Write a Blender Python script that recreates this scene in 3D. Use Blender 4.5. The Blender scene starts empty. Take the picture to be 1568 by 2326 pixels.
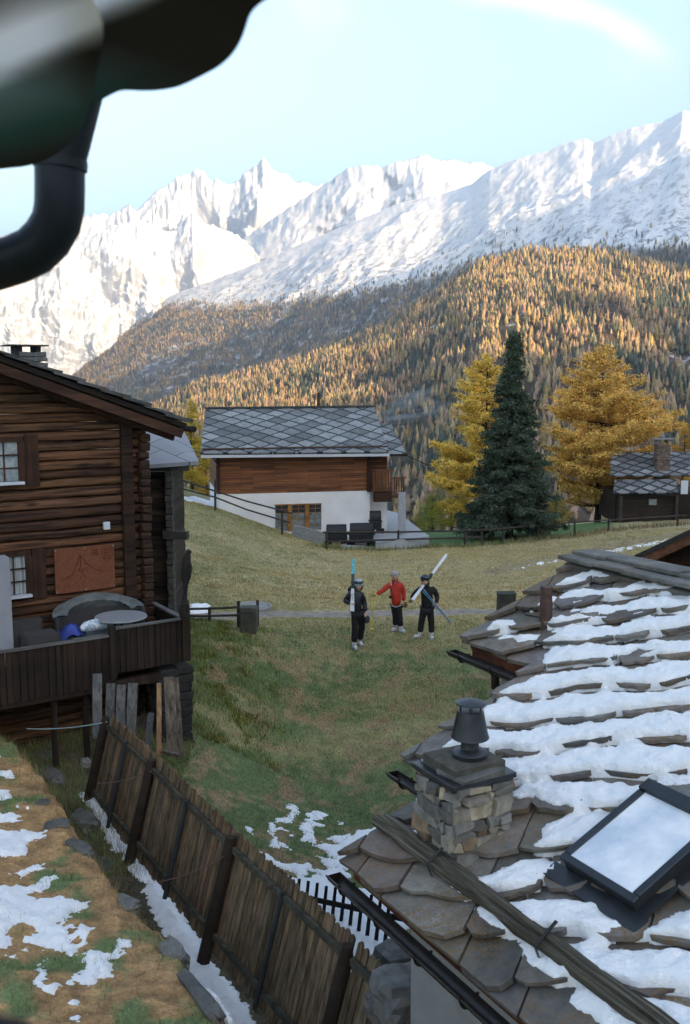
import bpy, bmesh, math, random
import numpy as np
from mathutils import Vector, Matrix
random.seed(7)
SC = bpy.context.scene
COL = SC.collection
R_ = math.radians

# ------------------------------------------------------------ camera
FPX, HOR = 995.6, 374.0
PITCH = math.atan((512 - HOR) / FPX)
camd = bpy.data.cameras.new('camera'); cam = bpy.data.objects.new('camera', camd); COL.objects.link(cam)
cam.location = (0, 0, 0); cam.rotation_euler = (math.pi/2 - PITCH, 0, 0)
camd.sensor_fit = 'VERTICAL'; camd.sensor_height = 36; camd.sensor_width = 24; camd.lens = 35
camd.clip_start = 0.05; camd.clip_end = 60000
camd.dof.use_dof = True; camd.dof.focus_distance = 24; camd.dof.aperture_fstop = 4.0
SC.camera = cam

# ------------------------------------------------------------ world, sun, exposure
SUN_EL, SUN_AZ = R_(15), math.atan2(-0.8, 0.6)     # azimuth as the angle of the to-sun vector in XY
TOSUN = np.array([math.cos(SUN_AZ)*math.cos(SUN_EL), math.sin(SUN_AZ)*math.cos(SUN_EL), math.sin(SUN_EL)])
w = bpy.data.worlds.new('World'); SC.world = w; w.use_nodes = True
nt = w.node_tree; nt.nodes.clear()
bg = nt.nodes.new('ShaderNodeBackground'); out = nt.nodes.new('ShaderNodeOutputWorld'); sky = nt.nodes.new('ShaderNodeTexSky')
sky.sky_type = 'NISHITA'; sky.sun_disc = False; sky.sun_elevation = SUN_EL; sky.sun_rotation = math.pi/2 - SUN_AZ
sky.altitude = 1600; sky.air_density = 1.0; sky.dust_density = 1.1; sky.ozone_density = 2.8
bg.inputs[1].default_value = 0.13
nt.links.new(sky.outputs[0], bg.inputs[0]); nt.links.new(bg.outputs[0], out.inputs[0])
sl = bpy.data.lights.new('sun', 'SUN'); sl.energy = 3.0; sl.angle = R_(0.5); sl.color = (1.0, 0.86, 0.66)
sun = bpy.data.objects.new('sun', sl); COL.objects.link(sun)
sun.rotation_euler = Vector(TOSUN).to_track_quat('Z', 'Y').to_euler(); sun.location = (60, -60, 60)
SC.cycles.volume_bounces = 0
SC.view_settings.view_transform = 'Standard'; SC.view_settings.look = 'None'
SC.view_settings.exposure = 2.62; SC.view_settings.gamma = 1.0
SC.view_settings.use_white_balance = True; SC.view_settings.white_balance_temperature = 10200; SC.view_settings.white_balance_tint = 12

# ------------------------------------------------------------ helpers
CP, SP = math.cos(PITCH), math.sin(PITCH)
KV = 690/1568
def ray(x, y):                     # direction of a photo point (1568-wide grid), scaled to Y = 1
    dx = (x*KV-345)/FPX; dy = (512-y*KV)/FPX
    v = np.array([dx, CP+dy*SP, -SP+dy*CP]); return v/v[1]
def atY(x, y, Y): return ray(x, y)*Y
def atZ(x, y, Z):
    r = ray(x, y); return r*(Z/r[2])
def unit(v):
    v = np.asarray(v, float); return v/np.linalg.norm(v)

def obj(name, me, mat=None, parent=None, loc=None):
    o = bpy.data.objects.new(name, me); COL.objects.link(o)
    if mat is not None:
        for m in (mat if isinstance(mat, (list, tuple)) else [mat]): me.materials.append(m)
    if parent: o.parent = parent
    if loc is not None: o.location = loc
    return o
def tag(o, label=None, cat=None, group=None, kind=None):
    if label: o['label'] = label
    if cat: o['category'] = cat
    if group: o['group'] = group
    if kind: o['kind'] = kind
    return o
def empty(name, loc, rz=0, label=None, cat=None, group=None):
    o = bpy.data.objects.new(name, None); COL.objects.link(o); o.location = loc; o.rotation_euler = (0, 0, rz)
    o.empty_display_size = .2
    return tag(o, label, cat, group)
def kids(o): return [c for c in bpy.data.objects if c.parent == o]
def copy_tree(o, parent=None):
    c = o.copy(); COL.objects.link(c)
    if parent: c.parent = parent
    for ch in kids(o): copy_tree(ch, c)
    return c
def mesh_np(name, V, F, smooth=False, mi=None, cols=None):
    """V (n,3); F (m,k) array of tri or quad indices"""
    me = bpy.data.meshes.new(name); V = np.asarray(V, np.float32); F = np.asarray(F, np.int32)
    m, k = F.shape
    me.vertices.add(len(V)); me.vertices.foreach_set('co', V.ravel())
    me.loops.add(m*k); me.loops.foreach_set('vertex_index', F.ravel())
    me.polygons.add(m); me.polygons.foreach_set('loop_start', np.arange(0, m*k, k, dtype=np.int32))
    me.polygons.foreach_set('loop_total', np.full(m, k, np.int32))
    if smooth: me.polygons.foreach_set('use_smooth', np.ones(m, bool))
    if mi is not None: me.polygons.foreach_set('material_index', np.asarray(mi, np.int32))
    me.update(calc_edges=True)
    if cols is not None:
        for nm, c in cols.items():
            a = me.color_attributes.new(nm, 'FLOAT_COLOR', 'POINT')
            c = np.asarray(c, np.float32)
            if c.shape[1] == 3: c = np.hstack([c, np.ones((len(c), 1), np.float32)])
            a.data.foreach_set('color', c.ravel())
    return me
def grid_faces(nx, ny, keep=None):
    i = np.arange(nx*ny).reshape(ny, nx)
    q = np.stack([i[:-1, :-1], i[:-1, 1:], i[1:, 1:], i[1:, :-1]], -1).reshape(-1, 4)
    if keep is not None:
        k = keep.ravel(); q = q[k[q].any(1)]
    return q
def compact(V, F, extra=None):
    u, inv = np.unique(F, return_inverse=True)
    return V[u], inv.reshape(F.shape), (None if extra is None else extra[u])

class MB:
    """collects solids; build() links them as ONE mesh object"""
    def __init__(s): s.v = []; s.f = []; s.m = []
    def add(s, V, F, mi=0):
        b = len(s.v); s.v += [tuple(p) for p in V]; s.f += [tuple(i+b for i in f) for f in F]; s.m += [mi]*len(F); return s
    def box(s, c, d, rz=0, rx=0, ry=0, mi=0, jit=0):
        M = Matrix.Rotation(rz, 3, 'Z') @ Matrix.Rotation(rx, 3, 'X') @ Matrix.Rotation(ry, 3, 'Y')
        V = []
        for k in range(8):
            p = Vector(((k & 1)-.5, ((k >> 1) & 1)-.5, ((k >> 2) & 1)-.5))
            p = Vector((p.x*d[0], p.y*d[1], p.z*d[2]))
            if jit: p += Vector([random.uniform(-jit, jit) for _ in range(3)])
            V.append(M @ p + Vector(c))
        return s.add(V, [(0, 2, 3, 1), (4, 5, 7, 6), (0, 1, 5, 4), (2, 6, 7, 3), (0, 4, 6, 2), (1, 3, 7, 5)], mi)
    def bar(s, a, b, w_, h_, up=(0, 0, 1), mi=0, w2=None, h2=None):
        a = Vector(a); b = Vector(b); d = (b-a).normalized(); u = Vector(up)
        x = d.cross(u)
        if x.length < 1e-4: x = d.cross(Vector((1, 0, 0)))
        x.normalize(); y = x.cross(d).normalized(); w2 = w2 or w_; h2 = h2 or h_
        V = [a+x*sx*w_/2+y*sy*h_/2 for sx, sy in ((-1, -1), (1, -1), (1, 1), (-1, 1))] + \
            [b+x*sx*w2/2+y*sy*h2/2 for sx, sy in ((-1, -1), (1, -1), (1, 1), (-1, 1))]
        return s.add(V, [(0, 1, 2, 3), (7, 6, 5, 4), (0, 4, 5, 1), (1, 5, 6, 2), (2, 6, 7, 3), (3, 7, 4, 0)], mi)
    def tube(s, pts, rad, n=10, mi=0, cap=True, jit=0):
        pts = [Vector(p) for p in pts]
        if not isinstance(rad, (list, tuple)): rad = [rad]*len(pts)
        V = []; px = None
        for i, p in enumerate(pts):
            d = (pts[min(i+1, len(pts)-1)]-pts[max(i-1, 0)]).normalized()
            if px is None:
                px = d.cross(Vector((0, 0, 1)))
                if px.length < .05: px = d.cross(Vector((0, 1, 0)))
            px = (px - d*px.dot(d)).normalized(); py = d.cross(px)
            for k in range(n):
                a = 2*math.pi*k/n; r = rad[i]*(1+random.uniform(-jit, jit))
                V.append(p+px*math.cos(a)*r+py*math.sin(a)*r)
        F = []
        for i in range(len(pts)-1):
            for k in range(n):
                a = i*n+k; b = i*n+(k+1) % n
                F.append((a, b, b+n, a+n))
        if cap: F.append(tuple(range(n-1, -1, -1))); F.append(tuple((len(pts)-1)*n+k for k in range(n)))
        return s.add(V, F, mi)
    def lathe(s, prof, c=(0, 0, 0), n=20, mi=0, cap=True):
        return s.tube([(c[0], c[1], c[2]+z) for r, z in prof], [max(r, 1e-4) for r, z in prof], n, mi, cap)
    def prism(s, poly, a, b, mi=0):
        """poly: list of 3D points (planar); extruded by vector from a to b"""
        n = len(poly); off = Vector(b)-Vector(a)
        V = [Vector(p) for p in poly]+[Vector(p)+off for p in poly]
        F = [tuple(range(n-1, -1, -1)), tuple(range(n, 2*n))]+[(k, (k+1) % n, (k+1) % n+n, k+n) for k in range(n)]
        return s.add(V, F, mi)
    def build(s, name, mat, parent=None, smooth=False, bevel=0, loc=None, seg=1):
        me = bpy.data.meshes.new(name); me.from_pydata([tuple(v) for v in s.v], [], s.f)
        me.polygons.foreach_set('material_index', s.m)
        bm = bmesh.new(); bm.from_mesh(me)
        bmesh.ops.recalc_face_normals(bm, faces=bm.faces)
        if bevel: bmesh.ops.bevel(bm, geom=list(bm.edges), offset=bevel, segments=seg, affect='EDGES', clamp_overlap=True)
        bm.to_mesh(me); bm.free()
        if smooth:
            me.polygons.foreach_set('use_smooth', [True]*len(me.polygons))
            me.set_sharp_from_angle(angle=R_(40))
        me.update(); return obj(name, me, mat, parent, loc)

# numpy noise
_pr = np.random.RandomState(5).permutation(512); _pr = np.concatenate([_pr, _pr, _pr])
_gr = np.random.RandomState(6).uniform(-1, 1, (512, 2)); _gr /= np.linalg.norm(_gr, axis=1)[:, None]
def perlin(x, y):
    x = np.asarray(x, float); y = np.asarray(y, float)
    xi = np.floor(x).astype(int); yi = np.floor(y).astype(int); xf = x-xi; yf = y-yi; xi &= 511; yi &= 511
    u = xf**3*(xf*(xf*6-15)+10); v = yf**3*(yf*(yf*6-15)+10)
    def g(a, b, dx, dy):
        k = _pr[_pr[(xi+a) & 511]+((yi+b) & 511)]; q = _gr[k]; return q[..., 0]*dx+q[..., 1]*dy
    n0 = g(0, 0, xf, yf)*(1-u)+g(1, 0, xf-1, yf)*u; n1 = g(0, 1, xf, yf-1)*(1-u)+g(1, 1, xf-1, yf-1)*u
    return (n0*(1-v)+n1*v)*1.5
def fbm(x, y, o=4, lac=2.03, g=.5):
    s = 0; a = 1; t = 0
    for k in range(o): s = s+a*perlin(x+k*17.3, y-k*9.1); t += a; a *= g; x = x*lac; y = y*lac
    return s/t*1.3
def ridged(x, y, o=5):
    s = 0; a = 1; t = 0
    for k in range(o): s = s+a*(1-np.abs(perlin(x+k*13.7, y+k*5.3))*1.8); t += a; a *= .5; x = x*2.07; y = y*2.07
    return s/t
def smooth(a, b, x):
    t = np.clip((x-a)/(b-a), 0, 1); return t*t*(3-2*t)
def sdpoly(px, py, poly):
    """signed distance to polygon, positive inside"""
    P = np.asarray(poly, float)[:, :2]; Q = np.roll(P, -1, 0)
    d = np.full(px.shape, 1e9); ins = np.zeros(px.shape, bool)
    for (ax, ay), (bx, by) in zip(P, Q):
        ex, ey = bx-ax, by-ay; wx, wy = px-ax, py-ay
        t = np.clip((wx*ex+wy*ey)/(ex*ex+ey*ey+1e-12), 0, 1)
        d = np.minimum(d, (wx-ex*t)**2+(wy-ey*t)**2)
        c = ((ay > py) != (by > py)) & (px < (bx-ax)*(py-ay)/((by-ay) if abs(by-ay) > 1e-9 else 1e-9)+ax)
        ins ^= c
    return np.where(ins, 1, -1)*np.sqrt(d)

# ------------------------------------------------------------ materials
class NG:
    def __init__(s, name):
        s.m = bpy.data.materials.new(name); s.m.use_nodes = True; s.t = s.m.node_tree
        s.b = s.t.nodes['Principled BSDF']; s.o = s.t.nodes['Material Output']
        s.b.inputs['Specular IOR Level'].default_value = .3
    def n(s, t, **k):
        q = s.t.nodes.new(t)
        for a, b in k.items(): setattr(q, a, b)
        return q
    def l(s, a, b): s.t.links.new(a, b)
    def coord(s, scale=(1, 1, 1), rot=(0, 0, 0), which='Object'):
        c = s.n('ShaderNodeTexCoord'); m = s.n('ShaderNodeMapping'); m.inputs['Scale'].default_value = scale; m.inputs['Rotation'].default_value = rot
        s.l(c.outputs[which], m.inputs[0]); return m.outputs[0]
    def noise(s, co, scale, detail=4, rough=.55, dist=0):
        q = s.n('ShaderNodeTexNoise'); q.inputs['Scale'].default_value = scale; q.inputs['Detail'].default_value = detail
        q.inputs['Roughness'].default_value = rough; q.inputs['Distortion'].default_value = dist; s.l(co, q.inputs['Vector']); return q.outputs['Fac']
    def ramp(s, f, stops):
        r = s.n('ShaderNodeValToRGB'); e = r.color_ramp.elements
        while len(e) < len(stops): e.new(.5)
        for k, (p, c) in enumerate(stops):
            e[k].position = p; e[k].color = (c[0], c[1], c[2], 1) if not isinstance(c, (int, float)) else (c, c, c, 1)
        s.l(f, r.inputs[0]); return r.outputs[0]
    def mix(s, f, a, b, t='MIX'):
        q = s.n('ShaderNodeMix', data_type='RGBA', blend_type=t)
        for i, v in ((0, f), (6, a), (7, b)):
            if isinstance(v, (int, float)): q.inputs[i].default_value = v
            elif isinstance(v, tuple): q.inputs[i].default_value = (v[0], v[1], v[2], 1)
            else: s.l(v, q.inputs[i])
        return q.outputs[2]
    def math(s, op, a, b=0.0):
        q = s.n('ShaderNodeMath', operation=op)
        for i, v in ((0, a), (1, b)):
            if isinstance(v, (int, float)): q.inputs[i].default_value = v
            else: s.l(v, q.inputs[i])
        return q.outputs[0]
    def attr(s, name): q = s.n('ShaderNodeAttribute'); q.attribute_name = name; return q
    def col(s, c):
        if isinstance(c, tuple): s.b.inputs['Base Color'].default_value = (c[0], c[1], c[2], 1)
        else: s.l(c, s.b.inputs['Base Color'])
        return s
    def rough(s, r):
        if isinstance(r, (int, float)): s.b.inputs['Roughness'].default_value = r
        else: s.l(r, s.b.inputs['Roughness'])
        return s
    def bump(s, h, strength=.4, dist=.02):
        q = s.n('ShaderNodeBump'); q.inputs['Strength'].default_value = strength; q.inputs['Distance'].default_value = dist
        s.l(h, q.inputs['Height']); s.l(q.outputs[0], s.b.inputs['Normal']); return s
    def objrand(s): return s.n('ShaderNodeObjectInfo').outputs['Random']

def plain(name, c, rough=.6, metal=0, var=.25, sc=6, bump=.15):
    g = NG(name); co = g.coord(); n = g.noise(co, sc, 5)
    lo = tuple(x*(1-var) for x in c); hi = tuple(min(1, x*(1+var)) for x in c)
    g.col(g.ramp(n, [(.3, lo), (.7, hi)])).rough(rough); g.b.inputs['Metallic'].default_value = metal
    if bump: g.bump(g.noise(co, sc*8, 3), bump, .01)
    return g.m
def wood(name, dark, light, axis='X', sc=1.0, contrast=(.35, .65), rough=.75, streak=14, knots=True, tint=None):
    """long grain along the given object axis"""
    g = NG(name); s = {'X': (.35, streak, streak), 'Y': (streak, .35, streak), 'Z': (streak, streak, .35)}[axis]
    co = g.coord(tuple(v*sc for v in s)); n = g.noise(co, 1.2, 6, .6, .4)
    big = g.noise(g.coord((.8*sc, .8*sc, 1.6*sc)), 1.3, 3)
    c = g.ramp(n, [(contrast[0], dark), (contrast[1], light)])
    c = g.mix(g.ramp(big, [(.35, 0.0), (.7, .75)]), c, tuple(x*.45 for x in dark))
    if tint: c = g.mix(g.ramp(g.noise(g.coord(), 2.5, 4), [(.5, 0.0), (.62, .8)]), c, tint)
    if knots:
        s2 = {'X': (2.2, 7, 7), 'Y': (7, 2.2, 7), 'Z': (7, 7, 2.2)}[axis]
        v = g.n('ShaderNodeTexVoronoi'); v.inputs['Scale'].default_value = 1.0; g.l(g.coord(tuple(q*sc*.55 for q in s2)), v.inputs['Vector'])
        c = g.mix(g.ramp(v.outputs['Distance'], [(.05, .85), (.16, 0.0)]), c, tuple(x*.25 for x in dark))
    g.col(c).rough(rough).bump(n, .5, .012)
    return g.m
# ------------------------------------------------------------ cirrus wisps and a pale painted arc in the sky
def add_sky_streaks():
    geo = nt.nodes.new('ShaderNodeTexCoord')
    def dotd(v):
        q = nt.nodes.new('ShaderNodeVectorMath'); q.operation = 'DOT_PRODUCT'
        nt.links.new(geo.outputs['Generated'], q.inputs[0]); q.inputs[1].default_value = tuple(unit(v)); return q.outputs['Value']
    def m(op, a, b=0.0):
        q = nt.nodes.new('ShaderNodeMath'); q.operation = op
        for i, v in ((0, a), (1, b)):
            if isinstance(v, (int, float)): q.inputs[i].default_value = v
            else: nt.links.new(v, q.inputs[i])
        return q.outputs[0]
    def rmp(v, a, b, c=0.0, d=1.0):
        q = nt.nodes.new('ShaderNodeMapRange'); q.interpolation_type = 'SMOOTHSTEP'
        nt.links.new(v, q.inputs[0])
        for i, x in ((1, a), (2, b), (3, c), (4, d)): q.inputs[i].default_value = x
        return q.outputs[0]
    C0 = unit(ray(1033, 776)); rr = math.acos(C0 @ unit(ray(1360, 42)))
    ang = m('ARCCOSINE', dotd(C0))
    nz = nt.nodes.new('ShaderNodeTexNoise'); nz.inputs['Scale'].default_value = 9; nz.inputs['Detail'].default_value = 5
    nt.links.new(geo.outputs['Generated'], nz.inputs['Vector'])
    dev = m('ABSOLUTE', m('SUBTRACT', m('ADD', ang, m('MULTIPLY', m('SUBTRACT', nz.outputs['Fac'], .5), .02)), rr))
    core = rmp(dev, .016, .0, 0, 1)
    along = rmp(m('ARCCOSINE', dotd(unit(ray(1300, 10)))), .12, .05, 0, 1)
    wide = m('MULTIPLY', rmp(m('ARCCOSINE', dotd(unit(ray(1420, 40)))), .10, .0, 0, .35), rmp(nz.outputs['Fac'], .4, .7))
    wisp = m('MULTIPLY', rmp(m('ARCCOSINE', dotd(unit(ray(715, 8)))), .05, .0, 0, .5), rmp(nz.outputs['Fac'], .35, .6))
    f = m('MINIMUM', m('ADD', m('ADD', m('MULTIPLY', core, along), wide), wisp), 1.0)
    mx = nt.nodes.new('ShaderNodeMix'); mx.data_type = 'RGBA'; nt.links.new(f, mx.inputs[0]); nt.links.new(sky.outputs[0], mx.inputs[6])
    mx.inputs[7].default_value = (2.1, 2.4, 2.75, 1); nt.links.new(mx.outputs[2], bg.inputs[0])
add_sky_streaks()

# ------------------------------------------------------------ ground
CTRL = [(640,1395,29.3),(1000,1393,29.5),(440,1400,27.5),(812,1470,25.8),(905,1434,27.5),(965,1449,26.7),(1060,1500,25),(560,1450,25.5),
 (440,1480,23.5),(440,1560,21.5),(420,1720,18.1),(620,1700,20.6),(800,1700,20.8),(700,1580,23.2),(950,1600,22.8),(700,1850,18.3),
 (850,1850,18.0),(600,1900,16.5),(750,1960,15.9),(1130,1395,30),(1500,1300,42),(800,1320,40),(1200,1320,40),(1000,1270,50),
 (740,1240,58),(905,1247,60),(1060,1242,61),(1220,1224,64),(1390,1200,68),(1568,1185,72),(1450,1245,57),(1568,1215,62),
 (420,1340,31),(400,1250,40),(400,1135,58),(500,1160,57.5),(640,1215,56.5),(600,1300,44),(500,1240,48),(1000,1208,75),(1250,1198,80),
 (430,1110,72),(1480,1176,78),(700,1225,68),(880,1222,68)]
CW = [atY(*c) for c in CTRL]+[np.array(v, float) for v in [(-3.3,15.1,-7.75),(-1.9,12.3,-7.8),(-.3,9.9,-7.8),(-4.45,17,-7.55),(1,7,-7.9),(3,9,-7.9),
 (6,6,-7.9),(4,14,-8.2),(5,19,-8.0),(9,22,-7.8),(-6,19,-7.2),(-8,24,-6.8),(-12,22,-6.5),(-7,30,-6.2),(-14,40,-6),(0,0,-7.8),(-6,4,-7.4),(12,30,-7.4),(20,45,-8.8),(-9,14,-7.0),
 (-2,85,-13.5),(20,92,-14.5),(-20,88,-11)]]
CW = np.array(CW)
def _tps():
    X = CW[:, :2]; n = len(X); d = np.linalg.norm(X[:, None]-X[None], axis=2)
    K = np.where(d > 0, d*d*np.log(d+1e-9), 0)+np.eye(n)*.8
    Pm = np.hstack([np.ones((n, 1)), X]); A = np.zeros((n+3, n+3)); A[:n, :n] = K; A[:n, n:] = Pm; A[n:, :n] = Pm.T
    return np.linalg.solve(A, np.concatenate([CW[:, 2], np.zeros(3)]))
_W = _tps()
def tps(x, y):
    x = np.asarray(x, float); y = np.asarray(y, float)
    z = _W[-3]+_W[-2]*x+_W[-1]*y
    for (a, b), w_ in zip(CW[:, :2], _W[:-3]):
        d2 = (x-a)**2+(y-b)**2; z = z+w_*.5*d2*np.log(d2+1e-12)
    return z
BANK = np.array([(-6.6,18.0),(-6.0,17.1),(-4.95,15.4),(-4.2,14.1),(-3.62,12.9),(-3.05,12.0),(-2.42,11.1),(-1.8,10.15),(-1.2,9.35),(-.45,8.1),(.2,6.6),(.8,4.5)])
BANKPOLY = np.vstack([BANK, [(.8, -3), (-30, -3), (-30, 18.5), (-12, 18.4)]])
def base_z(x, y):
    xe = np.clip(x, -24, 34); ye = np.clip(y, 3, 90)
    z = tps(xe, ye)
    z = z+.05*fbm(x*.9, y*.9, 3)*smooth(200, 60, np.abs(y))
    far = -232+3*fbm(x*.002, y*.002, 3)
    k = smooth(86, 420, y)
    return z*(1-k)+far*k
def bank_top(x, y, d):
    return -6.42+.03*(14-y)*.6+.17*np.clip(d, 0, 6)+.10*fbm(x*1.1+4, y*1.1, 4)+.03*fbm(x*5, y*5, 2)
def ground_z(x, y):
    x = np.asarray(x, float); y = np.asarray(y, float)
    z = base_z(x, y)
    near = (x < 2) & (x > -31) & (y < 20) & (y > -4)
    if near.any():
        xs, ys = x[near], y[near]
        d = sdpoly(xs, ys, BANKPOLY)+.16*fbm(xs*1.7, ys*1.7, 3)
        k = smooth(-.34, .08, d)*smooth(18.4, 17.2, ys)
        zz = z[near]*(1-k)+bank_top(xs, ys, d)*k
        z = z.copy(); z[near] = zz
    return z
def gz(x, y): return float(ground_z(np.array([x]), np.array([y]))[0])
def hit(x, y, y0=5, y1=95):            # where the photo ray (x, y) meets the ground
    r = ray(x, y); Y = np.linspace(y0, y1, 1800)
    dz = r[2]*Y-ground_z(r[0]*Y, Y); k = np.argmax(dz < 0); return np.array([r[0]*Y[k], Y[k], gz(r[0]*Y[k], Y[k])])
def vproj(X, Y, Z):
    f = Y*CP-Z*SP; u = Y*SP+Z*CP
    return (345+FPX*X/f)/KV, (512-FPX*u/f)/KV

PATH = [(420,1402),(520,1398),(640,1396),(800,1397),(1000,1393),(1140,1392),(1300,1380)]
PATHW = np.array([hit(*q)[:2] for q in PATH])
TRACK = np.array([hit(*q)[:2] for q in [(1120,1300),(1200,1283),(1300,1262),(1400,1240),(1480,1225),(1567,1212)]])
def dline(x, y, L):
    d = np.full(x.shape, 1e9)
    for (ax, ay), (bx, by) in zip(L[:-1], L[1:]):
        ex, ey = bx-ax, by-ay; t = np.clip(((x-ax)*ex+(y-ay)*ey)/(ex*ex+ey*ey), 0, 1)
        d = np.minimum(d, np.hypot(x-ax-t*ex, y-ay-t*ey))
    return d
C_DRY = np.array([.36, .29, .155]); C_OLV = np.array([.245, .22, .10]); C_GRN = np.array([.115, .155, .065]); C_BRN = np.array([.27, .175, .10])
C_NEED = np.array([.37, .205, .095]); C_SOIL = np.array([.06, .045, .032]); C_PATH = np.array([.25, .20, .175]); C_LAWN = np.array([.075, .15, .05])
LAWN = np.array([hit(*q)[:2] for q in [(905,1250),(1000,1243),(1150,1236),(1300,1216),(1390,1202)]]+[(22,80),(30,95),(-5,95),(2,70)])
def gcol(x, y):
    x = np.asarray(x, float); y = np.asarray(y, float)
    n1 = fbm(x*.35, y*.35, 4); n2 = fbm(x*1.3+9, y*1.3, 4); n3 = fbm(x*5, y*5, 3)
    dry = smooth(24, 33, y)*.85+.1+n1*.40+n2*.34            # the upper meadow has dried, the slope below the path is greener
    dry = dry+.12-.34*smooth(4, 0, np.abs(y-17.5))+.45*smooth(0, 1.2, .9-np.abs((y-21-.4*x)/1.4))*smooth(-4, -2, x)
    dry = dry-.42*smooth(3, -7, x+.02*(y-40))*smooth(27, 34, y)-.12*smooth(50, 58, y)
    g = np.clip(dry, 0, 1)[:, None]
    c = C_GRN*(1-smooth(0, .45, g))+C_OLV*smooth(0, .45, g)
    c = c*(1-smooth(.45, .95, g))+C_DRY*smooth(.45, .95, g)
    b = (smooth(.0, .42, n2+.6*n3+.15*n1)*smooth(31, 22, y)*.85)[:, None]; c = c*(1-b)+C_BRN*b
    p = smooth(.52, .30, dline(x, y, PATHW)+.12*n3)[:, None]*.9; c = c*(1-p)+C_PATH*p
    p = smooth(1.2, .3, dline(x, y, TRACK))[:, None]*.35; c = c*(1-p)+C_PATH*p
    lw = smooth(-.5, .5, sdpoly(x, y, LAWN))[:, None]; c = c*(1-lw)+(C_LAWN*(1+.25*n2[:, None]))*lw
    gr = (smooth(-3.2, -4.0, x)*smooth(17.5, 19, y)*smooth(27, 24, y)*.7)[:, None]; c = c*(1-gr)+C_GRN*1.15*gr   # lush strip beside the terrace
    gully = smooth(1.2, .4, dline(x, y, np.array([(-5,18.2),(-3.9,15.6),(-2.5,13),(-1,10.4),(.6,7.4)])))[:, None]*smooth(-3.5, 1.5, -x)[:, None]
    c = c*(1-gully*.85)+C_SOIL*1.6*gully*.85
    d = sdpoly(x, y, BANKPOLY); k = smooth(-.3, .05, d)[:, None]*smooth(18.6, 17.6, y)[:, None]
    bk = C_NEED*(1+.35*n3[:, None]); gg = smooth(.05, .35, n2+.25*n1)[:, None]; bk = bk*(1-gg)+C_GRN*1.15*gg
    c = c*(1-k)+bk*k
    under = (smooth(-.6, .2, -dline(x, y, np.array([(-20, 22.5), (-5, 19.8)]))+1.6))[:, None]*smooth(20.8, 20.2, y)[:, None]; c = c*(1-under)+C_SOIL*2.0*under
    return c*(1+.22*n3[:, None])*1.0

def axis(segs):
    v = []
    for a, b, s_ in segs: v.append(np.arange(a, b, s_))
    return np.concatenate(v)
gx = axis([(-9000, -1000, 1000), (-1000, -120, 110), (-120, -30, 6), (-30, -9, .6), (-9, 2, .075), (2, 16, .22), (16, 50, .8), (50, 130, 6), (130, 1000, 110), (1000, 9001, 1000)])
gy = axis([(-3000, -300, 900), (-300, -20, 20), (-20, 5, 1.2), (5, 19, .075), (19, 33, .16), (33, 72, .4), (72, 130, 2.5), (130, 500, 30), (500, 16001, 900)])
GX, GY = np.meshgrid(gx, gy); GXf, GYf = GX.ravel(), GY.ravel(); GZ = ground_z(GXf, GYf)
gm = NG('meadow_ground'); a = gm.attr('Col'); co = gm.coord()
n = gm.noise(co, 22, 5, .65); n2 = gm.noise(co, 3.2, 5, .6)
c = gm.mix(1.0, a.outputs['Color'], gm.ramp(n, [(.25, .55), (.75, 1.5)]), 'MULTIPLY'); c = gm.mix(.7, c, gm.ramp(n2, [(.3, .6), (.7, 1.4)]), 'MULTIPLY')
gm.col(c).rough(.95).bump(n, .6, .03)
tag(obj('ground', mesh_np('ground', np.stack([GXf, GYf, GZ], 1), grid_faces(len(gx), len(gy)), True, cols={'Col': gcol(GXf, GYf)}), gm.m), kind='structure')

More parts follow.
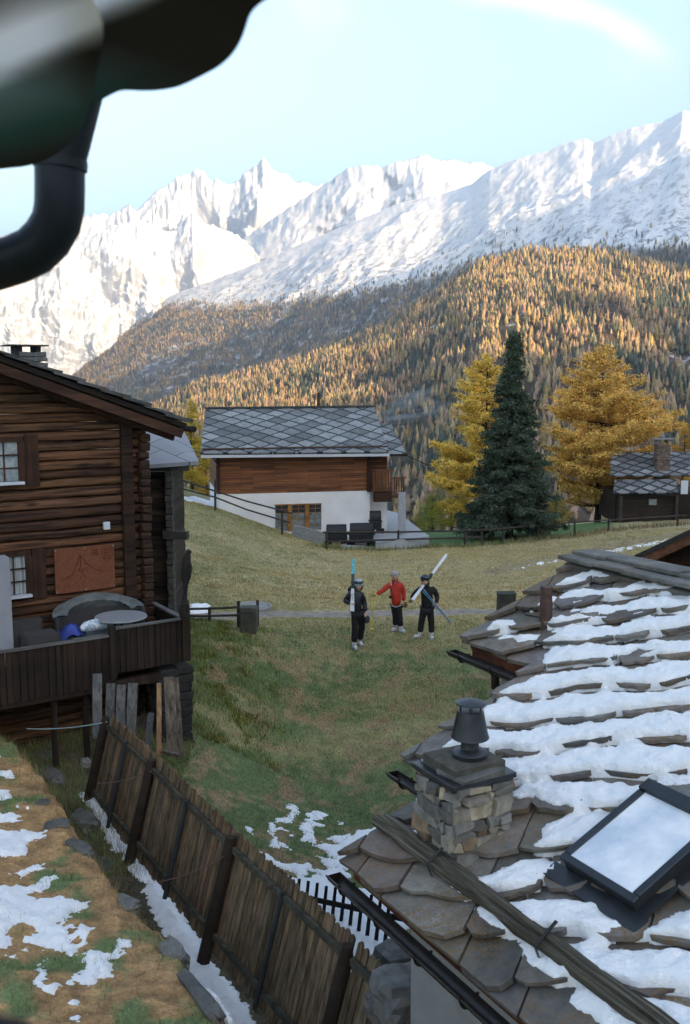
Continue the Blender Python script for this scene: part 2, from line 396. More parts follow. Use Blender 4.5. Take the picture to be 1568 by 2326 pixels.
# ------------------------------------------------------------ mountains
def interp(pts, u):
    p = np.array(sorted(pts)); return np.interp(u, p[:, 0], p[:, 1])
def ridge_ratio(u, sil):
    yy = interp(sil, u); r = [ray(a_, b_)[2] for a_, b_ in zip(u, yy)]; return np.array(r)
def mountain(name, sil, dist, foot, z0, mat, n=(300, 120), amp=.12, shape=1.0, seed=0, crest=.004, fu=(14, 3), lat=0.0, spur=0.0, wn=(0, 1000), urange=(-500, 2100), back=.35):
    """sil: skyline as (photo x, photo y); dist: (x, metres); foot: distance factor"""
    u = np.linspace(urange[0], urange[1], n[0]); r = np.concatenate([np.linspace(0, 1, n[1]), 1+np.linspace(.02, back, 14)])
    ax = np.array([ray(q, 850)[0] for q in u]); D = interp(dist, u); E_ = ridge_ratio(u, sil)*D
    U, Rr = np.meshgrid(np.arange(n[0]), r); A = ax[U]; DD = D[U]; EE = E_[U]
    Y = DD*(foot+(1-foot)*Rr); rr = np.minimum(Rr, 1)
    Z = z0+(EE-z0)*rr**shape-np.clip(Rr-1, 0, 1)*(EE-z0)*1.6
    if spur:
        sa = A*fu[0]/np.ptp(ax)*.30+seed*1.7; sw = .35*fbm(sa*1.3, Rr*2.2+seed, 3); fr1 = (sa+sw+lat*.25*Rr) % 1; fr2 = (sa*2.7+sw*2+3) % 1; tri = 1-np.where(fr1 < .40, fr1/.40, (1-fr1)/.60); tri2 = 1-np.where(fr2 < .6, fr2/.6, (1-fr2)/.4)
        env0 = np.sin(np.pi*np.clip(Rr, 0, 1)**1.15)**.8; Y = Y-spur*DD*((1-tri)*.75+(1-tri2)*.3)*env0*(1-foot)
    X = A*Y
    s_ = fu[0]/np.ptp(ax); wp = fbm(A*s_*.35+seed, rr*fu[1]*.8, 3); nz = ridged(A*s_*.55+seed+lat*rr*3+wp*.5, rr*fu[1]*1.7+seed+wp*.5, 8)-.55
    env = np.where(Rr <= 1, np.sin(np.pi*np.clip(rr, 0, 1)**.8)**.8, .3)
    Z = Z+nz*amp*(EE-z0)*env+wn[0]*(EE-z0)*np.where(Rr <= 1, np.sin(np.pi*np.clip(rr, 0, 1))**.6, .2)*((ridged(X/wn[1]+seed, Y/wn[1], 7)-.55)*.7+.5*fbm(X/wn[1]*.5, Y/wn[1]*.5+seed, 3))+DD*crest*fbm(A*s_*6+seed, rr*fu[1]*4, 4)*np.clip(rr*2, 0, 1)
    return dict(V=np.stack([X, Y, Z], -1), u=u, r=r, name=name, mat=mat)
def link_mountain(md):
    V = md['V']; ny, nx, _ = V.shape
    return tag(obj(md['name'], mesh_np(md['name'], V.reshape(-1, 3), grid_faces(nx, ny), True, cols={'Floor': md['floor']} if 'floor' in md else None), md['mat']), kind='structure')

BUMPD = {}
def snow_rock(name, sc, rock=(.11, .115, .13), thr=(.50, .62), steep=(.35, .62), speck=0.0, specksc=.02, amount=1.0, speckz=None, vz=2.2, floor=False):
    g = NG(name); co = g.coord(); ge = g.n('ShaderNodeNewGeometry'); sp = g.n('ShaderNodeSeparateXYZ'); g.l(ge.outputs['Normal'], sp.inputs[0])
    nz = g.noise(g.coord((1, 1, vz)), sc, 9, .72, .6); st = g.ramp(sp.outputs['Z'], [(steep[0], 1.0), (steep[1], 0.0)])
    f = g.math('ADD', g.math('MULTIPLY', st, .30), nz)
    f = g.ramp(f, [(thr[0], 0.0), (thr[1], amount)])
    c = g.mix(f, (.90, .91, .93), rock)
    if speck:
        s2 = g.noise(co, specksc, 8, .75); f2 = g.ramp(s2, [(.52, 0.0), (.57, speck)])
        if speckz:
            p = g.n('ShaderNodeSeparateXYZ'); g.l(co, p.inputs[0]); mr = g.n('ShaderNodeMapRange'); g.l(p.outputs['Z'], mr.inputs[0])
            mr.inputs[1].default_value = speckz[0]; mr.inputs[2].default_value = speckz[1]; mr.inputs[3].default_value = 1; mr.inputs[4].default_value = 0
            f2 = g.math('MULTIPLY', f2, mr.outputs[0])
        c = g.mix(f2, c, (.05, .06, .07))
    if floor:
        fl = g.attr('Floor'); c = g.mix(g.math('MULTIPLY', fl.outputs['Fac'], g.ramp(g.noise(co, .02, 5), [(.38, .55), (.5, 1.0)])), c, (.13, .11, .095))
    g.col(c).rough(.8); g.bump(nz, .35, 10 if floor else 16); return g.m
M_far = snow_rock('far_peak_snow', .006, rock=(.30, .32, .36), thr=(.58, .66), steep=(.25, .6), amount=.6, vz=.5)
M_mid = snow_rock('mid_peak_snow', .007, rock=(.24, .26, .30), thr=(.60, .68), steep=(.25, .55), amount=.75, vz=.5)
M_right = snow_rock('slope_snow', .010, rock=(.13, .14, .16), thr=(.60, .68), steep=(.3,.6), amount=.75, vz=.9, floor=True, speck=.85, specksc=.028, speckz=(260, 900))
SIL1 = [(-500,600),(0,540),(60,533),(130,515),(193,495),(225,485),(260,487),(290,474),(305,466),(320,480),(350,450),(380,425),(425,395),(435,400),(455,381),(470,390),(487,410),(500,405),(525,417),(547,412),(565,390),(590,375),(605,357),(614,368),(625,385),(650,395),(675,412),(732,422),(800,430),(1200,470),(2100,500)]
SIL1B = [(-500,640),(0,565),(193,545),(230,530),(270,512),(300,505),(325,497),(350,510),(380,526),(410,522),(425,500),(445,480),(470,505),(515,520),(560,545),(600,590),(700,650),(2100,800)]
SIL2 = [(-500,1100),(130,830),(270,718),(360,645),(480,588),(575,530),(650,478),(720,433),(784,387),(809,376),(849,375),(866,382),(891,370),(925,364),(959,350),(975,357),(994,365),(1010,362),(1044,369),(1084,369),(1114,382),(1200,420),(2100,500)]
SIL3 = [(-500,1250),(130,862),(200,800),(330,706),(400,668),(480,640),(600,592),(700,548),(784,512),(850,485),(909,460),(1000,440),(1064,418),(1104,385),(1174,357),(1224,345),(1260,330),(1284,320),(1314,315),(1329,325),(1374,305),(1414,290),(1484,275),(1524,252),(1568,254),(1700,200),(2100,60)]
SILF = [(-500,1150),(130,1040),(300,948),(390,905),(460,872),(640,830),(700,812),(760,790),(820,765),(880,738),(960,690),(1050,625),(1100,598),(1180,574),(1300,572),(1400,582),(1450,600),(1568,618),(1800,640),(2100,700)]
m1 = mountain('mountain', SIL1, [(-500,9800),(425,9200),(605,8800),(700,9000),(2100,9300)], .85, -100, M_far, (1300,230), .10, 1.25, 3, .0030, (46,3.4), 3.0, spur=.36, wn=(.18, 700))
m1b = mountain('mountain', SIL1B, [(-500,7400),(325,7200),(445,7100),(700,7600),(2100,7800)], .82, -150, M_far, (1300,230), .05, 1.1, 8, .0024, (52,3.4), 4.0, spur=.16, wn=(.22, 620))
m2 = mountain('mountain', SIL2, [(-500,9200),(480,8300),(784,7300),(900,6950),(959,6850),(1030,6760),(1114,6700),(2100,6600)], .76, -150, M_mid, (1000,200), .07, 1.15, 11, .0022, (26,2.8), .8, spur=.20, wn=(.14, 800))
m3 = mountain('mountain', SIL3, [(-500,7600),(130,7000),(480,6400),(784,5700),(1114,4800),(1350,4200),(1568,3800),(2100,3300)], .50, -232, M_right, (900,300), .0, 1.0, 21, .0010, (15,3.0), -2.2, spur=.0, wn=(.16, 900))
for md in (m1, m1b, m2): link_mountain(md)
gfm = NG('forest_floor'); co = gfm.coord()
cf = gfm.ramp(gfm.noise(co, .02, 6, .6), [(.35, (.05, .04, .03)), (.6, (.12, .08, .05))])
gfm.col(gfm.mix(gfm.ramp(gfm.noise(co, .011, 7, .7), [(.60, 0.0), (.66, .8)]), cf, (.7, .72, .76))).rough(.95)
mf = mountain('hills', SILF, [(-500,2800),(300,2500),(640,2350),(1100,2200),(1568,2000),(2100,1900)], .22, -232, gfm.m, (260,150), .13, .95, 31, .003, (9,2.2), .5, back=.5)
link_mountain(mf)

# added unseen ridge behind right of camera, crest shaped to cast the village shade
def shade_ridge():
    h = unit([TOSUN[0], TOSUN[1]]); pq = np.array([-h[1], h[0]]); L = 2200.
    q = np.linspace(-3200, 5200, 340); H = interp(SHADE, q)+14*fbm(q*.01, q*0+2, 5)
    t = np.linspace(-1, 1, 41); Q, T = np.meshgrid(q, t)
    Z = -232+(H[None, :]+232)*(1-np.abs(T))**.9; A = L+T*1000+60*fbm(Q*.004, T*3, 3)*np.abs(T)
    X = h[0]*A+pq[0]*Q; Y = h[1]*A+pq[1]*Q
    Z = Z+60*fbm(Q*.004, T*4+7, 4)*np.abs(T)*(1-np.abs(T))*3
    tag(obj('mountain', mesh_np('mountain', np.stack([X, Y, Z], -1).reshape(-1, 3), grid_faces(len(q), len(t)), True), M_right), kind='structure')
SHADE = [(-3200,700),(-1500,900),(0,1150),(700,1190),(820,1210),(885,860),(1170,840),(1190,1010),(1290,1010),(1320,840),(1630,850),(1690,1200),(1850,1720),(2200,1860),(2600,1880),(3400,1840),(4200,1750),(5200,1300)]  # crest heights tuned so gaps let sun onto chosen forest patches
shade_ridge()

# ------------------------------------------------------------ forest
def forest_material(name):
    g = NG(name); a = g.attr('Col'); g.col(a.outputs['Color']).rough(.9); g.b.inputs['Specular IOR Level'].default_value = .1; return g.m
M_forest = forest_material('forest_foliage')
def tree_batch(P, H, kind, lod, rng):
    """merged low trees; kind 0 larch, 1 spruce"""
    N = len(P)
    if lod == 0: prof = [(0, .05), (.06, .72), (.24, .98), (.27, .66), (.46, .80), (.50, .50), (.70, .56), (.73, .34), (1, .02)]; ns = 7
    elif lod == 1: prof = [(0, .1), (.18, .95), (.36, .62), (.48, .78), (.72, .36), (1, .02)]; ns = 5
    else: prof = [(0, .6), (.45, .8), (1, .02)]; ns = 4
    nr = len(prof); zz = np.array([p[0] for p in prof]); rr = np.array([p[1] for p in prof])
    th = np.arange(ns)*2*np.pi/ns
    rot = rng.uniform(0, 6.28, N); rad = H*np.where(kind > .5, .17, .22)*rng.uniform(.8, 1.2, N)
    jit = rng.uniform(.5, 1.4, (N, nr, ns)); jz = rng.uniform(-.05, .05, (N, nr, ns)); jz[:, 0] = 0; jz[:, -1] = 0
    ang = th[None, None]+rot[:, None, None]+rng.uniform(-.3, .3, (N, nr, ns))
    prof_r = rr[None, :, None]*np.where(kind[:, None, None] > .5, (1.15-.75*zz[None, :, None]), 1.0)
    R = rad[:, None, None]*prof_r*jit
    X = P[:, 0, None, None]+R*np.cos(ang); Y = P[:, 1, None, None]+R*np.sin(ang); Z = P[:, 2, None, None]-.5+H[:, None, None]*(zz[None, :, None]+jz)
    V = np.stack([X, Y, Z], -1).reshape(-1, 3)
    k = np.arange(ns); base = []
    for i in range(nr-1):
        base.append(np.stack([i*ns+k, i*ns+(k+1) % ns, (i+1)*ns+(k+1) % ns, (i+1)*ns+k], 1))
    base = np.concatenate(base); F = (base[None]+(np.arange(N)*nr*ns)[:, None, None]).reshape(-1, 4)
    lar = np.array([.40, .28, .165])*rng.uniform(.65, 1.25, (N, 1))*np.stack([np.ones(N), rng.uniform(.85, 1.15, N), rng.uniform(.7, 1.3, N)], 1)
    spr = np.array([.085, .105, .085])*rng.uniform(.7, 1.4, (N, 1))
    C = np.where(kind[:, None] > .5, spr, lar); C = np.repeat(C, nr*ns, 0)*rng.uniform(.75, 1.25, (N*nr*ns, 1))
    return V, F, C
def sample_surface(md, n, rng, rmax=1.0, accept=None):
    V = md['V']; ny, nx, _ = V.shape; rmx = np.searchsorted(md['r'], rmax)-1
    # uniform over the ground area: weight by cell area
    a = V[:-1, :-1]; b = V[:-1, 1:]; c = V[1:, :-1]; ar = np.linalg.norm(np.cross(b-a, c-a), axis=2); ar[rmx:] = 0
    vx, vy = vproj(a[..., 0], a[..., 1], a[..., 2]); ar[(vx < -120) | (vx > 1690)] = 0
    if accept is not None: ar = ar*accept(vx, vy)
    p = ar.ravel()/ar.sum(); k = rng.choice(len(p), n, p=p); j, i = np.divmod(k, nx-1); s = rng.rand(n, 1); t = rng.rand(n, 1)
    return V[j, i]*(1-s)*(1-t)+V[j, i+1]*s*(1-t)+V[j+1, i]*(1-s)*t+V[j+1, i+1]*s*t
rng = np.random.RandomState(3)
def accF(vx, vy):
    w_ = np.ones(vx.shape)
    w_ *= 1-.97*smooth(14, 4, np.abs((vy-(735+(1170-vx)*.62))))*((vx > 1040) & (vx < 1180))       # the stony gully
    w_ *= 1-.9*smooth(.30, .5, fbm(vx*.012, vy*.02, 3))*(vx > 1380)
    return w_
PF = sample_surface(mf, 30000, rng, 1.03, accF)
def treeline(vx): return np.interp(vx, [0,130,180,240,320,400,500,640,700,800,900,1000,1100,1150,1568], [900,830,800,765,708,695,700,690,676,668,648,622,590,570,560])
def acc3(vx, vy):
    tl = treeline(vx); w_ = smooth(-14, 6, vy-tl+9*fbm(vx*.03, vy*.05, 3)); w_ = w_+.12*smooth(-70, -5, vy-tl)*(fbm(vx*.03, vy*.06, 3) > .1)
    for cx, cy, rx, ry in ((360,835,50,14),(380,890,22,7),(250,770,14,30)): w_ = w_*(1-.95*(((vx-cx)/rx)**2+((vy-cy+(vx-cx)*.35)/ry)**2 < 1))
    return w_
_vx, _vy = vproj(m3['V'][..., 0], m3['V'][..., 1], m3['V'][..., 2]); _fl = smooth(-8, 14, _vy-treeline(_vx)+10*fbm(_vx*.03, _vy*.05, 3))
m3['floor'] = np.repeat(_fl.reshape(-1, 1), 3, 1); link_mountain(m3)
P3 = sample_surface(m3, 38000, rng, .98, acc3)
def kinds(P, rng, lo=.0):
    n_ = fbm(P[:, 0]*.006, P[:, 1]*.006, 3); return (rng.rand(len(P)) < np.clip(.38+.9*n_+lo, .1, .85)).astype(float)
kF = kinds(PF, rng); HF = 7+14*rng.rand(len(PF))**.8
order = np.argsort(PF[:, 1]-HF*8); 
vx, vy = vproj(PF[:, 0], PF[:, 1], PF[:, 2]+HF*.8)
vis = [i for i in order if 330 < vx[i] < 1600 and vy[i] < 1150]
near = np.array([i for i in vis][:300]); rest = np.setdiff1d(np.arange(len(PF)), near)
V, F, C = tree_batch(PF[rest], HF[rest], kF[rest], 1, rng); o = obj('forest', mesh_np('forest', V, F, False, cols={'Col': C}), M_forest)
tag(o, 'dense amber larch and dark spruce forest covering the spur behind the chalets', 'forest', kind='stuff')
k3 = kinds(P3, rng, .10); H3 = rng.uniform(12, 22, len(P3))
V, F, C = tree_batch(P3, H3, k3, 2, rng); o = obj('forest', mesh_np('forest', V, F, False, cols={'Col': C}), M_forest)
tag(o, 'hazy far forest on the slope below the snow line, beyond the valley', 'forest', kind='stuff')
protos = {}
for kd in (0, 1):
    for v in range(5):
        V, F, C = tree_batch(np.zeros((1, 3)), np.array([18.]), np.array([float(kd)]), 0, rng)
        nm = 'spruce_tree' if kd else 'larch_tree'; protos[kd, v] = mesh_np(nm, V, F, False, cols={'Col': C}); protos[kd, v].materials.append(M_forest)
for i in near:
    kd = int(kF[i]); o = bpy.data.objects.new('spruce_tree' if kd else 'larch_tree', protos[kd, random.randrange(5)]); COL.objects.link(o)
    o.location = PF[i]; s_ = HF[i]/18; o.scale = (s_, s_, s_); o.rotation_euler = (0, 0, random.uniform(0, 6.28))
    if kd: tag(o, 'small dark green spruce among the nearest trees of the forested spur', 'spruce tree', 'dark spruces in the forest on the spur')
    else: tag(o, 'small amber larch among the nearest trees of the forested spur', 'larch tree', 'amber larches in the forest on the spur')

# ------------------------------------------------------------ haze
def haze():
    b = MB(); b.box((0, 5500, (2300-236)/2), (40000, 24000, 2300+236))
    g = bpy.data.materials.new('haze'); g.use_nodes = True; t = g.node_tree; t.nodes.clear()
    v = t.nodes.new('ShaderNodeVolumePrincipled'); v.inputs['Color'].default_value = (.78, .88, 1, 1); v.inputs['Density'].default_value = 1.3e-4
    v.inputs['Anisotropy'].default_value = .72; o_ = t.nodes.new('ShaderNodeOutputMaterial'); t.links.new(v.outputs[0], o_.inputs['Volume'])
    tag(b.build('haze', g), 'thin pale blue haze filling the valley air', 'haze', kind='stuff')
haze()
# ------------------------------------------------------------ slate roofed house in the right foreground
TH = R_(24); SD = np.array([.4886, -.8725, 0.]); WD = np.array([.8725*math.cos(TH), .4886*math.cos(TH), math.sin(TH)])
ND = np.cross(SD, WD); ND = unit(ND if ND[2] > 0 else -ND); P0 = atZ(782, 1950, -4.45)
HX = unit([.8725, .4886, 0])                   # horizontal, away from the eave
def RP(s, t, h=0.): return P0+s*SD+t*WD+h*ND
def st(x, y, h=0.):
    r = ray(x, y); q = P0+ND*h; P = r*(np.dot(q, ND)/np.dot(r, ND)); v = P-P0; return float(v @ SD), float(v @ WD)
c3 = lambda x, y: (886.2+x*.4348, 1533.8+y*.4348)
c4 = lambda x, y: (988.5+x*.36955, 1193+y*.36955)

def slate_mat(name, base=(.17, .158, .145), lichen=.75, needles=.9, rust=(.30, .12, .03)):
    g = NG(name); co = g.coord(); n = g.noise(co, 5, 6, .65); f = g.noise(co, 38, 4, .6)
    c = g.ramp(n, [(.3, tuple(v*.55 for v in base)), (.7, tuple(v*1.35 for v in base))])
    at = g.attr('Col'); c = g.mix(1.0, c, at.outputs['Color'], 'MULTIPLY')
    if needles: c = g.mix(g.math('MULTIPLY', g.ramp(f, [(.46, 0.0), (.60, 1.0)]), g.ramp(g.noise(co, 1.7, 4), [(.42, 0.0), (.60, needles)])), c, (.22, .115, .045))
    if lichen: c = g.mix(g.math('MULTIPLY', g.ramp(g.noise(co, 24, 5, .7), [(.55, 0.0), (.62, 1.0)]), g.ramp(g.noise(co, 1.1, 4), [(.52, 0.0), (.62, lichen)])), c, rust)
    g.col(c).rough(.72).bump(g.noise(co, 9, 8, .7), .7, .03); return g.m
M_slate = slate_mat('roof_slate'); 
M_metal = plain('dark_metal', (.05, .055, .06), .38, .6, .2); M_gut = plain('gutter_metal', (.035, .028, .025), .35, .5, .3)
M_zinc = plain('zinc_sheet', (.24, .26, .28), .4, .5, .2)
M_fascia = wood('red_fascia_wood', (.11, .03, .015), (.24, .075, .035), 'X', knots=False)
M_oldwood = wood('weathered_log', (.05, .042, .03), (.19, .165, .125), 'X', streak=20)
def snow_mat(name, litter=0.0):
    g = NG(name); co = g.coord(); c = (.90, .90, .90)
    if litter:
        v = g.noise(co, 42, 4, .75); k = g.math('MULTIPLY', g.ramp(v, [(.60, 0.0), (.70, litter)]), g.ramp(g.noise(co, 2.1, 3), [(.42, 0.15), (.66, 1.0)]))
        c = g.mix(k, c, (.42, .27, .17))
    g.col(c).rough(.65); g.b.inputs['Subsurface Weight'].default_value = 0.0
    g.bump(g.math('ADD', g.noise(co, 26, 5, .65), g.math('MULTIPLY', g.noise(co, 7, 3), 1.2)), .75, .035); return g.m
M_snow = snow_mat('snow_with_needles', .8); M_snowc = snow_mat('snow_clean', .12)
house = empty('stone_roofed_house', tuple(P0+SD*2+HX*3-np.array([0, 0, 3.4])), 0, 'house with snow covered stone slab roof, stepped eaves and skylight in the foreground', 'house')
HO = np.array(house.location)
def inh(o, parent=house):        # everything of this house is modelled in world coordinates, then hung under its Empty
    o.parent = parent; o.matrix_parent_inverse = Matrix.Translation(-Vector(HO)); return o

SMAX = 7.0
RECTS = [((0, SMAX), (-.06, 1.2)), ((-.70, SMAX), (1.2, 3.03)), ((-2.0, SMAX), (3.03, 5.0))]
PHI = R_(36); E1 = (math.cos(PHI), math.sin(PHI)); E2 = (math.sin(PHI), -math.cos(PHI)); PITCHR = .45
def warp(s, t): return .10*fbm(s*1.1+3, t*1.1, 2)
def rowf(s, t):
    b = (s*E2[0]+t*E2[1])/PITCHR+warp(s, t)/PITCHR; k = np.floor(b); return k, b-k
def clip_rect(poly, sx, tx):
    for ax, v, sg in ((0, sx[0], 1), (0, sx[1], -1), (1, tx[0], 1), (1, tx[1], -1)):
        o_ = []
        for i in range(len(poly)):
            p, q = poly[i], poly[(i+1) % len(poly)]; pi = (p[ax]-v)*sg >= 0; qi = (q[ax]-v)*sg >= 0
            if pi: o_.append(p)
            if pi != qi: k = (v-p[ax])/(q[ax]-p[ax]); o_.append(tuple(p[j]+(q[j]-p[j])*k for j in range(3)))
        poly = o_
        if len(poly) < 3: return []
    return poly
def slates():
    rg = random.Random(4); V = []; F = []; C = []
    for k in range(-16, 14):
        a = -6+rg.uniform(0, .6)
        while a < 11:
            L = rg.choice([.40, .48, .55, .66, .78, .92]); b0 = k*PITCHR; th = rg.uniform(.035, .06); dh = rg.uniform(-.012, .012)
            col = rg.uniform(.6, 1.35); tint = (col*rg.uniform(.95, 1.08), col, col*rg.uniform(.92, 1.05)); n = 7
            lo = rg.uniform(.0, .06)
            low = [(a+.012+(L-.024)*i/(n-1), b0+PITCHR*1.0+lo-(.09*abs(2*i/(n-1)-1)**4)*rg.uniform(.4, 1.2)+rg.uniform(-.022, .022), .098+dh) for i in range(n)]
            up = [(a+L-.01, b0-.16, -.012+dh), (a+.01, b0-.16, -.012+dh)]
            pts = []
            for (aa, bb, h) in low+up:
                s = aa*E1[0]+bb*E2[0]; t = aa*E1[1]+bb*E2[1]; wv = float(warp(np.float64(s), np.float64(t)))
                pts.append((s-wv*E2[0], t-wv*E2[1], h))
            for sx, tx in RECTS:
                q = clip_rect(pts, sx, tx)
                if len(q) < 3: continue
                q2 = []
                for (s, t, h) in q:
                    j = .035*float(fbm(np.float64(s*4), np.float64(t*4), 2)); q2.append((s+j*(s < sx[0]+.05 and s < SMAX-.1), t+j*(t < tx[0]+.02), h))
                m = len(q2); b = len(V); V += [RP(s, t, h) for s, t, h in q2]+[RP(s, t, h-th) for s, t, h in q2]; C += [tint]*(2*m)
                F.append(tuple(range(b, b+m))); F.append(tuple(range(b+2*m-1, b+m-1, -1))); F += [(b+i, b+m+i, b+m+(i+1) % m, b+(i+1) % m) for i in range(m)]
            a += L
    me = bpy.data.meshes.new('roof'); me.from_pydata([tuple(v) for v in V], [], F)
    bm = bmesh.new(); bm.from_mesh(me); bmesh.ops.recalc_face_normals(bm, faces=bm.faces); bm.to_mesh(me); bm.free()
    at = me.color_attributes.new('Col', 'FLOAT_COLOR', 'POINT'); at.data.foreach_set('color', np.hstack([np.array(C), np.ones((len(C), 1))]).astype(np.float32).ravel())
    return me
roof = inh(obj('roof', slates(), M_slate)); roof['label'] = 'grey stone slabs laid in slanting courses'
b = MB()
for sx, tx in RECTS:            # boarding under the slabs
    q = [RP(sx[0]+.06, tx[0]+(.08), -.03), RP(sx[1], tx[0]+.08, -.03), RP(sx[1], tx[1]+.08, -.03), RP(sx[0]+.06, tx[1]+.08, -.03)]; b.prism(q, (0, 0, 0), tuple(-ND*.08))
rk = RP(0, 5.05, -.02); BK = np.array([HX[0]*math.cos(TH), HX[1]*math.cos(TH), -math.sin(TH)])      # the far side of the roof
q = [rk+SD*-1.9, rk+SD*SMAX, rk+SD*SMAX+BK*4, rk+SD*-1.9+BK*4]; b.prism(q, (0, 0, 0), (0, 0, -.1))
inh(b.build('roof_boarding', M_fascia))
# walls
b = MB(); zf = -8.3
def wallbox(s0, s1, t0, t1, ztop_off=.22):
    A = [RP(s0, t0), RP(s1, t0), RP(s1, t1), RP(s0, t1)]
    b.add([np.array([p[0], p[1], zf]) for p in A]+[p-np.array([0, 0, ztop_off]) for p in A], [(3, 2, 1, 0), (4, 5, 6, 7), (0, 1, 5, 4), (1, 2, 6, 5), (2, 3, 7, 6), (3, 0, 4, 7)])
wallbox(.45, SMAX-.3, .50, 5.0); wallbox(-.35, .45, 1.65, 5.0); wallbox(-1.7, -.35, 3.45, 5.0)
M_render = plain('grey_render', (.24, .235, .23), .9, 0, .12, 3, .3)
inh(b.build('wall', M_render))
b = MB()
for s0, s1, t0 in ((.0, SMAX, 0), (-.66, 0, 1.22), (-1.96, -.66, 3.05)):
    b.bar(RP(s0+.02, t0+.05, -.155), RP(s1, t0+.05, -.155), .035, .19)
for s0, t0, t1 in ((.03, .1, 1.2), (-.67, 1.3, 3.0), (-1.97, 3.1, 5.0)):
    b.bar(RP(s0, t0, -.13), RP(s0, t1, -.13), .035, .13)
inh(b.build('fascia', M_fascia)); 
# gutters
def gutter(s0, s1, t0, drop=.15, r=.072, out=.09):
    V = []; n = 9; m = MB()
    A = RP(s0, t0)-HX*out-np.array([0, 0, drop]); B = RP(s1, t0)-HX*out-np.array([0, 0, drop])
    for P in (A, B):
        for rr in (r, r-.007):
            for k in range(n):
                a_ = math.pi*k/(n-1); V.append(P+HX*math.cos(a_)*rr-np.array([0, 0, 1])*math.sin(a_)*rr*1.15)
    F = []
    for k in range(n-1): F += [(k, k+1, 2*n+k+1, 2*n+k), (n+k, 3*n+k, 3*n+k+1, n+k+1), (k, n+k, n+k+1, k+1), (2*n+k, 2*n+k+1, 3*n+k+1, 3*n+k)]
    F += [(0, 2*n, 3*n, n), (n-1, 2*n-1, 4*n-1, 3*n-1), tuple(range(n, 2*n))]
    m.add(V, F); Lg = s1-s0
    m.tube([A-HX*(r+.004), B-HX*(r+.004)], .011, 6)
    g = inh(m.build('gutter', M_gut, smooth=True))
    k = 0.25
    while k < Lg:
        p = A+SD*k; m = MB()
        pts = [p+HX*math.cos(a_)*(r+.006)-np.array([0, 0, 1])*math.sin(a_)*(r*1.15+.006) for a_ in np.linspace(-.1, math.pi+.3, 9)]
        for q0, q1 in zip(pts[:-1], pts[1:]): m.bar(q0, q1, .028, .006, up=tuple(SD))
        m.bar(pts[0], p+HX*out, .02, .006); k += .62
        o_ = m.build('bracket', M_gut); o_.parent = g
    return g
gutter(-.04, SMAX, 0.0); gutter(-.80, -.05, 1.22); gA = gutter(-2.12, -.70, 3.05)
b = MB(); q = RP(-1.25, 3.05)-HX*.09-np.array([0, 0, .23])
b.tube([q, q-np.array([0, 0, .14]), q-np.array([0, 0, .24])+HX*.12, q-np.array([0, 0, .34])+HX*.34, q-np.array([0, 0, 2.5])+HX*.42], .05, 10)
inh(b.build('downpipe', M_gut, smooth=True))
# ridge slabs
rg = random.Random(9); b = MB(); s = -2.0
while s < SMAX:
    L = rg.uniform(.45, .8)
    for side in (0, 1):
        c_ = RP(s+L/2, 5.03, .10+.05*side)+HX*(.13*(1 if side else -1)*1); 
        b.bar(c_-SD*L/2+np.array([0, 0, rg.uniform(-.015, .015)]), c_+SD*L/2+np.array([0, 0, rg.uniform(-.015, .015)]), .36+rg.uniform(-.03, .03), .055, up=(0, 0, 1))
    b.bar(RP(s, 4.88, .03), RP(s+L, 4.88, .03), .16, .13, up=tuple(ND))
    s += L-.01
M_moss = slate_mat('mossy_stone', (.15, .145, .13), .4, .4); o_ = b.build('ridge', M_moss, bevel=.012)
def white_attr(o_): 
    me = o_.data; a_ = me.color_attributes.new('Col', 'FLOAT_COLOR', 'POINT'); n_ = len(me.vertices)
    per = np.array([.75+.5*((i//8*37) % 17)/17 for i in range(n_)]); a_.data.foreach_set('color', np.stack([per, per, per, np.ones(n_)], 1).astype(np.float32).ravel())
white_attr(o_); inh(o_)

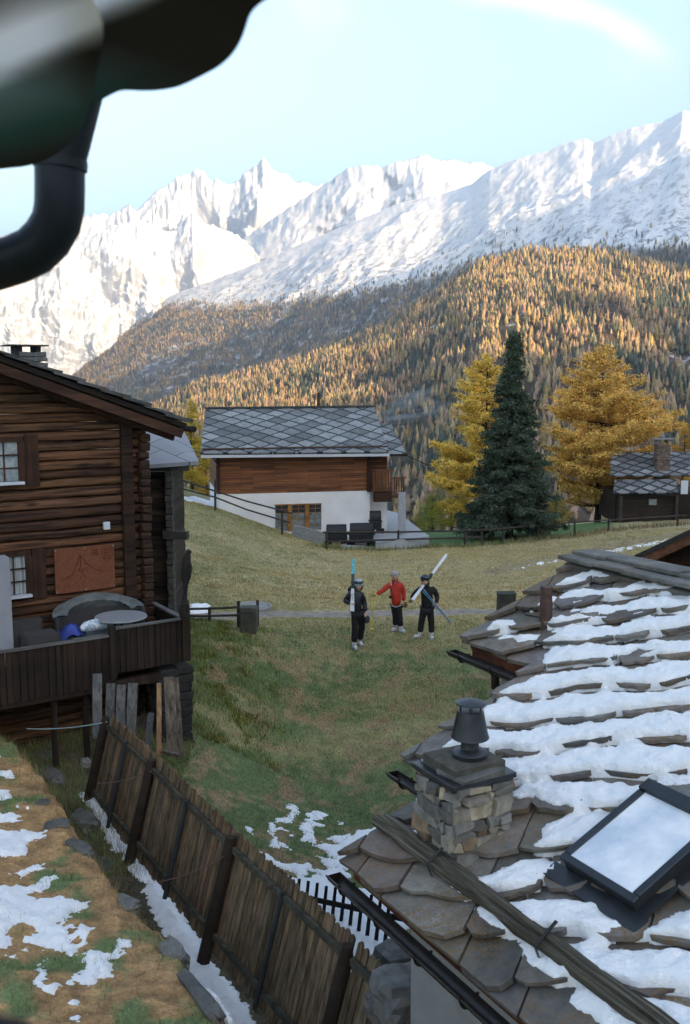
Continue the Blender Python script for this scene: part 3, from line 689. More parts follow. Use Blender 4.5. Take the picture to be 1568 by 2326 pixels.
# snow on the slabs
def roof_snow():
    U = [[(750,370),(830,320),(910,275),(980,258),(1095,290),(930,300),(905,340),(980,380),(1060,400),(1180,380),(1230,340),(1300,325),(1390,345),(1480,385),(1560,370),(1700,390),(1700,420),(1440,410),(1300,370),(1200,400),(1100,415),(900,410),(790,420)],
      [(820,480),(1140,460),(1145,490),(1040,525),(900,525),(830,520)],[(1165,440),(1240,420),(1330,415),(1480,430),(1520,450),(1500,500),(1350,490),(1220,500)],[(1540,440),(1800,450),(1800,520),(1560,510)],
      [(690,620),(760,560),(860,550),(1050,570),(1140,600),(1130,640),(1060,670),(900,660),(780,665)],[(1120,590),(1260,545),(1420,535),(1700,560),(1700,600),(1460,640),(1300,660),(1110,665)],
      [(330,620),(380,575),(470,570),(480,600),(440,630),(460,650),(660,640),(600,690),(520,700),(480,660),(390,670)],[(680,700),(770,675),(870,680),(1000,680),(1250,715),(1180,760),(1080,800),(900,810),(760,835),(690,820)],
      [(580,930),(680,890),(940,850),(1000,850),(1250,810),(1150,920),(1090,980),(1030,960),(960,960),(900,960),(700,985),(580,985)],[(1220,850),(1300,790),(1420,750),(1700,780),(1700,880),(1500,930),(1300,940),(1220,890)],
      [(1290,700),(1400,690),(1700,680),(1700,730),(1400,740),(1300,730)],[(650,440),(690,420),(740,425),(745,455),(700,470),(655,480)],[(495,530),(520,512),(560,512),(550,530)]]
    Lp = [(690,40),(620,70),(560,110),(490,170),(400,260),(330,330),(270,400),(300,430),(500,430),(620,490),(650,600),(900,680),(810,730),(790,860),(600,980),(520,1030),(350,1062),(330,1075),(1160,1830),(1500,2150),(2600,2150),(2600,0),(900,0)]
    Bp = [[(890,1010),(740,1035),(720,1140),(880,1135),(900,1100),(1080,1180),(1195,1280),(1120,1330),(1090,1400),(1100,1450),(1280,1375),(1450,1270),(1700,1130),(2000,900),(2000,560),(1568,575),(1440,560),(1330,600),(1300,640),(1050,850),(1040,900),(830,940),(900,985)],
      [(640,640),(700,605),(830,640),(900,680),(640,780)],[(990,640),(1010,625),(1045,690),(1030,705),(1000,710)]]
    polys = [np.array([st(*c4(*p), .1) for p in u]) for u in U]+[np.array([st(*c3(*p), .1) for p in Lp]), np.array([st(*c3(*p), .1) for p in [(25,815),(95,800),(165,735),(175,850),(120,905)]])]
    bare = [np.array([st(*c3(*p), .1) for p in q]) for q in Bp]
    nb = 22; a_ = np.arange(-3.6, 8.2, .024); rows = np.arange(-14, 9); fb = (np.arange(nb)+.5)/nb; bb = np.concatenate([(k+fb)*PITCHR for k in rows]); Fb = np.tile(fb, len(rows)); Kb = np.repeat(rows, nb)
    A_, B_ = np.meshgrid(a_, bb); sh = A_.shape; f = np.repeat(Fb, len(a_)); k = np.repeat(Kb, len(a_)).astype(float); A_ = A_.ravel(); B_ = B_.ravel()
    S = A_*E1[0]+B_*E2[0]; T = A_*E1[1]+B_*E2[1]; wv = warp(S, T); S = S-wv*E2[0]; T = T-wv*E2[1]
    M = np.max([sdpoly(S, T, p) for p in polys], 0)
    for q in bare: M = np.minimum(M, -sdpoly(S, T, q))
    lim = np.maximum.reduce([np.minimum(S-.03, T-.02), np.minimum(S+.66, T-1.24), np.minimum(S+1.95, T-3.06)]); M = np.minimum(M, np.minimum(lim, 4.96-T))
    M = M+.045+.05*fbm(S*5, T*5, 3)+.02*fbm(S*14, T*14, 2); M = np.where(lim < 0, -1, M)
    nn = fbm(A_*1.9+k*7.1, k*3.3, 3)+.25*fbm(A_*9, k*2.1+4, 2)
    gap = smooth(.05+.26*smooth(-.25, .25, nn), .0, f)*smooth(-.30, -.02, nn)+smooth(.88, 1.0, f)*smooth(.18, .45, nn)*.9
    M = np.minimum(M, .13)-gap*.27
    def blur(a, n_=2):
        a = a.reshape(sh).copy()
        for _ in range(n_): a[1:-1, 1:-1] = (a[1:-1, 1:-1]*2+a[:-2, 1:-1]+a[2:, 1:-1]+a[1:-1, :-2]+a[1:-1, 2:])/6
        return a.ravel()
    M = blur(M, 2)
    H = .098*f+.006+.056*smooth(0, .13, M)*(1+.45*fbm(S*2.6, T*2.6, 3))+.034*fbm(S*7, T*7, 3)*smooth(0, .1, M)
    H = blur(H, 2)+.016*fbm(S*19, T*19, 3)*smooth(0, .06, M); H = np.where(M > 0, H, np.minimum(.098*f, .05)-.04)
    keep = M > 0
    V = P0+S[:, None]*SD+T[:, None]*WD+H[:, None]*ND
    V, F, _ = compact(V, grid_faces(sh[1], sh[0], keep.reshape(sh)))
    o_ = obj('snow', mesh_np('snow', V, F, True), M_snow); tag(o_, 'melting white snow lying on the stone slab roof in the right foreground', 'snow', kind='stuff')
roof_snow()

# chimney
def chimney():
    sB, tB = st(1025, 1980, .05); sR, tR = st(1164, 1886, .05); sL, tL = st(960, 1915, .05)
    ws = min(max(sB-sL, .55), .8); wt = min(max(tR-tB, .6), .95); s0, s1, t0, t1 = sB-ws, sB, tB, tB+wt
    FB = RP(s1, t0, 0); r = ray(1025, 1797); ztop = (r*(FB[1]/r[1]))[2]
    ch = empty('stone_chimney', tuple(FB), math.atan2(SD[1], SD[0]), 'rubble stone chimney standing on the snowy slab roof with a metal cowl on top', 'chimney')
    # it is fixed to the house, so it is one of its parts
    del ch['label'], ch['category']; ch.parent = house; ch.matrix_parent_inverse = Matrix.Translation(-Vector(HO))
    # local frame: x = SD, y = HX (upslope, horizontal), z up, origin at the foot of the near corner
    W_, D_ = ws, wt*math.cos(TH); HT = ztop-FB[2]
    core = MB(); core.box((-W_/2, D_/2, HT/2-.1), (W_-.06, D_-.06, HT+.5)); core.build('mortar_core', plain('mortar', (.085, .075, .062), .95, 0, .3, 14, .4), ch)
    tones = [plain('chimney_stone', c_, .85, 0, .35, 9, .5) for c_ in ((.21, .20, .18), (.28, .25, .20), (.38, .32, .23), (.12, .115, .105), (.25, .17, .11))]
    rg = random.Random(12); b = MB()
    def face(ax, n_):                      # rows of stones on one face
        z = -.35
        while z < HT-.02:
            hgt = min(rg.uniform(.06, .15), HT-z+.0); x = 0
            Lf = D_ if ax == 'y' else W_
            while x < Lf-.02:
                l = rg.uniform(.07, .27); l = min(l, Lf-x)
                if Lf-x-l < .07: l = Lf-x
                pro = rg.uniform(.0, .045); cx = x+l/2; d_ = .12; jit = .024
                c_ = {('y', 1): (-d_/2+.012+pro, cx, z+hgt/2), ('y', -1): (-W_+d_/2-.012-pro, cx, z+hgt/2), ('x', -1): (-W_+cx, d_/2-.012-pro, z+hgt/2), ('x', 1): (-W_+cx, D_-d_/2+.012+pro, z+hgt/2)}[(ax, n_)]
                dd = (d_, l-.016, hgt-.014) if ax == 'y' else (l-.016, d_, hgt-.014)
                b.box(c_, dd, jit=jit, mi=rg.choice([0, 0, 1, 1, 2, 3, 4, 0])); x += l
            z += hgt
    face('y', 1); face('y', -1); face('x', -1); face('x', 1)
    o_ = b.build('stonework', tones, ch, smooth=True, bevel=.018, seg=2)
    c = MB(); c.box((-W_/2, D_/2, HT+.03), (W_+.09, D_+.09, .05), jit=.006); c.box((-W_/2, D_/2, HT-.005), (W_+.05, D_+.05, .03))
    o_ = c.build('cap', M_metal, ch, bevel=.006)
    c = MB(); c.box((-.12, D_*.42, HT+.085), (.36, D_*.78, .045), rz=.12, jit=.02); c.box((-.2, D_*.75, HT+.075), (.25, .3, .035), rz=-.3, jit=.02)
    o_ = c.build('cap_stone', M_moss, ch, bevel=.01); white_attr(o_)
    c = MB(); c.box((-W_+.16, D_*.32, HT+.068), (.36, .30, .02), rz=.05, rx=R_(2)); c.build('sheet', M_zinc, ch)
    # cowl
    u = RP(0, 0)*0; q = ray(1067, 1742); zc = ztop+.055; P = q*(zc/q[2]); lx = (P-FB) @ SD; ly = (P-FB) @ HX
    lx = min(max(lx, -W_+.16), -.16); ly = min(max(ly, .16), D_-.16)
    c = MB(); c.lathe([(.155, 0), (.158, .01), (.152, .02), (.152, .13), (.155, .14), (.148, .15), (.085, .185), (.08, .2), (.08, .30)], (lx, ly, HT+.05), 28)
    fl = c.build('flue', M_metal, ch, smooth=True)
    c = MB(); z0 = HT+.05
    c.lathe([(.165, .275), (.168, .28), (.16, .30), (.115, .52), (.11, .525), (.10, .52), (.145, .29), (.07, .275)], (lx, ly, z0), 28, cap=False)
    o_ = c.build('cowl', M_metal, fl, smooth=True)
    c = MB(); c.lathe([(.13, .58), (.134, .585), (.132, .592), (.08, .612), (.001, .625)], (lx, ly, z0), 28)
    for k in range(3):
        a_ = 2.1*k+.4; c.bar((lx+.1*math.cos(a_), ly+.1*math.sin(a_), z0+.50), (lx+.1*math.cos(a_), ly+.1*math.sin(a_), z0+.59), .018, .004)
    c.build('rain_cap', M_metal, fl, smooth=True)
    return s0, s1, t0, t1
chimney()

# skylight
def skylight():
    sa, ta = st(*c3(905, 945), .2); sb, tb = st(*c3(1265, 1183), .2); sc_, tc = st(*c3(1335, 615), .2)
    t0 = (ta+tb)/2; s0, s1 = sa, sb; t1 = t0+1.02
    sk = empty('skylight', tuple(RP(s0, t0)), 0); sk.parent = house; sk.matrix_parent_inverse = Matrix.Translation(-Vector(HO))
    def inn(o_): o_.parent = sk; o_.matrix_parent_inverse = Matrix.Translation(-Vector(RP(s0, t0))); return o_
    b = MB(); g_ = .0
    def bx(sA, sB_, tA, tB_, hA, hB): 
        q = [RP(sA, tA, hA), RP(sB_, tA, hA), RP(sB_, tB_, hA), RP(sA, tB_, hA)]; b.prism(q, (0, 0, 0), tuple(ND*(hB-hA)))
    for (sA, sB_, tA, tB_) in ((s0, s1, t0, t0+.035), (s0, s1, t1-.07, t1), (s0, s0+.035, t0+.035, t1-.07), (s1-.035, s1, t0+.035, t1-.07)): bx(sA, sB_, tA, tB_, .03, .175)
    inn(b.build('kerb', M_metal)); b = MB()
    for (sA, sB_, tA, tB_, h) in ((s0-.02, s1+.02, t0-.02, t0+.05, .21), (s0-.02, s1+.02, t1-.10, t1+.03, .24), (s0-.02, s0+.05, t0+.05, t1-.10, .215), (s1-.05, s1+.02, t0+.05, t1-.10, .215)): bx(sA, sB_, tA, tB_, .178, h)
    inn(b.build('frame', plain('skylight_frame', (.028, .035, .042), .35, .3, .15), bevel=.006)); b = MB()
    b.prism([RP(s0+.045, t0+.045, .196), RP(s1-.045, t0+.045, .196), RP(s1-.045, t1-.095, .196), RP(s0+.045, t1-.095, .196)], (0, 0, 0), tuple(ND*.006))
    g = NG('glass_painted_reflection'); co = g.coord(); g.col(g.ramp(g.noise(co, 2.2, 4), [(.35, (.50, .58, .66)), (.60, (.84, .84, .84))])).rough(g.ramp(g.noise(co, 3, 4), [(.4, .12), (.7, .5)])); g.b.inputs['Coat Weight'].default_value = .6  # blue-white sky reflection painted into the glass colour
    inn(b.build('glass', g.m)); b = MB()
    bx(s0-.12, s1+.12, t0-.16, t0-.005, .082, .092); bx(s1+.004, s1+.10, t0-.005, t1, .082, .090)
    inn(b.build('flashing', M_metal))
skylight()
# rusty vent pipe
def vent():
    s, t = st(1238, 1408, .09); p = RP(s, t, .06)
    b = MB(); b.tube([p-np.array([0, 0, .15]), p+np.array([0, 0, .40])], [.085, .068], 16); b.tube([p+np.array([0, 0, .40]), p+np.array([0, 0, .425])], [.075, .073], 16)
    inh(b.build('vent_pipe', plain('rusty_pipe', (.09, .05, .04), .7, .2, .5, 14), smooth=True))
    b = MB(); b.tube([RP(s-.1, t, .10), RP(s-.28, t-.05, .12), RP(s-.36, t-.02, .11), RP(s-.30, t+.1, .13)], .012, 6); inh(b.build('cable', M_gut))
vent()
# snow guard log
b = MB(); rg = random.Random(3)
for dt, r0, h in ((.44, .052, .12), (.52, .046, .115), (.485, .042, .17)):
    pts = []; s = .0+rg.uniform(-.05, .15)
    while s < SMAX: pts.append(RP(s, dt+rg.uniform(-.012, .012), h+rg.uniform(-.01, .01))); s += .3
    b.tube(pts, [r0*rg.uniform(.85, 1.15) for _ in pts], 9, jit=.14)
g = NG('split_log'); co = g.coord(rot=(0, 0, -math.atan2(SD[1], SD[0]))); mp = g.n('ShaderNodeMapping'); mp.inputs['Rotation'].default_value = (0, 0, -math.atan2(SD[1], SD[0])); mp.inputs['Scale'].default_value = (1, 1, 1)
tc = g.n('ShaderNodeTexCoord'); g.l(tc.outputs['Object'], mp.inputs[0]); m2_ = g.n('ShaderNodeMapping'); m2_.inputs['Scale'].default_value = (.8, 26, 26); g.l(mp.outputs[0], m2_.inputs[0])
nn_ = g.noise(m2_.outputs[0], 1.3, 6, .65, .5); g.col(g.ramp(nn_, [(.35, (.022, .018, .013)), (.5, (.075, .062, .045)), (.7, (.21, .185, .14))])).rough(.85).bump(nn_, .9, .03)
M_log = g.m; inh(b.build('snow_guard_log', M_log, smooth=True))
for s in (1.0, 2.4, 3.8):
    b = MB(); b.bar(RP(s, .36, .20), RP(s, .60, .245), .03, .006, up=tuple(ND)); b.bar(RP(s, .36, .20), RP(s, .355, .07), .03, .006); inh(b.build('log_bracket', M_gut))
# brown gabled barn beyond the ridge, at the right edge
def barn():
    Y = 17.5; A = atY(1441, 1262, Y); dr = unit(atY(1568, 1203, Y-.4)-A); bn = empty('barn', (A[0]+2.6, Y+1.5, -8.0), 0, 'dark red brown timber barn whose gable roof edge shows beyond the slab roof ridge', 'barn')
    def ib(o_): o_.parent = bn; o_.matrix_parent_inverse = Matrix.Translation(-Vector(bn.location)); return o_
    top = A+dr*3.2; bk = (atZ(1720, 1262-279*.4646+9, A[2])-A)*.8; dn = np.array([0, 0, -1.])
    m = MB(); m.prism([A, top, top-np.array([0, 0, .10]), A-np.array([0, 0, .10])], (0, 0, 0), tuple(bk)); rt = top+(top-A)*np.array([1, 1, -1])
    m.prism([top, rt, rt-np.array([0, 0, .10]), top-np.array([0, 0, .10])], (0, 0, 0), tuple(bk)); ib(m.build('roof', plain('dark_slate', (.03, .028, .026), .8)))
    m = MB(); off = np.array([0, .05, 0])
    m.bar(A+off+dn*.19+dr*.05, top+off+dn*.19, .05, .17, up=(0, 0, 1)); m.bar(A+off*6+dn*.30+dr*.3, top+off*6+dn*.30, .1, .12, up=(0, 0, 1)); ib(m.build('rake_board', wood('barn_rake_wood', (.10, .035, .016), (.25, .10, .05), 'X', knots=False)))
    m = MB(); q = A+np.array([.45, .8, -.30]); q2 = top+np.array([0, .8, -.25]); r2 = rt+np.array([-.45, .8, -.30])
    m.prism([np.array([q[0], q[1], -8.2]), q, q2, r2, np.array([r2[0], r2[1], -8.2])], (0, 0, 0), tuple(bk*.7)); ib(m.build('wall', wood('barn_boards', (.035, .012, .008), (.085, .03, .018), 'X', knots=False)))
barn()
# ------------------------------------------------------------ log house on the left
M_log_dark = None
def log_mat(name, dark, light, sc=1.0):
    g = NG(name); at = g.attr('Col'); co = g.coord((.55*sc, 9*sc, 9*sc)); n = g.noise(co, 1.4, 7, .65, .6)
    fine = g.noise(g.coord((2*sc, 60*sc, 60*sc)), 1.0, 4, .6)
    c = g.ramp(n, [(.38, dark), (.62, light)]); c = g.mix(.6, c, g.ramp(fine, [(.3, .35), (.7, 1.5)]), 'MULTIPLY')
    v = g.n('ShaderNodeTexVoronoi'); v.inputs['Scale'].default_value = 1.0; g.l(g.coord((1.3, 4.0, 4.0)), v.inputs['Vector'])
    c = g.mix(g.ramp(v.outputs['Distance'], [(.06, .9), (.22, 0.0)]), c, tuple(x*.2 for x in dark))
    c = g.mix(1.0, c, at.outputs['Color'], 'MULTIPLY'); g.col(c).rough(.7).bump(n, .7, .025); return g.m
def col_attr(o_, fn):
    me = o_.data; a_ = me.color_attributes.new('Col', 'FLOAT_COLOR', 'POINT'); n_ = len(me.vertices)
    co = np.zeros(n_*3, np.float32); me.vertices.foreach_get('co', co); c = fn(co.reshape(-1, 3)); a_.data.foreach_set('color', np.hstack([c, np.ones((n_, 1))]).astype(np.float32).ravel()); return o_
HB = atZ(327, 1370, -4.7)
LH = empty('log_house', (HB[0], HB[1], -7.3), math.atan2(.555, .832), 'dark weathered log house with a slate roof and boarded terrace on the left', 'house')
LZ = 7.3
def lw(x, y, z):   # local metres (z in world height) -> local point
    return (x, y, z+LZ)
def log_wall(x0, x1, ztop, zbot, y0, mat, name, parent, h=.185, depth=.16, rg=random.Random(2)):
    b = MB(); z = zbot; cols = []
    zm = max(ztop(q) for q in np.linspace(x0, x1, 40))
    while z < zm:
        hh = h*rg.uniform(.85, 1.15); xs = [x0]
        # clip each log against the sloping top
        def lim(x): return ztop(x)
        a, c_ = x0, x1
        xx = np.linspace(x0, x1, 60); ok = np.array([lim(q) > z+hh*.5 for q in xx])
        if ok.any():
            a, c_ = xx[ok].min(), xx[ok].max(); n = max(2, int((c_-a)/.5)+2); prof = [(0, -.5), (-.05, -.36), (-.068, 0), (-.05, .36), (0, .5), (depth, .5), (depth, -.5)]
            V = []; m = len(prof); off = rg.uniform(-.012, .012)
            for i in range(n):
                x = a+(c_-a)*i/(n-1); j = rg.uniform(-.009, .009); jz = rg.uniform(-.010, .010)
                V += [lw(x, y0+p*1.0+off+j, z+hh/2+q*hh*.97+jz) for p, q in prof]
            F = [tuple(range(m))]+[tuple((n-1)*m+k for k in range(m-1, -1, -1))]+[(i*m+k, (i+1)*m+k, (i+1)*m+(k+1) % m, i*m+(k+1) % m) for i in range(n-1) for k in range(m)]
            b.add(V, F); t = rg.uniform(.5, 1.35); cols += [(t*rg.uniform(.95, 1.15), t, t*rg.uniform(.8, 1.05))]*len(V)
        z += hh
    o_ = b.build(name, mat, parent, smooth=True)
    col_attr(o_, lambda c: np.array(cols)); return o_
RS = math.tan(R_(20.0)); RX = -5.2
def rk_z(x, off=0): return -.95+off+(.77-x)*RS if x > RX else -.95+off+(.77-RX)*RS-(RX-x)*RS
M_logs = log_mat('dark_logs', (.026, .012, .007), (.175, .075, .038))
log_wall(-10.0, .12, lambda x: rk_z(x, -.25), -7.5, 0, M_logs, 'wall', LH)
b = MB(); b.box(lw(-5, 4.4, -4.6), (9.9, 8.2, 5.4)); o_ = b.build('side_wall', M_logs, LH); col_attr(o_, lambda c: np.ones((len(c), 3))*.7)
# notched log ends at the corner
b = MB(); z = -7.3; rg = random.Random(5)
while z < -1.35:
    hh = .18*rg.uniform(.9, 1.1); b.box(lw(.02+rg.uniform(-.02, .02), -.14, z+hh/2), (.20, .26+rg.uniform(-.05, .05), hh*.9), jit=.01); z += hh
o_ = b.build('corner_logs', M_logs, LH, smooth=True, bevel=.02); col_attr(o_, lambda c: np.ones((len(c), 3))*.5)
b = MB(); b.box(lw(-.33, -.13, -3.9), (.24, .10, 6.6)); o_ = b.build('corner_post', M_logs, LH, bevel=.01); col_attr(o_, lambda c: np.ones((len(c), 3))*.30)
# roof
b = MB(); rg = random.Random(8); cols = []
for side in (1, -1):
    x = .86; i = 0
    while x > RX-.1:
        y = -.62
        while y < 8.6:
            L = rg.uniform(.5, .9); wd = .62; tk = rg.uniform(.035, .06)
            cx = x-.24; zz = -.95+(.77-cx)*RS+.03+rg.uniform(0, .02)
            px = cx if side == 1 else 2*RX-cx
            n0 = len(b.v); b.box(lw(px, y+L/2, zz), (wd, L-.015, tk), ry=math.atan(RS)*side-.075*side, jit=.012); y += L
            t = rg.uniform(.5, 1.3); cols += [(t, t, t)]*(len(b.v)-n0)
        x -= .44
o_ = b.build('roof', slate_mat('house_slate', (.085, .09, .09), .3, .35), LH); o_.data.color_attributes.new('Col', 'FLOAT_COLOR', 'POINT').data.foreach_set('color', np.hstack([np.array(cols), np.ones((len(cols), 1))]).astype(np.float32).ravel())
b = MB()
for side in (1, -1):
    def sx(x): return x if side == 1 else 2*RX-x
    for (z0, z1, y0, y1) in ((-.03, -.13, -.55, 8.6),):
        b.prism([lw(sx(.80), y0, -.95+(.77-.80)*RS+z0), lw(sx(RX), y0, -.95+(.77-RX)*RS+z0), lw(sx(RX), y0, -.95+(.77-RX)*RS+z1), lw(sx(.80), y0, -.95+(.77-.80)*RS+z1)], (0, 0, 0), (0, y1-y0, 0))
b.build('roof_boarding', plain('dark_boards', (.018, .012, .009), .8), LH); b = MB()  # very dark even colour on the boarding under the slates
for side in (1, -1):
    def sx(x): return x if side == 1 else 2*RX-x
    b.bar(lw(sx(.72), -.50, -.95+.05*RS-.27), lw(sx(RX), -.50, -.95+(.77-RX)*RS-.25), .05, .17); b.bar(lw(sx(.66), -.2, -.95-.34), lw(sx(RX), -.2, -.95+(.77-RX)*RS-.33), .10, .13)
b.build('rake_board', wood('rake_wood', (.045, .018, .010), (.115, .048, .026), 'X', knots=False), LH)
b = MB(); b.tube([lw(.86, -.70, -1.10), lw(.86, 8.6, -1.10)], .06, 10); b.tube([lw(.86, -.74, -1.10), lw(.86, -.70, -1.10)], .068, 10); b.build('gutter', M_gut, LH, smooth=True)
# chimney on the log house roof
b = MB(); rg = random.Random(6)
for z in np.arange(-.35, .62, .11):
    for x in (-.15, .15):
        for y in (0, .28): b.box(lw(-1.13+x+rg.uniform(-.01, .01), 3.3+y, z-.10), (.31, .30, .10), jit=.014)
pc = b.build('chimney', plain('grey_rubble', (.16, .16, .15), .9, 0, .4, 9, .5), LH, bevel=.012); b = MB()
b.box(lw(-1.25, 3.44, .62), (.86, .8, .035), jit=.012)
for x in (-.30, .26): b.box(lw(-1.19+x*.75, 3.44, .53), (.12, .45, .17), jit=.012)
q = b.build('chimney_cap', plain('slate_cap', (.06, .06, .06), .8), pc); 
# windows
M_pane = NG('window_glass'); _co = M_pane.coord(); M_pane.col(M_pane.ramp(M_pane.noise(_co, 5, 5), [(.35, (.16, .20, .21)), (.65, (.42, .46, .47))])).rough(.15); M_pane.b.inputs['Specular IOR Level'].default_value = .8; M_pane = M_pane.m
g = NG('net_curtain'); _co = g.coord((30, 1, 1)); g.col(g.ramp(g.noise(_co, 1, 4), [(.35, (.12, .15, .15)), (.6, (.5, .53, .53))])).rough(.6); M_curt = g.m
M_frame = wood('window_frame_wood', (.03, .012, .007), (.10, .04, .02), 'Z', knots=False); M_white = plain('white_paint', (.62, .64, .68), .5, 0, .06)
def house_window(x0, x1, z0, z1, pane, cols=3, rows=3):
    fr = MB(); y = -.085
    fr.box(lw((x0+x1)/2, y, z1+.05), (x1-x0+.2, .1, .1)); fr.box(lw(x0-.06, y, (z0+z1)/2), (.12, .12, z1-z0)); fr.box(lw(x1+.06, y, (z0+z1)/2), (.12, .12, z1-z0+.0))
    for k in range(1, cols): fr.box(lw(x0+(x1-x0)*k/cols, y-.015, (z0+z1)/2), (.026, .03, z1-z0))
    for k in range(1, rows): fr.box(lw((x0+x1)/2, y-.018, z0+(z1-z0)*k/rows), (x1-x0, .03, .026))
    f = fr.build('window', M_frame, LH); p = MB(); p.box(lw((x0+x1)/2, y+.005, (z0+z1)/2), (x1-x0, .02, z1-z0)); p.build('pane', pane, f)
    s_ = MB(); s_.box(lw((x0+x1)/2, y-.06, z0-.035), (x1-x0+.16, .16, .05)); s_.build('sill', M_white, f)
    sh = MB(); sh.box(lw(x1+.26, -.10, (z0+z1)/2), (.26, .05, z1-z0+.25)); o_ = sh.build('shutter', M_frame, f)
house_window(-3.25, -2.47, -2.00, -1.26, M_pane); house_window(-3.1, -2.42, -4.18, -3.44, M_curt)
# terrace
M_tb = wood('terrace_boards', (.013, .008, .006), (.055, .028, .018), 'Z', knots=False); M_rail = wood('grey_rail', (.07, .065, .06), (.22, .21, .19), 'X', knots=False)
tf = MB(); tf.box(lw(-4.3, -.78, -5.40), (9.1, 1.42, .10)); tf.box(lw(-4.3, -1.40, -5.86), (9.0, .14, .16)); tf.box(lw(-4.3, -.5, -5.86), (9.0, .14, .16)); tf.build('terrace_floor', M_tb, LH)
b = MB(); rg = random.Random(3); x = -8.8
while x < .20:
    wd = rg.uniform(.10, .135); lo = x < -1.27; b.box(lw(x+wd/2, -1.50, (-5.36 if lo else -5.20)), (wd-.012, .025, .95 if lo else .84), jit=.004); x += wd
y = -1.44
while y < -.05: b.box(lw(.19, y+.06, -5.2), (.025, .112, .84), jit=.004); y += .125
b.build('parapet', M_tb, LH); b = MB()
b.box(lw(-5.05, -1.50, -4.87), (7.5, .10, .035), jit=.004); b.box(lw(-.52, -1.50, -4.745), (1.52, .11, .035), jit=.004); b.bar(lw(.19, -1.48, -4.74), lw(.19, -.02, -4.72), .11, .035); b.build('handrail', M_rail, LH)
b = MB(); b.box(lw(.22, -1.53, -5.12), (.16, .14, .94)); b.build('parapet_post', M_tb, LH)
b = MB(); b.box(lw(-1.27, -1.53, -5.2), (.12, .10, 1.0)); b.build('parapet_post', M_tb, LH)
b = MB(); rg = random.Random(13)
for z in np.arange(-7.6, -5.86, .17):
    for k in range(2): b.box(lw(-.02+.34*k-.12+rg.uniform(-.03, .03), -1.25, z+.08), (.36, .5, .165), jit=.02)
b.build('stone_pier', plain('dark_rubble', (.028, .026, .024), .95, 0, .4, 8, .5), LH, bevel=.02)
for x in (-1.75, -2.35, -3.9): b = MB(); b.box(lw(x, -1.30, -6.55), (.10, .10, 1.4), jit=.01); b.build('support_post', M_tb, LH)
# white bin / box on the wall, pale column at the frame edge
b = MB(); b.box(lw(-.79, -.115, -3.0), (.13, .07, .15)); b.box(lw(-.79, -.155, -2.99), (.07, .02, .02)); tag(b.build('junction_box', M_white, None, bevel=.006), 'small white box fixed on the dark log wall above the rust coloured sign', 'box')
def free(o_, par=LH):      # a thing of its own, modelled in the house frame
    o_.location = par.location; o_.rotation_euler = par.rotation_euler; return o_
free(bpy.data.objects['junction_box'])
b = MB(); b.box(lw(-3.17, -.62, -4.5), (.55, .35, 2.35)); free(tag(b.build('column', plain('pale_render', (.30, .31, .34), .8, 0, .06), None), 'pale grey rendered column on the terrace at the left picture edge', 'column'))
# rust coloured plaque with a peak and a crest scratched into it
sg = empty('sign', tuple(HB*0), 0, 'rust coloured metal sign with an engraved peak and crest on the log wall', 'sign'); sg.location = LH.location; sg.rotation_euler = LH.rotation_euler
g = NG('corten'); co = g.coord(); n = g.noise(co, 14, 6, .7); g.col(g.ramp(n, [(.3, (.13, .040, .020)), (.7, (.27, .085, .040))])).rough(.75)
b = MB(); X0, X1, Z0, Z1 = -1.87, -.66, -4.26, -3.37; b.box(lw((X0+X1)/2, -.14, (Z0+Z1)/2), (X1-X0, .02, Z1-Z0)); b.build('plate', g.m, sg)
M_eng = plain('engraved_line', (.10, .028, .015), .9, 0, .1)
def eng(pts, w_=.014):
    m = MB()
    for (a, c_), (d, e) in zip(pts[:-1], pts[1:]): m.bar(lw(X0+a*(X1-X0), -.153, Z0+c_*(Z1-Z0)), lw(X0+d*(X1-X0), -.153, Z0+e*(Z1-Z0)), .006, w_, up=(0, 0, 1))
    return m
eng([(.10,.30),(.20,.36),(.28,.38),(.33,.52),(.38,.72),(.42,.82),(.46,.74),(.52,.62),(.62,.50),(.72,.44),(.80,.38)]).build('peak_line', M_eng, sg)
eng([(.42,.82),(.43,.62),(.40,.48),(.47,.36),(.50,.30)]).build('ridge_line', M_eng, sg)
eng([(.79,.92),(.96,.95),(.96,.76),(.93,.67),(.875,.63),(.82,.66),(.79,.74),(.79,.92)], .011).build('crest', M_eng, sg)
b = MB()
for i in range(3):
    for j in range(4): b.box(lw(X0+(.835+.04*i)*(X1-X0), -.153, Z0+(.70+.06*j)*(Z1-Z0)), (.024, .006, .030))
b.build('crest_marks', M_eng, sg); b = MB()
for j, l in enumerate((.15, .12, .15)): b.box(lw(X0+(.67)*(X1-X0), -.152, Z0+(.90-.05*j)*(Z1-Z0)), (l, .004, .02))
b.build('lettering_lines', M_eng, sg)
for (a, c_) in ((.02, .04), (.02, .96), (.98, .96), (.98, .04), (.5, .97), (.5, .03)):
    m = MB(); m.box(lw(X0+a*(X1-X0), -.155, Z0+c_*(Z1-Z0)), (.03, .012, .03)); m.build('screw', M_zinc, sg)
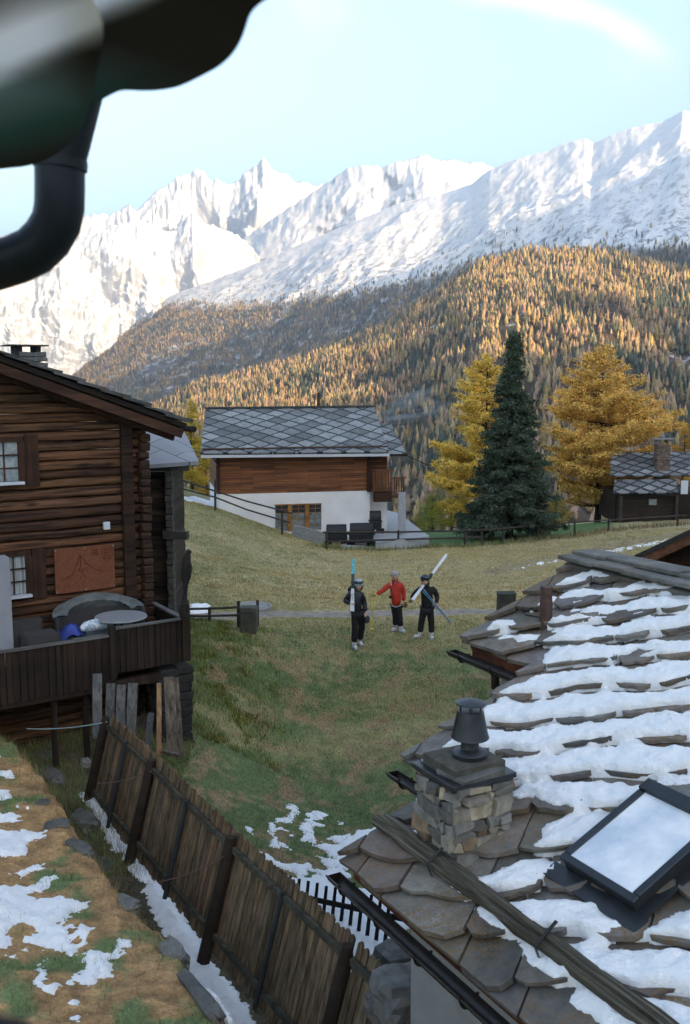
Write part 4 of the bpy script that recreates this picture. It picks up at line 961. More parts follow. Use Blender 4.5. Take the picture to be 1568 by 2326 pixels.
# furniture on the terrace
FZ = -5.33
M_wick = plain('grey_wicker', (.06, .055, .055), .8, 0, .3, 40, .6); M_canvas = plain('grey_canvas', (.12, .135, .13), .8, 0, .4, 5, .4); M_pale = plain('pale_cloth', (.20, .25, .26), .8, 0, .15)
db = empty('daybed', (0, 0, 0), 0, 'grey rattan daybed with a folded canvas canopy on the terrace', 'daybed'); db.location = LH.location; db.rotation_euler = LH.rotation_euler
cx, cy, ra, rb = -1.16, -.66, .90, .50
def ell(z0, z1, a0, a1, k=1.0, th=.05, n=22, top=None):
    m = MB(); V = []
    for i in range(n):
        a_ = a0+(a1-a0)*i/(n-1); zt = z1 if top is None else top(i/(n-1))
        for r_, z in ((k, z0), (k, zt), (k-th, zt), (k-th, z0)): V.append(lw(cx+ra*r_*math.cos(a_), cy+rb*r_*math.sin(a_), z))
    F = [(i*4+j, (i+1)*4+j, (i+1)*4+(j+1) % 4, i*4+(j+1) % 4) for i in range(n-1) for j in range(4)]+[(0, 1, 2, 3), tuple((n-1)*4+j for j in (3, 2, 1, 0))]
    return m.add(V, F)
ell(FZ, FZ+.34, 0, 2*math.pi, 1.0, .06, 36).build('base', M_wick, db, smooth=True)
m = MB(); m.tube([lw(cx, cy, FZ+.24), lw(cx, cy, FZ+.36)], .9, 28); V = [(cx+(v[0]-cx)*ra*1.0, cy+(v[1]-cy)*rb*1.0, v[2]) for v in m.v]; m.v = V; m.build('mattress', M_pale, db, smooth=True)
ell(FZ+.34, FZ+.72, -.12, math.pi+.12, 1.0, .06, 26).build('backrest', M_wick, db, smooth=True)
m = MB(); n = 24; V = []
for i in range(n):                                        # collapsed hood: an arched fold of canvas behind the backrest
    a_ = math.pi*i/(n-1); 
    for k, (rr, zz) in enumerate(((1.03, .68), (1.03, .72+.24*math.sin(a_)), (.86, .74+.27*math.sin(a_)+.012*(i % 2)), (.70, .70+.17*math.sin(a_)+.02*(i % 2)), (.92, .68))):
        V.append(lw(cx+ra*rr*math.cos(a_), cy+rb*rr*math.sin(a_)+.05, FZ+zz))
m.add(V, [(i*5+j, (i+1)*5+j, (i+1)*5+(j+1) % 5, i*5+(j+1) % 5) for i in range(n-1) for j in range(5)]); m.build('canopy', M_canvas, db, smooth=True)
tb = empty('round_table', (0, 0, 0), 0, 'round pale grey table top standing in front of the daybed', 'table'); tb.location = LH.location; tb.rotation_euler = LH.rotation_euler
m = MB(); m.lathe([(.50, 0), (.51, .012), (.50, .03)], lw(-.86, -.93, -4.70), 36); o_ = m.build('tabletop', plain('table_grey', (.26, .27, .28), .5, 0, .05), tb, smooth=True)
for k in range(3):
    a_ = k*2.09; m = MB(); m.tube([lw(-.82+.3*math.cos(a_), -.98+.3*math.sin(a_), FZ), lw(-.82+.2*math.cos(a_), -.98+.2*math.sin(a_), -4.70)], .018, 8); m.build('leg', M_gut, tb)
m = MB(); m.tube([lw(-1.68, -.98, -4.80), lw(-1.58, -.98, -4.77), lw(-1.38, -.96, -4.76), lw(-1.18, -.96, -4.80)], [.05, .10, .115, .08], 12)
g = NG('patterned_cushion'); v = g.noise(g.coord(), 16, 3); g.col(g.ramp(v, [(.45, (.68, .70, .72)), (.55, (.28, .40, .50))])).rough(.8); free(tag(m.build('cushion', g.m, None, smooth=True), 'rolled white and blue patterned cushion beside the round table', 'cushion'))
m = MB(); m.box(lw(-2.45, -1.0, -5.02), (.62, .55, .52)); m.box(lw(-2.62, -.62, -4.86), (.62, .14, .62)); free(tag(m.build('wicker_chair', M_wick, None, bevel=.03, smooth=True, seg=2), 'dark grey wicker armchair next to the pale column on the terrace', 'armchair'))
m = MB(); rg = random.Random(1); V = []; n = 9
for i in range(n):
    for j in range(n): V.append(lw(-2.08+.52*i/(n-1)+rg.uniform(-.02, .02), -1.0+.5*j/(n-1), -4.98+.24*math.sin(i*.35)*math.exp(-((j-4)/4)**2)+rg.uniform(-.035, .035)))
F = [(i*n+j, (i+1)*n+j, (i+1)*n+j+1, i*n+j+1) for i in range(n-1) for j in range(n-1)]; k0 = len(V); V += [(v_[0], v_[1], v_[2]-.25) for v_ in V]; F += [tuple(q+k0 for q in f_[::-1]) for f_ in F]
m.add(V, F); free(tag(m.build('tarpaulin', plain('blue_tarp', (.03, .06, .26), .5, 0, .35, 6, .3), None, smooth=True), 'crumpled blue tarpaulin between the wicker chair and the daybed', 'tarpaulin'))
# carved eagle post on the terrace corner
def totem():
    Y = 18.72; t = empty('carved_post', tuple(atY(421, 1400, Y)), 0, 'dark carved wooden post with a perched bird on the terrace corner', 'carving'); o0 = np.array(t.location)
    def q(x, y, d=0): return tuple(atY(x, y, Y+d)-o0)
    M_c = plain('carved_wood', (.020, .017, .015), .8, 0, .5, 20, .6)
    m = MB(); m.tube([q(419,1404), q(419,1396), q(419,1384), q(420,1374), q(420,1366), q(420,1360)], [.075, .10, .105, .085, .075, .04], 12, jit=.08)
    m.tube([q(414,1378,-.06), q(414,1372,-.09)], .03, 8); m.tube([q(425,1378,-.06), q(425,1372,-.09)], .03, 8); m.build('owl_base', M_c, t, smooth=True)
    m = MB(); m.tube([q(419,1366), q(421,1345), q(422,1325), q(423,1312)], [.055, .042, .05, .06], 10, jit=.12); m.build('pole', M_c, t, smooth=True)
    m = MB(); m.tube([q(417,1322), q(419,1312), q(421,1298), q(423,1282), q(425,1268), q(427,1258), q(428,1252), q(428,1248)], [.035, .07, .085, .09, .075, .05, .05, .02], 12, jit=.05)
    m.tube([q(430,1253,-.02), q(434,1254,-.02), q(435,1257,-.02)], [.03, .018, .005], 8); m.tube([q(428,1272), q(431,1290), q(429,1312), q(426,1328)], [.03, .05, .04, .015], 8)
    m.build('bird', M_c, t, smooth=True)
totem()
# planks leaning on the pier below the terrace
def plank(p_top, p_bot, Yt, Yb, wd, mat, label, th=.035):
    A = atY(*p_top, Yt); B = atY(*p_bot, Yb); m = MB(); m.bar(np.array([0, 0, 0]), A-B, wd, th, up=(.3, -1, 0)); m.v = [(v_[0]+random.uniform(-.004, .004), v_[1], v_[2]) for v_ in m.v]
    o_ = m.build('plank', mat, None, loc=tuple(B)); tag(o_, label, 'plank', 'planks leaning below the terrace'); return o_
M_gp = wood('grey_plank', (.055, .052, .05), (.16, .155, .145), 'Z', streak=18); M_bp = wood('brown_plank', (.04, .03, .022), (.20, .15, .11), 'Z', streak=12); M_op = wood('fresh_plank', (.22, .11, .05), (.42, .24, .12), 'Z', knots=False)
plank((221,1531),(221,1678),17.6,17.1,.17,M_gp,'grey plank under the terrace, leftmost and tallest of the upright ones')
plank((252,1553),(248,1690),17.9,17.5,.17,M_gp,'grey plank second from the left under the terrace')
plank((276,1556),(272,1690),17.8,17.4,.17,M_gp,'grey plank third from the left under the terrace')
plank((302,1552),(296,1690),17.8,17.4,.18,M_gp,'grey plank right of its two narrow neighbours, before the dark opening')
plank((361,1552),(361,1716),17.7,17.2,.085,M_op,'narrow fresh orange plank leaning on the stone pier')
plank((343,1620),(334,1705),17.9,17.5,.12,M_gp,'short dark plank left of the fresh orange one')
plank((384,1538),(393,1718),17.75,17.2,.20,M_bp,'wide brown plank with a pale top leaning on the pier')
plank((396,1540),(409,1722),17.85,17.3,.15,M_bp,'brown plank half hidden at the right of the wide one')
m = MB(); A = atY(366,1706,17.0); B = atY(408,1716,17.0); m.bar((0,0,0), B-A, .10, .05); tag(m.build('plank', M_bp, None, loc=tuple(A)), 'short offcut lying at the foot of the leaning brown planks', 'plank', 'planks leaning below the terrace')

# grey roofed log barn behind
def barn2():
    bn = empty('log_barn', (-5.3, 24.5, gz(-5.3, 24.5)), 0, 'small log barn with a pale slab roof behind the log house', 'barn'); o0 = np.array(bn.location)
    def ib(o_): o_.parent = bn; o_.matrix_parent_inverse = Matrix.Translation(-Vector(bn.location)); return o_
    m = MB(); q = [atY(300,1058,22.7), atY(452,1048,23.0), atY(421,984,25.2), atY(300,960,25.2)]; m.prism(q, (0, 0, 0), (0, 0, -.09)); a_ = ib(m.build('roof', None))
    g = NG('pale_slab'); v = g.n('ShaderNodeTexBrick'); g.l(g.coord((1, 1, 1), (0, 0, R_(40))), v.inputs['Vector']); v.inputs['Scale'].default_value = 1.1; v.inputs['Mortar Size'].default_value = .012; v.inputs['Brick Width'].default_value = 1.1; v.inputs['Row Height'].default_value = .8
    v.inputs['Color1'].default_value = (.30, .31, .33, 1); v.inputs['Color2'].default_value = (.25, .26, .275, 1); v.inputs['Mortar'].default_value = (.05, .05, .05, 1); g.col(v.outputs[0]).rough(.8); a_.data.materials.append(g.m)
    X1 = atY(386, 1200, 23.2)[0]; m = MB(); z = gz(-5, 23)-.3; rg = random.Random(3); cols = []
    while z < -2.3:
        hh = rg.uniform(.13, .17); n0 = len(m.v); m.box((X1-1.0, 24.3, z+hh/2), (2.0+rg.uniform(-.02, .02), 2.1, hh*.93), jit=.008); z += hh; t = rg.uniform(.4, 1.2); cols += [(t, t, t)]*(len(m.v)-n0)
    o_ = m.build('wall', M_logs2, smooth=False); col_attr(o_, lambda c: np.array(cols)); ib(o_)
    m = MB(); z = gz(-4, 23)-.2
    while z < -2.25: hh = .15; m.box((X1+.02+rg.uniform(-.015, .015), 23.15, z+hh/2), (.16, .24, hh*.88), jit=.01); z += hh
    ib(m.build('corner_logs', plain('grey_log_ends', (.085, .08, .07), .9, 0, .4, 9, .4), bevel=.01)); m = MB()
    p = atY(405, 1216, 23.0); m.bar(p+np.array([-.35, .1, 0]), p+np.array([.23, -.05, 0]), .16, .19); ib(m.build('beam', plain('grey_beam', (.07, .065, .06), .9)))
    m = MB(); p = atY(385, 1060, 23.0); m.bar(p+np.array([-1.5, .2, -.06]), p+np.array([.45, 0, -.03]), .12, .14); ib(m.build('purlin', plain('grey_purlin', (.07, .06, .05), .9)))
M_logs2 = log_mat('barn_logs', (.015, .010, .008), (.07, .045, .03))
barn2()

# ------------------------------------------------------------ chalet in the middle distance
CA = R_(12); CP0 = atY(497, 1120, 60.); CHZ = -10.6
CH = empty('chalet', (CP0[0], CP0[1], CHZ), CA, 'chalet with a slate roof, red brown boarded upper floor and white ground floor', 'house')
def cv(x, y, z): return (x, y, z-CHZ)
M_board = None
g = NG('chalet_boards'); v = g.n('ShaderNodeTexBrick'); mp = g.n('ShaderNodeMapping'); mp.inputs['Rotation'].default_value = (R_(90), 0, 0); tc = g.n('ShaderNodeTexCoord'); g.l(tc.outputs['Object'], mp.inputs[0]); g.l(mp.outputs[0], v.inputs['Vector'])
v.inputs['Scale'].default_value = 1; v.inputs['Brick Width'].default_value = 2.1; v.inputs['Row Height'].default_value = .14; v.inputs['Mortar Size'].default_value = .009; v.offset = .37
v.inputs['Color1'].default_value = (.25, .088, .036, 1); v.inputs['Color2'].default_value = (.10, .033, .016, 1); v.inputs['Mortar'].default_value = (.02, .008, .004, 1); v.inputs['Bias'].default_value = -.1
c = g.mix(.8, v.outputs[0], g.ramp(g.noise(g.coord((.35, 4, 4)), 1.2, 5), [(.3, .5), (.7, 1.6)]), 'MULTIPLY'); g.col(c).rough(.7); M_board = g.m
M_wh = plain('white_render', (.74, .72, .71), .9, 0, .09, .8, .3)
m = MB(); m.box(cv(4.7, 3.5, -6.1), (9.35, 7, 2.25)); m.box(cv(10.2, 4.0, -6.2), (1.2, 6, 2.2)); m.build('upper_wall', M_board, CH)
m = MB(); m.box(cv(4.72, 3.52, -8.85), (9.46, 7.0, 3.22)); m.box(cv(10.3, 4.4, -8.9), (1.2, 6, 3.1)); m.build('lower_wall', M_wh, CH)
m = MB(); m.box(cv(-.02, -.04, -6.0), (.22, .2, 2.4)); m.box(cv(9.35, -.04, -6.2), (.22, .2, 2.2)); m.box(cv(4.7, -.03, -4.93), (9.9, .16, .16)); m.build('corner_posts', plain('dark_beam', (.045, .018, .010), .8), CH)
# slate roof: rhombic slabs on one sheet with thickness
def rhomb_mat(name, sc=1.0, rot=0, base=(.23, .245, .245), gapc=(.028, .03, .032), thr=.11):
    g = NG(name); at = g.attr('UVM'); sp = g.n('ShaderNodeSeparateXYZ'); g.l(at.outputs['Vector'], sp.inputs[0])
    cosp = []
    wob = g.math('MULTIPLY', g.math('SUBTRACT', g.noise(g.coord(), 1.1, 3), .5), .42)
    a_ = g.math('ADD', g.math('ADD', g.math('MULTIPLY', sp.outputs['X'], .62*sc), g.math('MULTIPLY', sp.outputs['Y'], 1.0*sc)), wob)
    b_ = g.math('SUBTRACT', g.math('MULTIPLY', sp.outputs['X'], .62*sc), g.math('ADD', g.math('MULTIPLY', sp.outputs['Y'], 1.0*sc), wob))
    fa = g.math('FRACT', a_); fb = g.math('FRACT', b_)
    ln = g.math('MAXIMUM', g.math('LESS_THAN', fa, thr*1.4), g.math('LESS_THAN', g.math('SUBTRACT', 1.0, fb), thr))
    cb = g.n('ShaderNodeCombineXYZ'); g.l(g.math('FLOOR', a_), cb.inputs[0]); g.l(g.math('FLOOR', b_), cb.inputs[1])
    wn = g.n('ShaderNodeTexWhiteNoise'); g.l(cb.outputs[0], wn.inputs['Vector'])
    c = g.ramp(wn.outputs['Value'], [(0, tuple(v_*.55 for v_ in base)), (1, tuple(v_*1.35 for v_ in base))]); c = g.mix(.5, c, g.ramp(g.noise(g.coord(), 3, 5), [(.3, .6), (.7, 1.4)]), 'MULTIPLY')
    g.col(g.mix(ln, c, gapc)).rough(.75)
    hh = g.math('ADD', g.math('MULTIPLY', fa, -1.0), fb); g.bump(hh, .8, .06); return g.m
def roof_sheet(name, A, B, C_, D, mat, parent, th=.12, off=(0, 0, 0)):
    """A,B eave left/right; C_,D ridge right/left; metric coordinates stored for the slab pattern"""
    A, B, C_, D = [np.array(q, float) for q in (A, B, C_, D)]; n = unit(np.cross(B-A, D-A)); V = [A, B, C_, D]+[q-n*th for q in (A, B, C_, D)]
    me = bpy.data.meshes.new(name); me.from_pydata([tuple(q) for q in V], [], [(0, 1, 2, 3), (7, 6, 5, 4), (0, 4, 5, 1), (1, 5, 6, 2), (2, 6, 7, 3), (3, 7, 4, 0)])
    e = unit(B-A); f = unit(np.cross(n, e)); at = me.attributes.new('UVM', 'FLOAT_VECTOR', 'POINT'); at.data.foreach_set('vector', np.array([((q-A) @ e, (q-A) @ f, 0) for q in V], np.float32).ravel())
    return obj(name, me, mat, parent)
M_rh = rhomb_mat('chalet_slate', 1.12)
roof_sheet('roof', cv(-1.12, -1.0, -4.62), cv(10.35, -1.0, -4.72), cv(10.55, 3.6, -2.12), cv(-.42, 3.6, -2.16), M_rh, CH, .10)
roof_sheet('roof', cv(-.42, 3.601, -2.17), cv(10.55, 3.601, -2.13), cv(9.8, 8.2, -4.7), cv(.6, 8.2, -4.7), M_rh, CH, .10)
roof_sheet('lower_roof', cv(10.0, -.85, -4.88), cv(11.55, -.85, -4.88), cv(11.35, 2.3, -3.15), cv(10.0, 2.3, -3.15), M_rh, CH, .10)
m = MB(); m.bar(cv(-.5, 3.6, -2.12), cv(10.6, 3.6, -2.08), .28, .10); m.build('ridge', plain('ridge_dark', (.06, .065, .065), .7), CH)
m = MB(); m.bar(cv(-1.1, -1.06, -4.83), cv(10.4, -1.06, -4.93), .10, .16); m.build('gutter', plain('pale_gutter', (.50, .51, .55), .5, 0, .05), CH)
m = MB(); m.bar(cv(10.4, -.95, -4.95), cv(11.6, -.9, -4.98), .10, .13); m.bar(cv(11.55, -.9, -5.0), cv(12.9, -1.0, -5.62), .05, .05); m.tube([cv(-.35, -1.0, -4.95), cv(-.2, -.6, -5.2), cv(-.05, -.15, -5.45)], .05, 8); m.build('rain_pipe', M_gut, CH)
for k in range(11):
    m = MB(); x = -.6+k*1.02; m.box(cv(x, -.80, -4.43), (.10, .05, .18)); m.build('snow_hook', plain('hook_metal', (.14, .14, .14), .6) if k == 0 else bpy.data.materials['hook_metal'], CH)
m = MB(); m.tube([cv(x, -.82, -4.42-.0*x) for x in np.linspace(-1.0, 10.3, 12)], .055, 8, jit=.1); m.build('snow_guard_log', plain('guard_wood', (.07, .035, .022), .8), CH)
m = MB(); m.tube([cv(-.9+.0, -.6, -4.82), cv(10.2, -.6, -4.9)], .09, 8); m.build('eave_beam', bpy.data.materials['dark_beam'], CH)
m = MB(); m.tube([cv(6.95, 4.2, -2.6), cv(6.95, 4.2, -1.35)], .10, 10); m.tube([cv(6.95, 4.2, -1.35), cv(6.95, 4.2, -1.2)], .06, 10); m.build('flue', plain('rust_flue', (.06, .035, .028), .7), CH)
m = MB(); m.tube([cv(7.6, 4.6, -2.6), cv(7.6, 4.6, -1.9)], .05, 8); m.build('vent_pipe', bpy.data.materials['rust_flue'], CH)
# ground floor windows with orange frames
M_or = wood('orange_frame', (.30, .12, .03), (.50, .22, .06), 'Z', knots=False); M_pg = plain('chalet_pane', (.17, .19, .19), .12, 0, .5, 2.4, 0); M_pd = plain('chalet_pane_dark', (.03, .035, .04), .12, 0, .3)
m = MB(); wx = [3.45, 4.22, 4.50, 5.28, 5.56, 6.32]
m.box(cv(4.36, -.02, -8.81), (.26, .12, 1.62)); m.box(cv(5.42, -.02, -8.81), (.26, .12, 1.62)); m.box(cv(4.88, -.02, -7.98), (2.95, .08, .07)); w_ = m.build('window', M_or, CH)
for i in range(3):
    x0, x1 = wx[2*i], wx[2*i+1]; m = MB(); m.box(cv((x0+x1)/2, -.005, -9.05), (x1-x0, .05, 1.1)); m.build('pane', M_pg, w_); m = MB(); m.box(cv((x0+x1)/2, -.006, -8.24), (x1-x0, .05, .5)); m.build('pane', M_pd, w_)
    m = MB(); m.box(cv((x0+x1)/2, -.045, -8.75), (.03, .03, 1.6))
    for z in (-8.25, -8.5, -8.9, -9.3): m.box(cv((x0+x1)/2, -.047, z), (x1-x0, .026, .03))
    m.build('glazing_bars', M_or, w_)
# balconies on the gable side
M_bw = wood('balcony_wood', (.10, .035, .015), (.26, .11, .05), 'Z', knots=False)
def balcony(x0, x1, y, z0, z1):
    m = MB(); m.box(cv((x0+x1)/2, y, z1), (x1-x0+.1, .12, .08)); m.box(cv((x0+x1)/2, y, z0), (x1-x0, .10, .14)); x = x0+.06
    while x < x1: m.box(cv(x, y, (z0+z1)/2), (.10, .03, z1-z0)); x += .155
    m.box(cv((x0+x1)/2, y+1.0, z0-.05), (x1-x0, 2.0, .1)); m.build('balcony', M_bw, CH)
balcony(9.5, 10.75, -.55, -7.15, -5.92); balcony(11.0, 11.95, .8, -7.75, -6.55)
m = MB(); m.box(cv(10.15, -.35, -7.6), (1.1, .4, .6)); m.build('balcony_base', bpy.data.materials['dark_beam'], CH)
for k in (0,): 
    p = atY(913, 1209, 62.); m = MB(); m.box((0, 0, 1.25), (.46, .4, 2.55)); tag(m.build('pillar', plain('concrete', (.33, .34, .36), .85, 0, .1), None, loc=tuple(p)), 'free standing pale concrete pillar right of the chalet', 'pillar')
m = MB(); q = [hit(*v_) for v_ in ((770,1246),(975,1243),(905,1215),(850,1212))]; zz = max(v_[2] for v_ in q)+.03
q = [np.array([a_[0], a_[1], zz-.0]) for a_ in q]; m.prism(q, (0, 0, 0), (0, 0, -.6)); o_ = m.build('patio', plain('pale_concrete', (.38, .39, .40), .9, 0, .1), None); tag(o_, kind='structure')
m = MB(); A = hit(690, 1196, 40); p0 = atY(665, 1196, 58.3); p1 = atY(737, 1216, 57.5); m.bar(p0-np.array([0, 0, .25]), p1-np.array([0, 0, .25]), .2, .75); tag(m.build('retaining_wall', plain('grey_wall', (.24, .24, .23), .9), None), 'low grey retaining wall in front of the chalet windows', 'wall')
# covered barbecues
def bbq(xl, xr, yt, yb, Y, label):
    A = atY(xl, yb, Y); B = atY(xr, yt, Y); W_ = B[0]-A[0]; H_ = B[2]-A[2]; o0 = np.array([(A[0]+B[0])/2, Y, A[2]]); e = empty('covered_grill', tuple(o0), .1, label, 'grill', 'grills on the patio')
    M_b = bpy.data.materials.get('black_cover') or plain('black_cover', (.018, .019, .021), .55, 0, .3)
    m = MB(); m.box((0, 0, H_*.42), (W_*.86, .7, H_*.42)); m.box((0, 0, H_*.62), (W_, .62, H_*.08)); m.build('body', M_b, e, bevel=.03)
    m = MB(); m.tube([(-W_*.42, 0, H_*.66), (-W_*.40, 0, H_*.68), (W_*.40, 0, H_*.68), (W_*.42, 0, H_*.66)], [.02, .36, .36, .02], 12); m.v = [(v_[0], v_[1], H_*.62+max(0, v_[2]-H_*.62)*H_*1.15) for v_ in m.v]; m.build('lid', M_b, e, smooth=True)
    for sx in (-1, 1): m = MB(); m.bar((sx*W_*.36, 0, 0), (sx*W_*.38, 0, H_*.25), .07, .5); m.build('leg', M_b, e)
bbq(737, 792, 1196, 1238, 58.6, 'smaller black covered grill left of its twin before the white wall'); bbq(790, 852, 1194, 1242, 58.2, 'larger black covered grill on the patio edge, right of its twin')
bbq(838, 868, 1166, 1212, 60.8, 'tall narrow black grill behind the two covered ones')

# ------------------------------------------------------------ small slate roofed hut on the right
def hut():
    Y = 74.; A0 = atY(1400, 1180, Y); hz = A0[2]-.3; ht = empty('hut', (A0[0], Y, hz), R_(-4), 'low dark timber hut with two pale slab roofs and a stone chimney at the right', 'hut')
    ht.rotation_euler = (0, 0, 0)
    def hp(x, y, d=0): v_ = atY(x, y, Y+d); return (v_[0]-A0[0], v_[1]-Y, v_[2]-hz)
    M2 = rhomb_mat('hut_slate', 1.15, base=(.22, .225, .23), gapc=(.04, .04, .04), thr=.2)
    roof_sheet('roof', hp(1387,1081,.2), hp(1680,1079,.2), hp(1680,1026,3.2), hp(1389,1028,3.2), M2, ht, .12)
    roof_sheet('lower_roof', hp(1394,1120,-1.2), hp(1540,1119,-1.2), hp(1536,1088,.1), hp(1397,1090,.1), M2, ht, .12)
    m = MB(); z0 = 0; zt = hp(1400,1122,-.3)[2]; xa = hp(1402,1100)[0]; xb = hp(1690,1100)[0]; m.box(((xa+xb)/2, 2.6, zt/2), (xb-xa, 4.6, zt)); xm = hp(1535,1100)[0]; m.box(((xa+xm)/2, .1, zt/2-.1), (xm-xa-.2, 1.2, zt)); m.build('wall', log_or(M_logs2), ht)
    m = MB(); m.box((hp(1478,1140)[0], -.53, hp(1478,1141,-.6)[2]), (.75, .06, .6)); f = m.build('window', plain('hut_frame', (.05, .03, .02), .8), ht); m = MB(); m.box((hp(1478,1140)[0], -.57, hp(1478,1141,-.6)[2]), (.55, .03, .42)); m.build('pane', plain('hut_pane', (.25, .30, .30), .2), f)
    for x in (1405, 1531): m = MB(); m.box((hp(x,1140)[0], -.7, zt/2-.1), (.22, .22, zt)); m.build('post', plain('hut_post', (.06, .045, .035), .9) if x == 1405 else bpy.data.materials['hut_post'], ht)
    m = MB(); rg = random.Random(2); c = hp(1503,1060,1.2)
    for z in np.arange(-1.0, 1.75, .2):
        for dx in (-.25, .25): m.box((c[0]+dx, c[1], c[2]+z), (.52, .9, .2), jit=.03)
    pc = m.build('chimney', plain('hut_stone', (.17, .12, .10), .9, 0, .5, 4, .5), ht, bevel=.03); m = MB(); m.box((c[0], c[1], c[2]+2.1), (1.5, 1.1, .08)); 
    for dx in (-.42, .42): m.box((c[0]+dx, c[1], c[2]+1.92), (.2, .5, .34))
    m.lathe([(.16, 2.14), (.19, 2.3), (.10, 2.5), (.02, 2.56)], (c[0], c[1], c[2]), 8); m.build('chimney_cap', plain('hut_cap', (.26, .25, .24), .9), pc)
    m = MB(); m.box((hp(1545,1105)[0], -1.0, hp(1545,1108,-1.2)[2]), (.5, .1, 1.0)); m.build('white_panel', M_white, ht)
def log_or(m_): return m_
M_logs2b = wood('hut_boards', (.016, .010, .008), (.055, .032, .02), 'X')
def log_or(m_): return M_logs2b
hut()
# ------------------------------------------------------------ single trees
def blades_mesh(P, D, W, C):
    """one slim triangle per leaf/blade: P root (n,3), D tip vector (n,3), W width vector (n,3), C colour (n,3)"""
    n = len(P); V = np.empty((n, 3, 3)); V[:, 0] = P-W; V[:, 1] = P+W; V[:, 2] = P+D
    return V.reshape(-1, 3), np.arange(n*3).reshape(n, 3), np.repeat(C, 3, 0)
def leaf_material(name, trans=.0):
    g = NG(name); a = g.attr('Col'); g.col(a.outputs['Color']).rough(.85); g.b.inputs['Specular IOR Level'].default_value = .15; return g.m
M_leaf = leaf_material('needles')
def conifer(base, H, prof, kind, seed, label, cat, name, n_limb=90, leaves=40000, col=(.3, .17, .03), lean=0, group=None):
    """prof: list of (height fraction, left half width, right half width) in metres"""
    rg = np.random.RandomState(seed); p = np.array(prof); t = empty(name, tuple(base), 0, label, cat, group)
    def wid(h, ang):
        l = np.interp(h, p[:, 0], p[:, 1]); r = np.interp(h, p[:, 0], p[:, 2]); c = (math.cos(ang)+1)/2; return l*(1-c)+r*c
    m = MB(); r0 = H*.017
    m.tube([(lean*k/10*1.0+.05*math.sin(k), 0, H*k/10*.98-.3*(k == 0)) for k in range(11)], [r0*(1.25-.12*k) if k < 10 else r0*.05 for k in range(11)], 8, jit=.06)
    limbs = []
    for i in range(n_limb):
        h = (.06 if kind else .10)+.90*(i+rg.rand())/n_limb; ang = rg.uniform(0, 2*math.pi); L = wid(h, ang)*rg.uniform(.72, 1.08)
        if L < .15: continue
        z0 = h*H; dz = (-.22*L if kind else rg.uniform(-.12, .12)*L); curl = (.16*L if kind else .20*L)
        if h > .85: dz = abs(dz)+.2*L
        ts = np.linspace(0, 1, 6); wob = rg.uniform(-.12, .12)
        pts = np.stack([lean*h+np.cos(ang+wob*ts)*L*ts, np.sin(ang+wob*ts)*L*ts, z0+dz*ts+curl*(ts**2.2)*(1 if kind else 1)], 1); limbs.append(pts)
        rr = H*(.0055 if kind else .0065)*(1-.5*h); m.tube([tuple(q) for q in pts], [rr*(1-.85*k/5) for k in range(6)], 4, cap=False)
    subs = []; wts = []
    for pts in limbs:
        L = np.linalg.norm(pts[-1]-pts[0]); ns = int(4+L*(4.5 if kind else 3.6))
        subs.append(pts); wts.append(L*.55)
        for k in range(ns):
            u = rg.uniform(.22, 1); i = min(int(u*5), 4); a = pts[i]*(1-(u*5-i))+pts[i+1]*(u*5-i); dr = unit(pts[i+1]-pts[i]); sd = unit(np.cross(dr, [0, 0, 1]))*rg.choice([-1, 1])
            l = L*rg.uniform(.18, .36)*(1.15-u*.65); e = a+(dr*rg.uniform(.3, .9)+sd*rg.uniform(.5, 1)+np.array([0, 0, (-.28 if kind else rg.uniform(-.15, .22))]))*l
            mid = (a+e)/2+np.array([0, 0, .06*l]); q = np.stack([a, a*.6+mid*.4, mid, mid*.5+e*.5, e, e]); q[3] = mid*.5+e*.5; subs.append(q); wts.append(l)
            if not kind and l > .25: m.tube([tuple(a), tuple(mid), tuple(e)], [H*.0018, H*.0012, H*.0005], 3, cap=False)
    wts = np.array(wts); S = np.array(subs); k = rg.choice(len(S), leaves, p=wts/wts.sum()); u = rg.uniform(.12, 1, leaves)*4.999; i = u.astype(int); f = (u-i)[:, None]
    P = S[k, i]*(1-f)+S[k, i+1]*f; dr = S[k, np.minimum(i+1, 5)]-S[k, i]; dr /= np.linalg.norm(dr, axis=1)[:, None]+1e-6
    sp = .11 if kind else .15; P = P+rg.normal(0, sp, (leaves, 3))*np.array([1, 1, .8]); 
    sz = H/15*(.21 if kind else .17)*rg.uniform(.6, 1.35, (leaves, 1)); D = dr*rg.uniform(.2, 1.0, (leaves, 1))+rg.normal(0, .55, (leaves, 3))+np.array([0, 0, -.35 if kind else -.1]); D = D/np.linalg.norm(D, axis=1)[:, None]*sz
    Wv = np.cross(D, rg.normal(0, 1, (leaves, 3))); Wv = Wv/np.linalg.norm(Wv, axis=1)[:, None]*sz*(.20 if kind else .26)
    cl = .75+.5*rg.rand(len(S))[k]; C = np.array(col)[None]*cl[:, None]*rg.uniform(.7, 1.3, (leaves, 1))
    if not kind: gshift = np.clip(.5+.9*np.array(rg.normal(0, .35, len(S)))[k], 0, 1)[:, None]; C = C*(1-gshift*.4)+C*np.array([.62, .95, .9])*gshift*.4
    m.build('trunk', plain(name+'_bark', (.035, .028, .022), .95, 0, .4, 4, .4), t, smooth=True)
    V, F, C = blades_mesh(P, D, Wv, C); obj('crown', mesh_np('crown', V, F, False, cols={'Col': C}), M_leaf, t); return t
sb = hit(1157, 1222, 55, 95); YS = sb[1]; HS = atY(1160, 742, YS)[2]-sb[2]; mpp = YS*1.0/2261*1.02
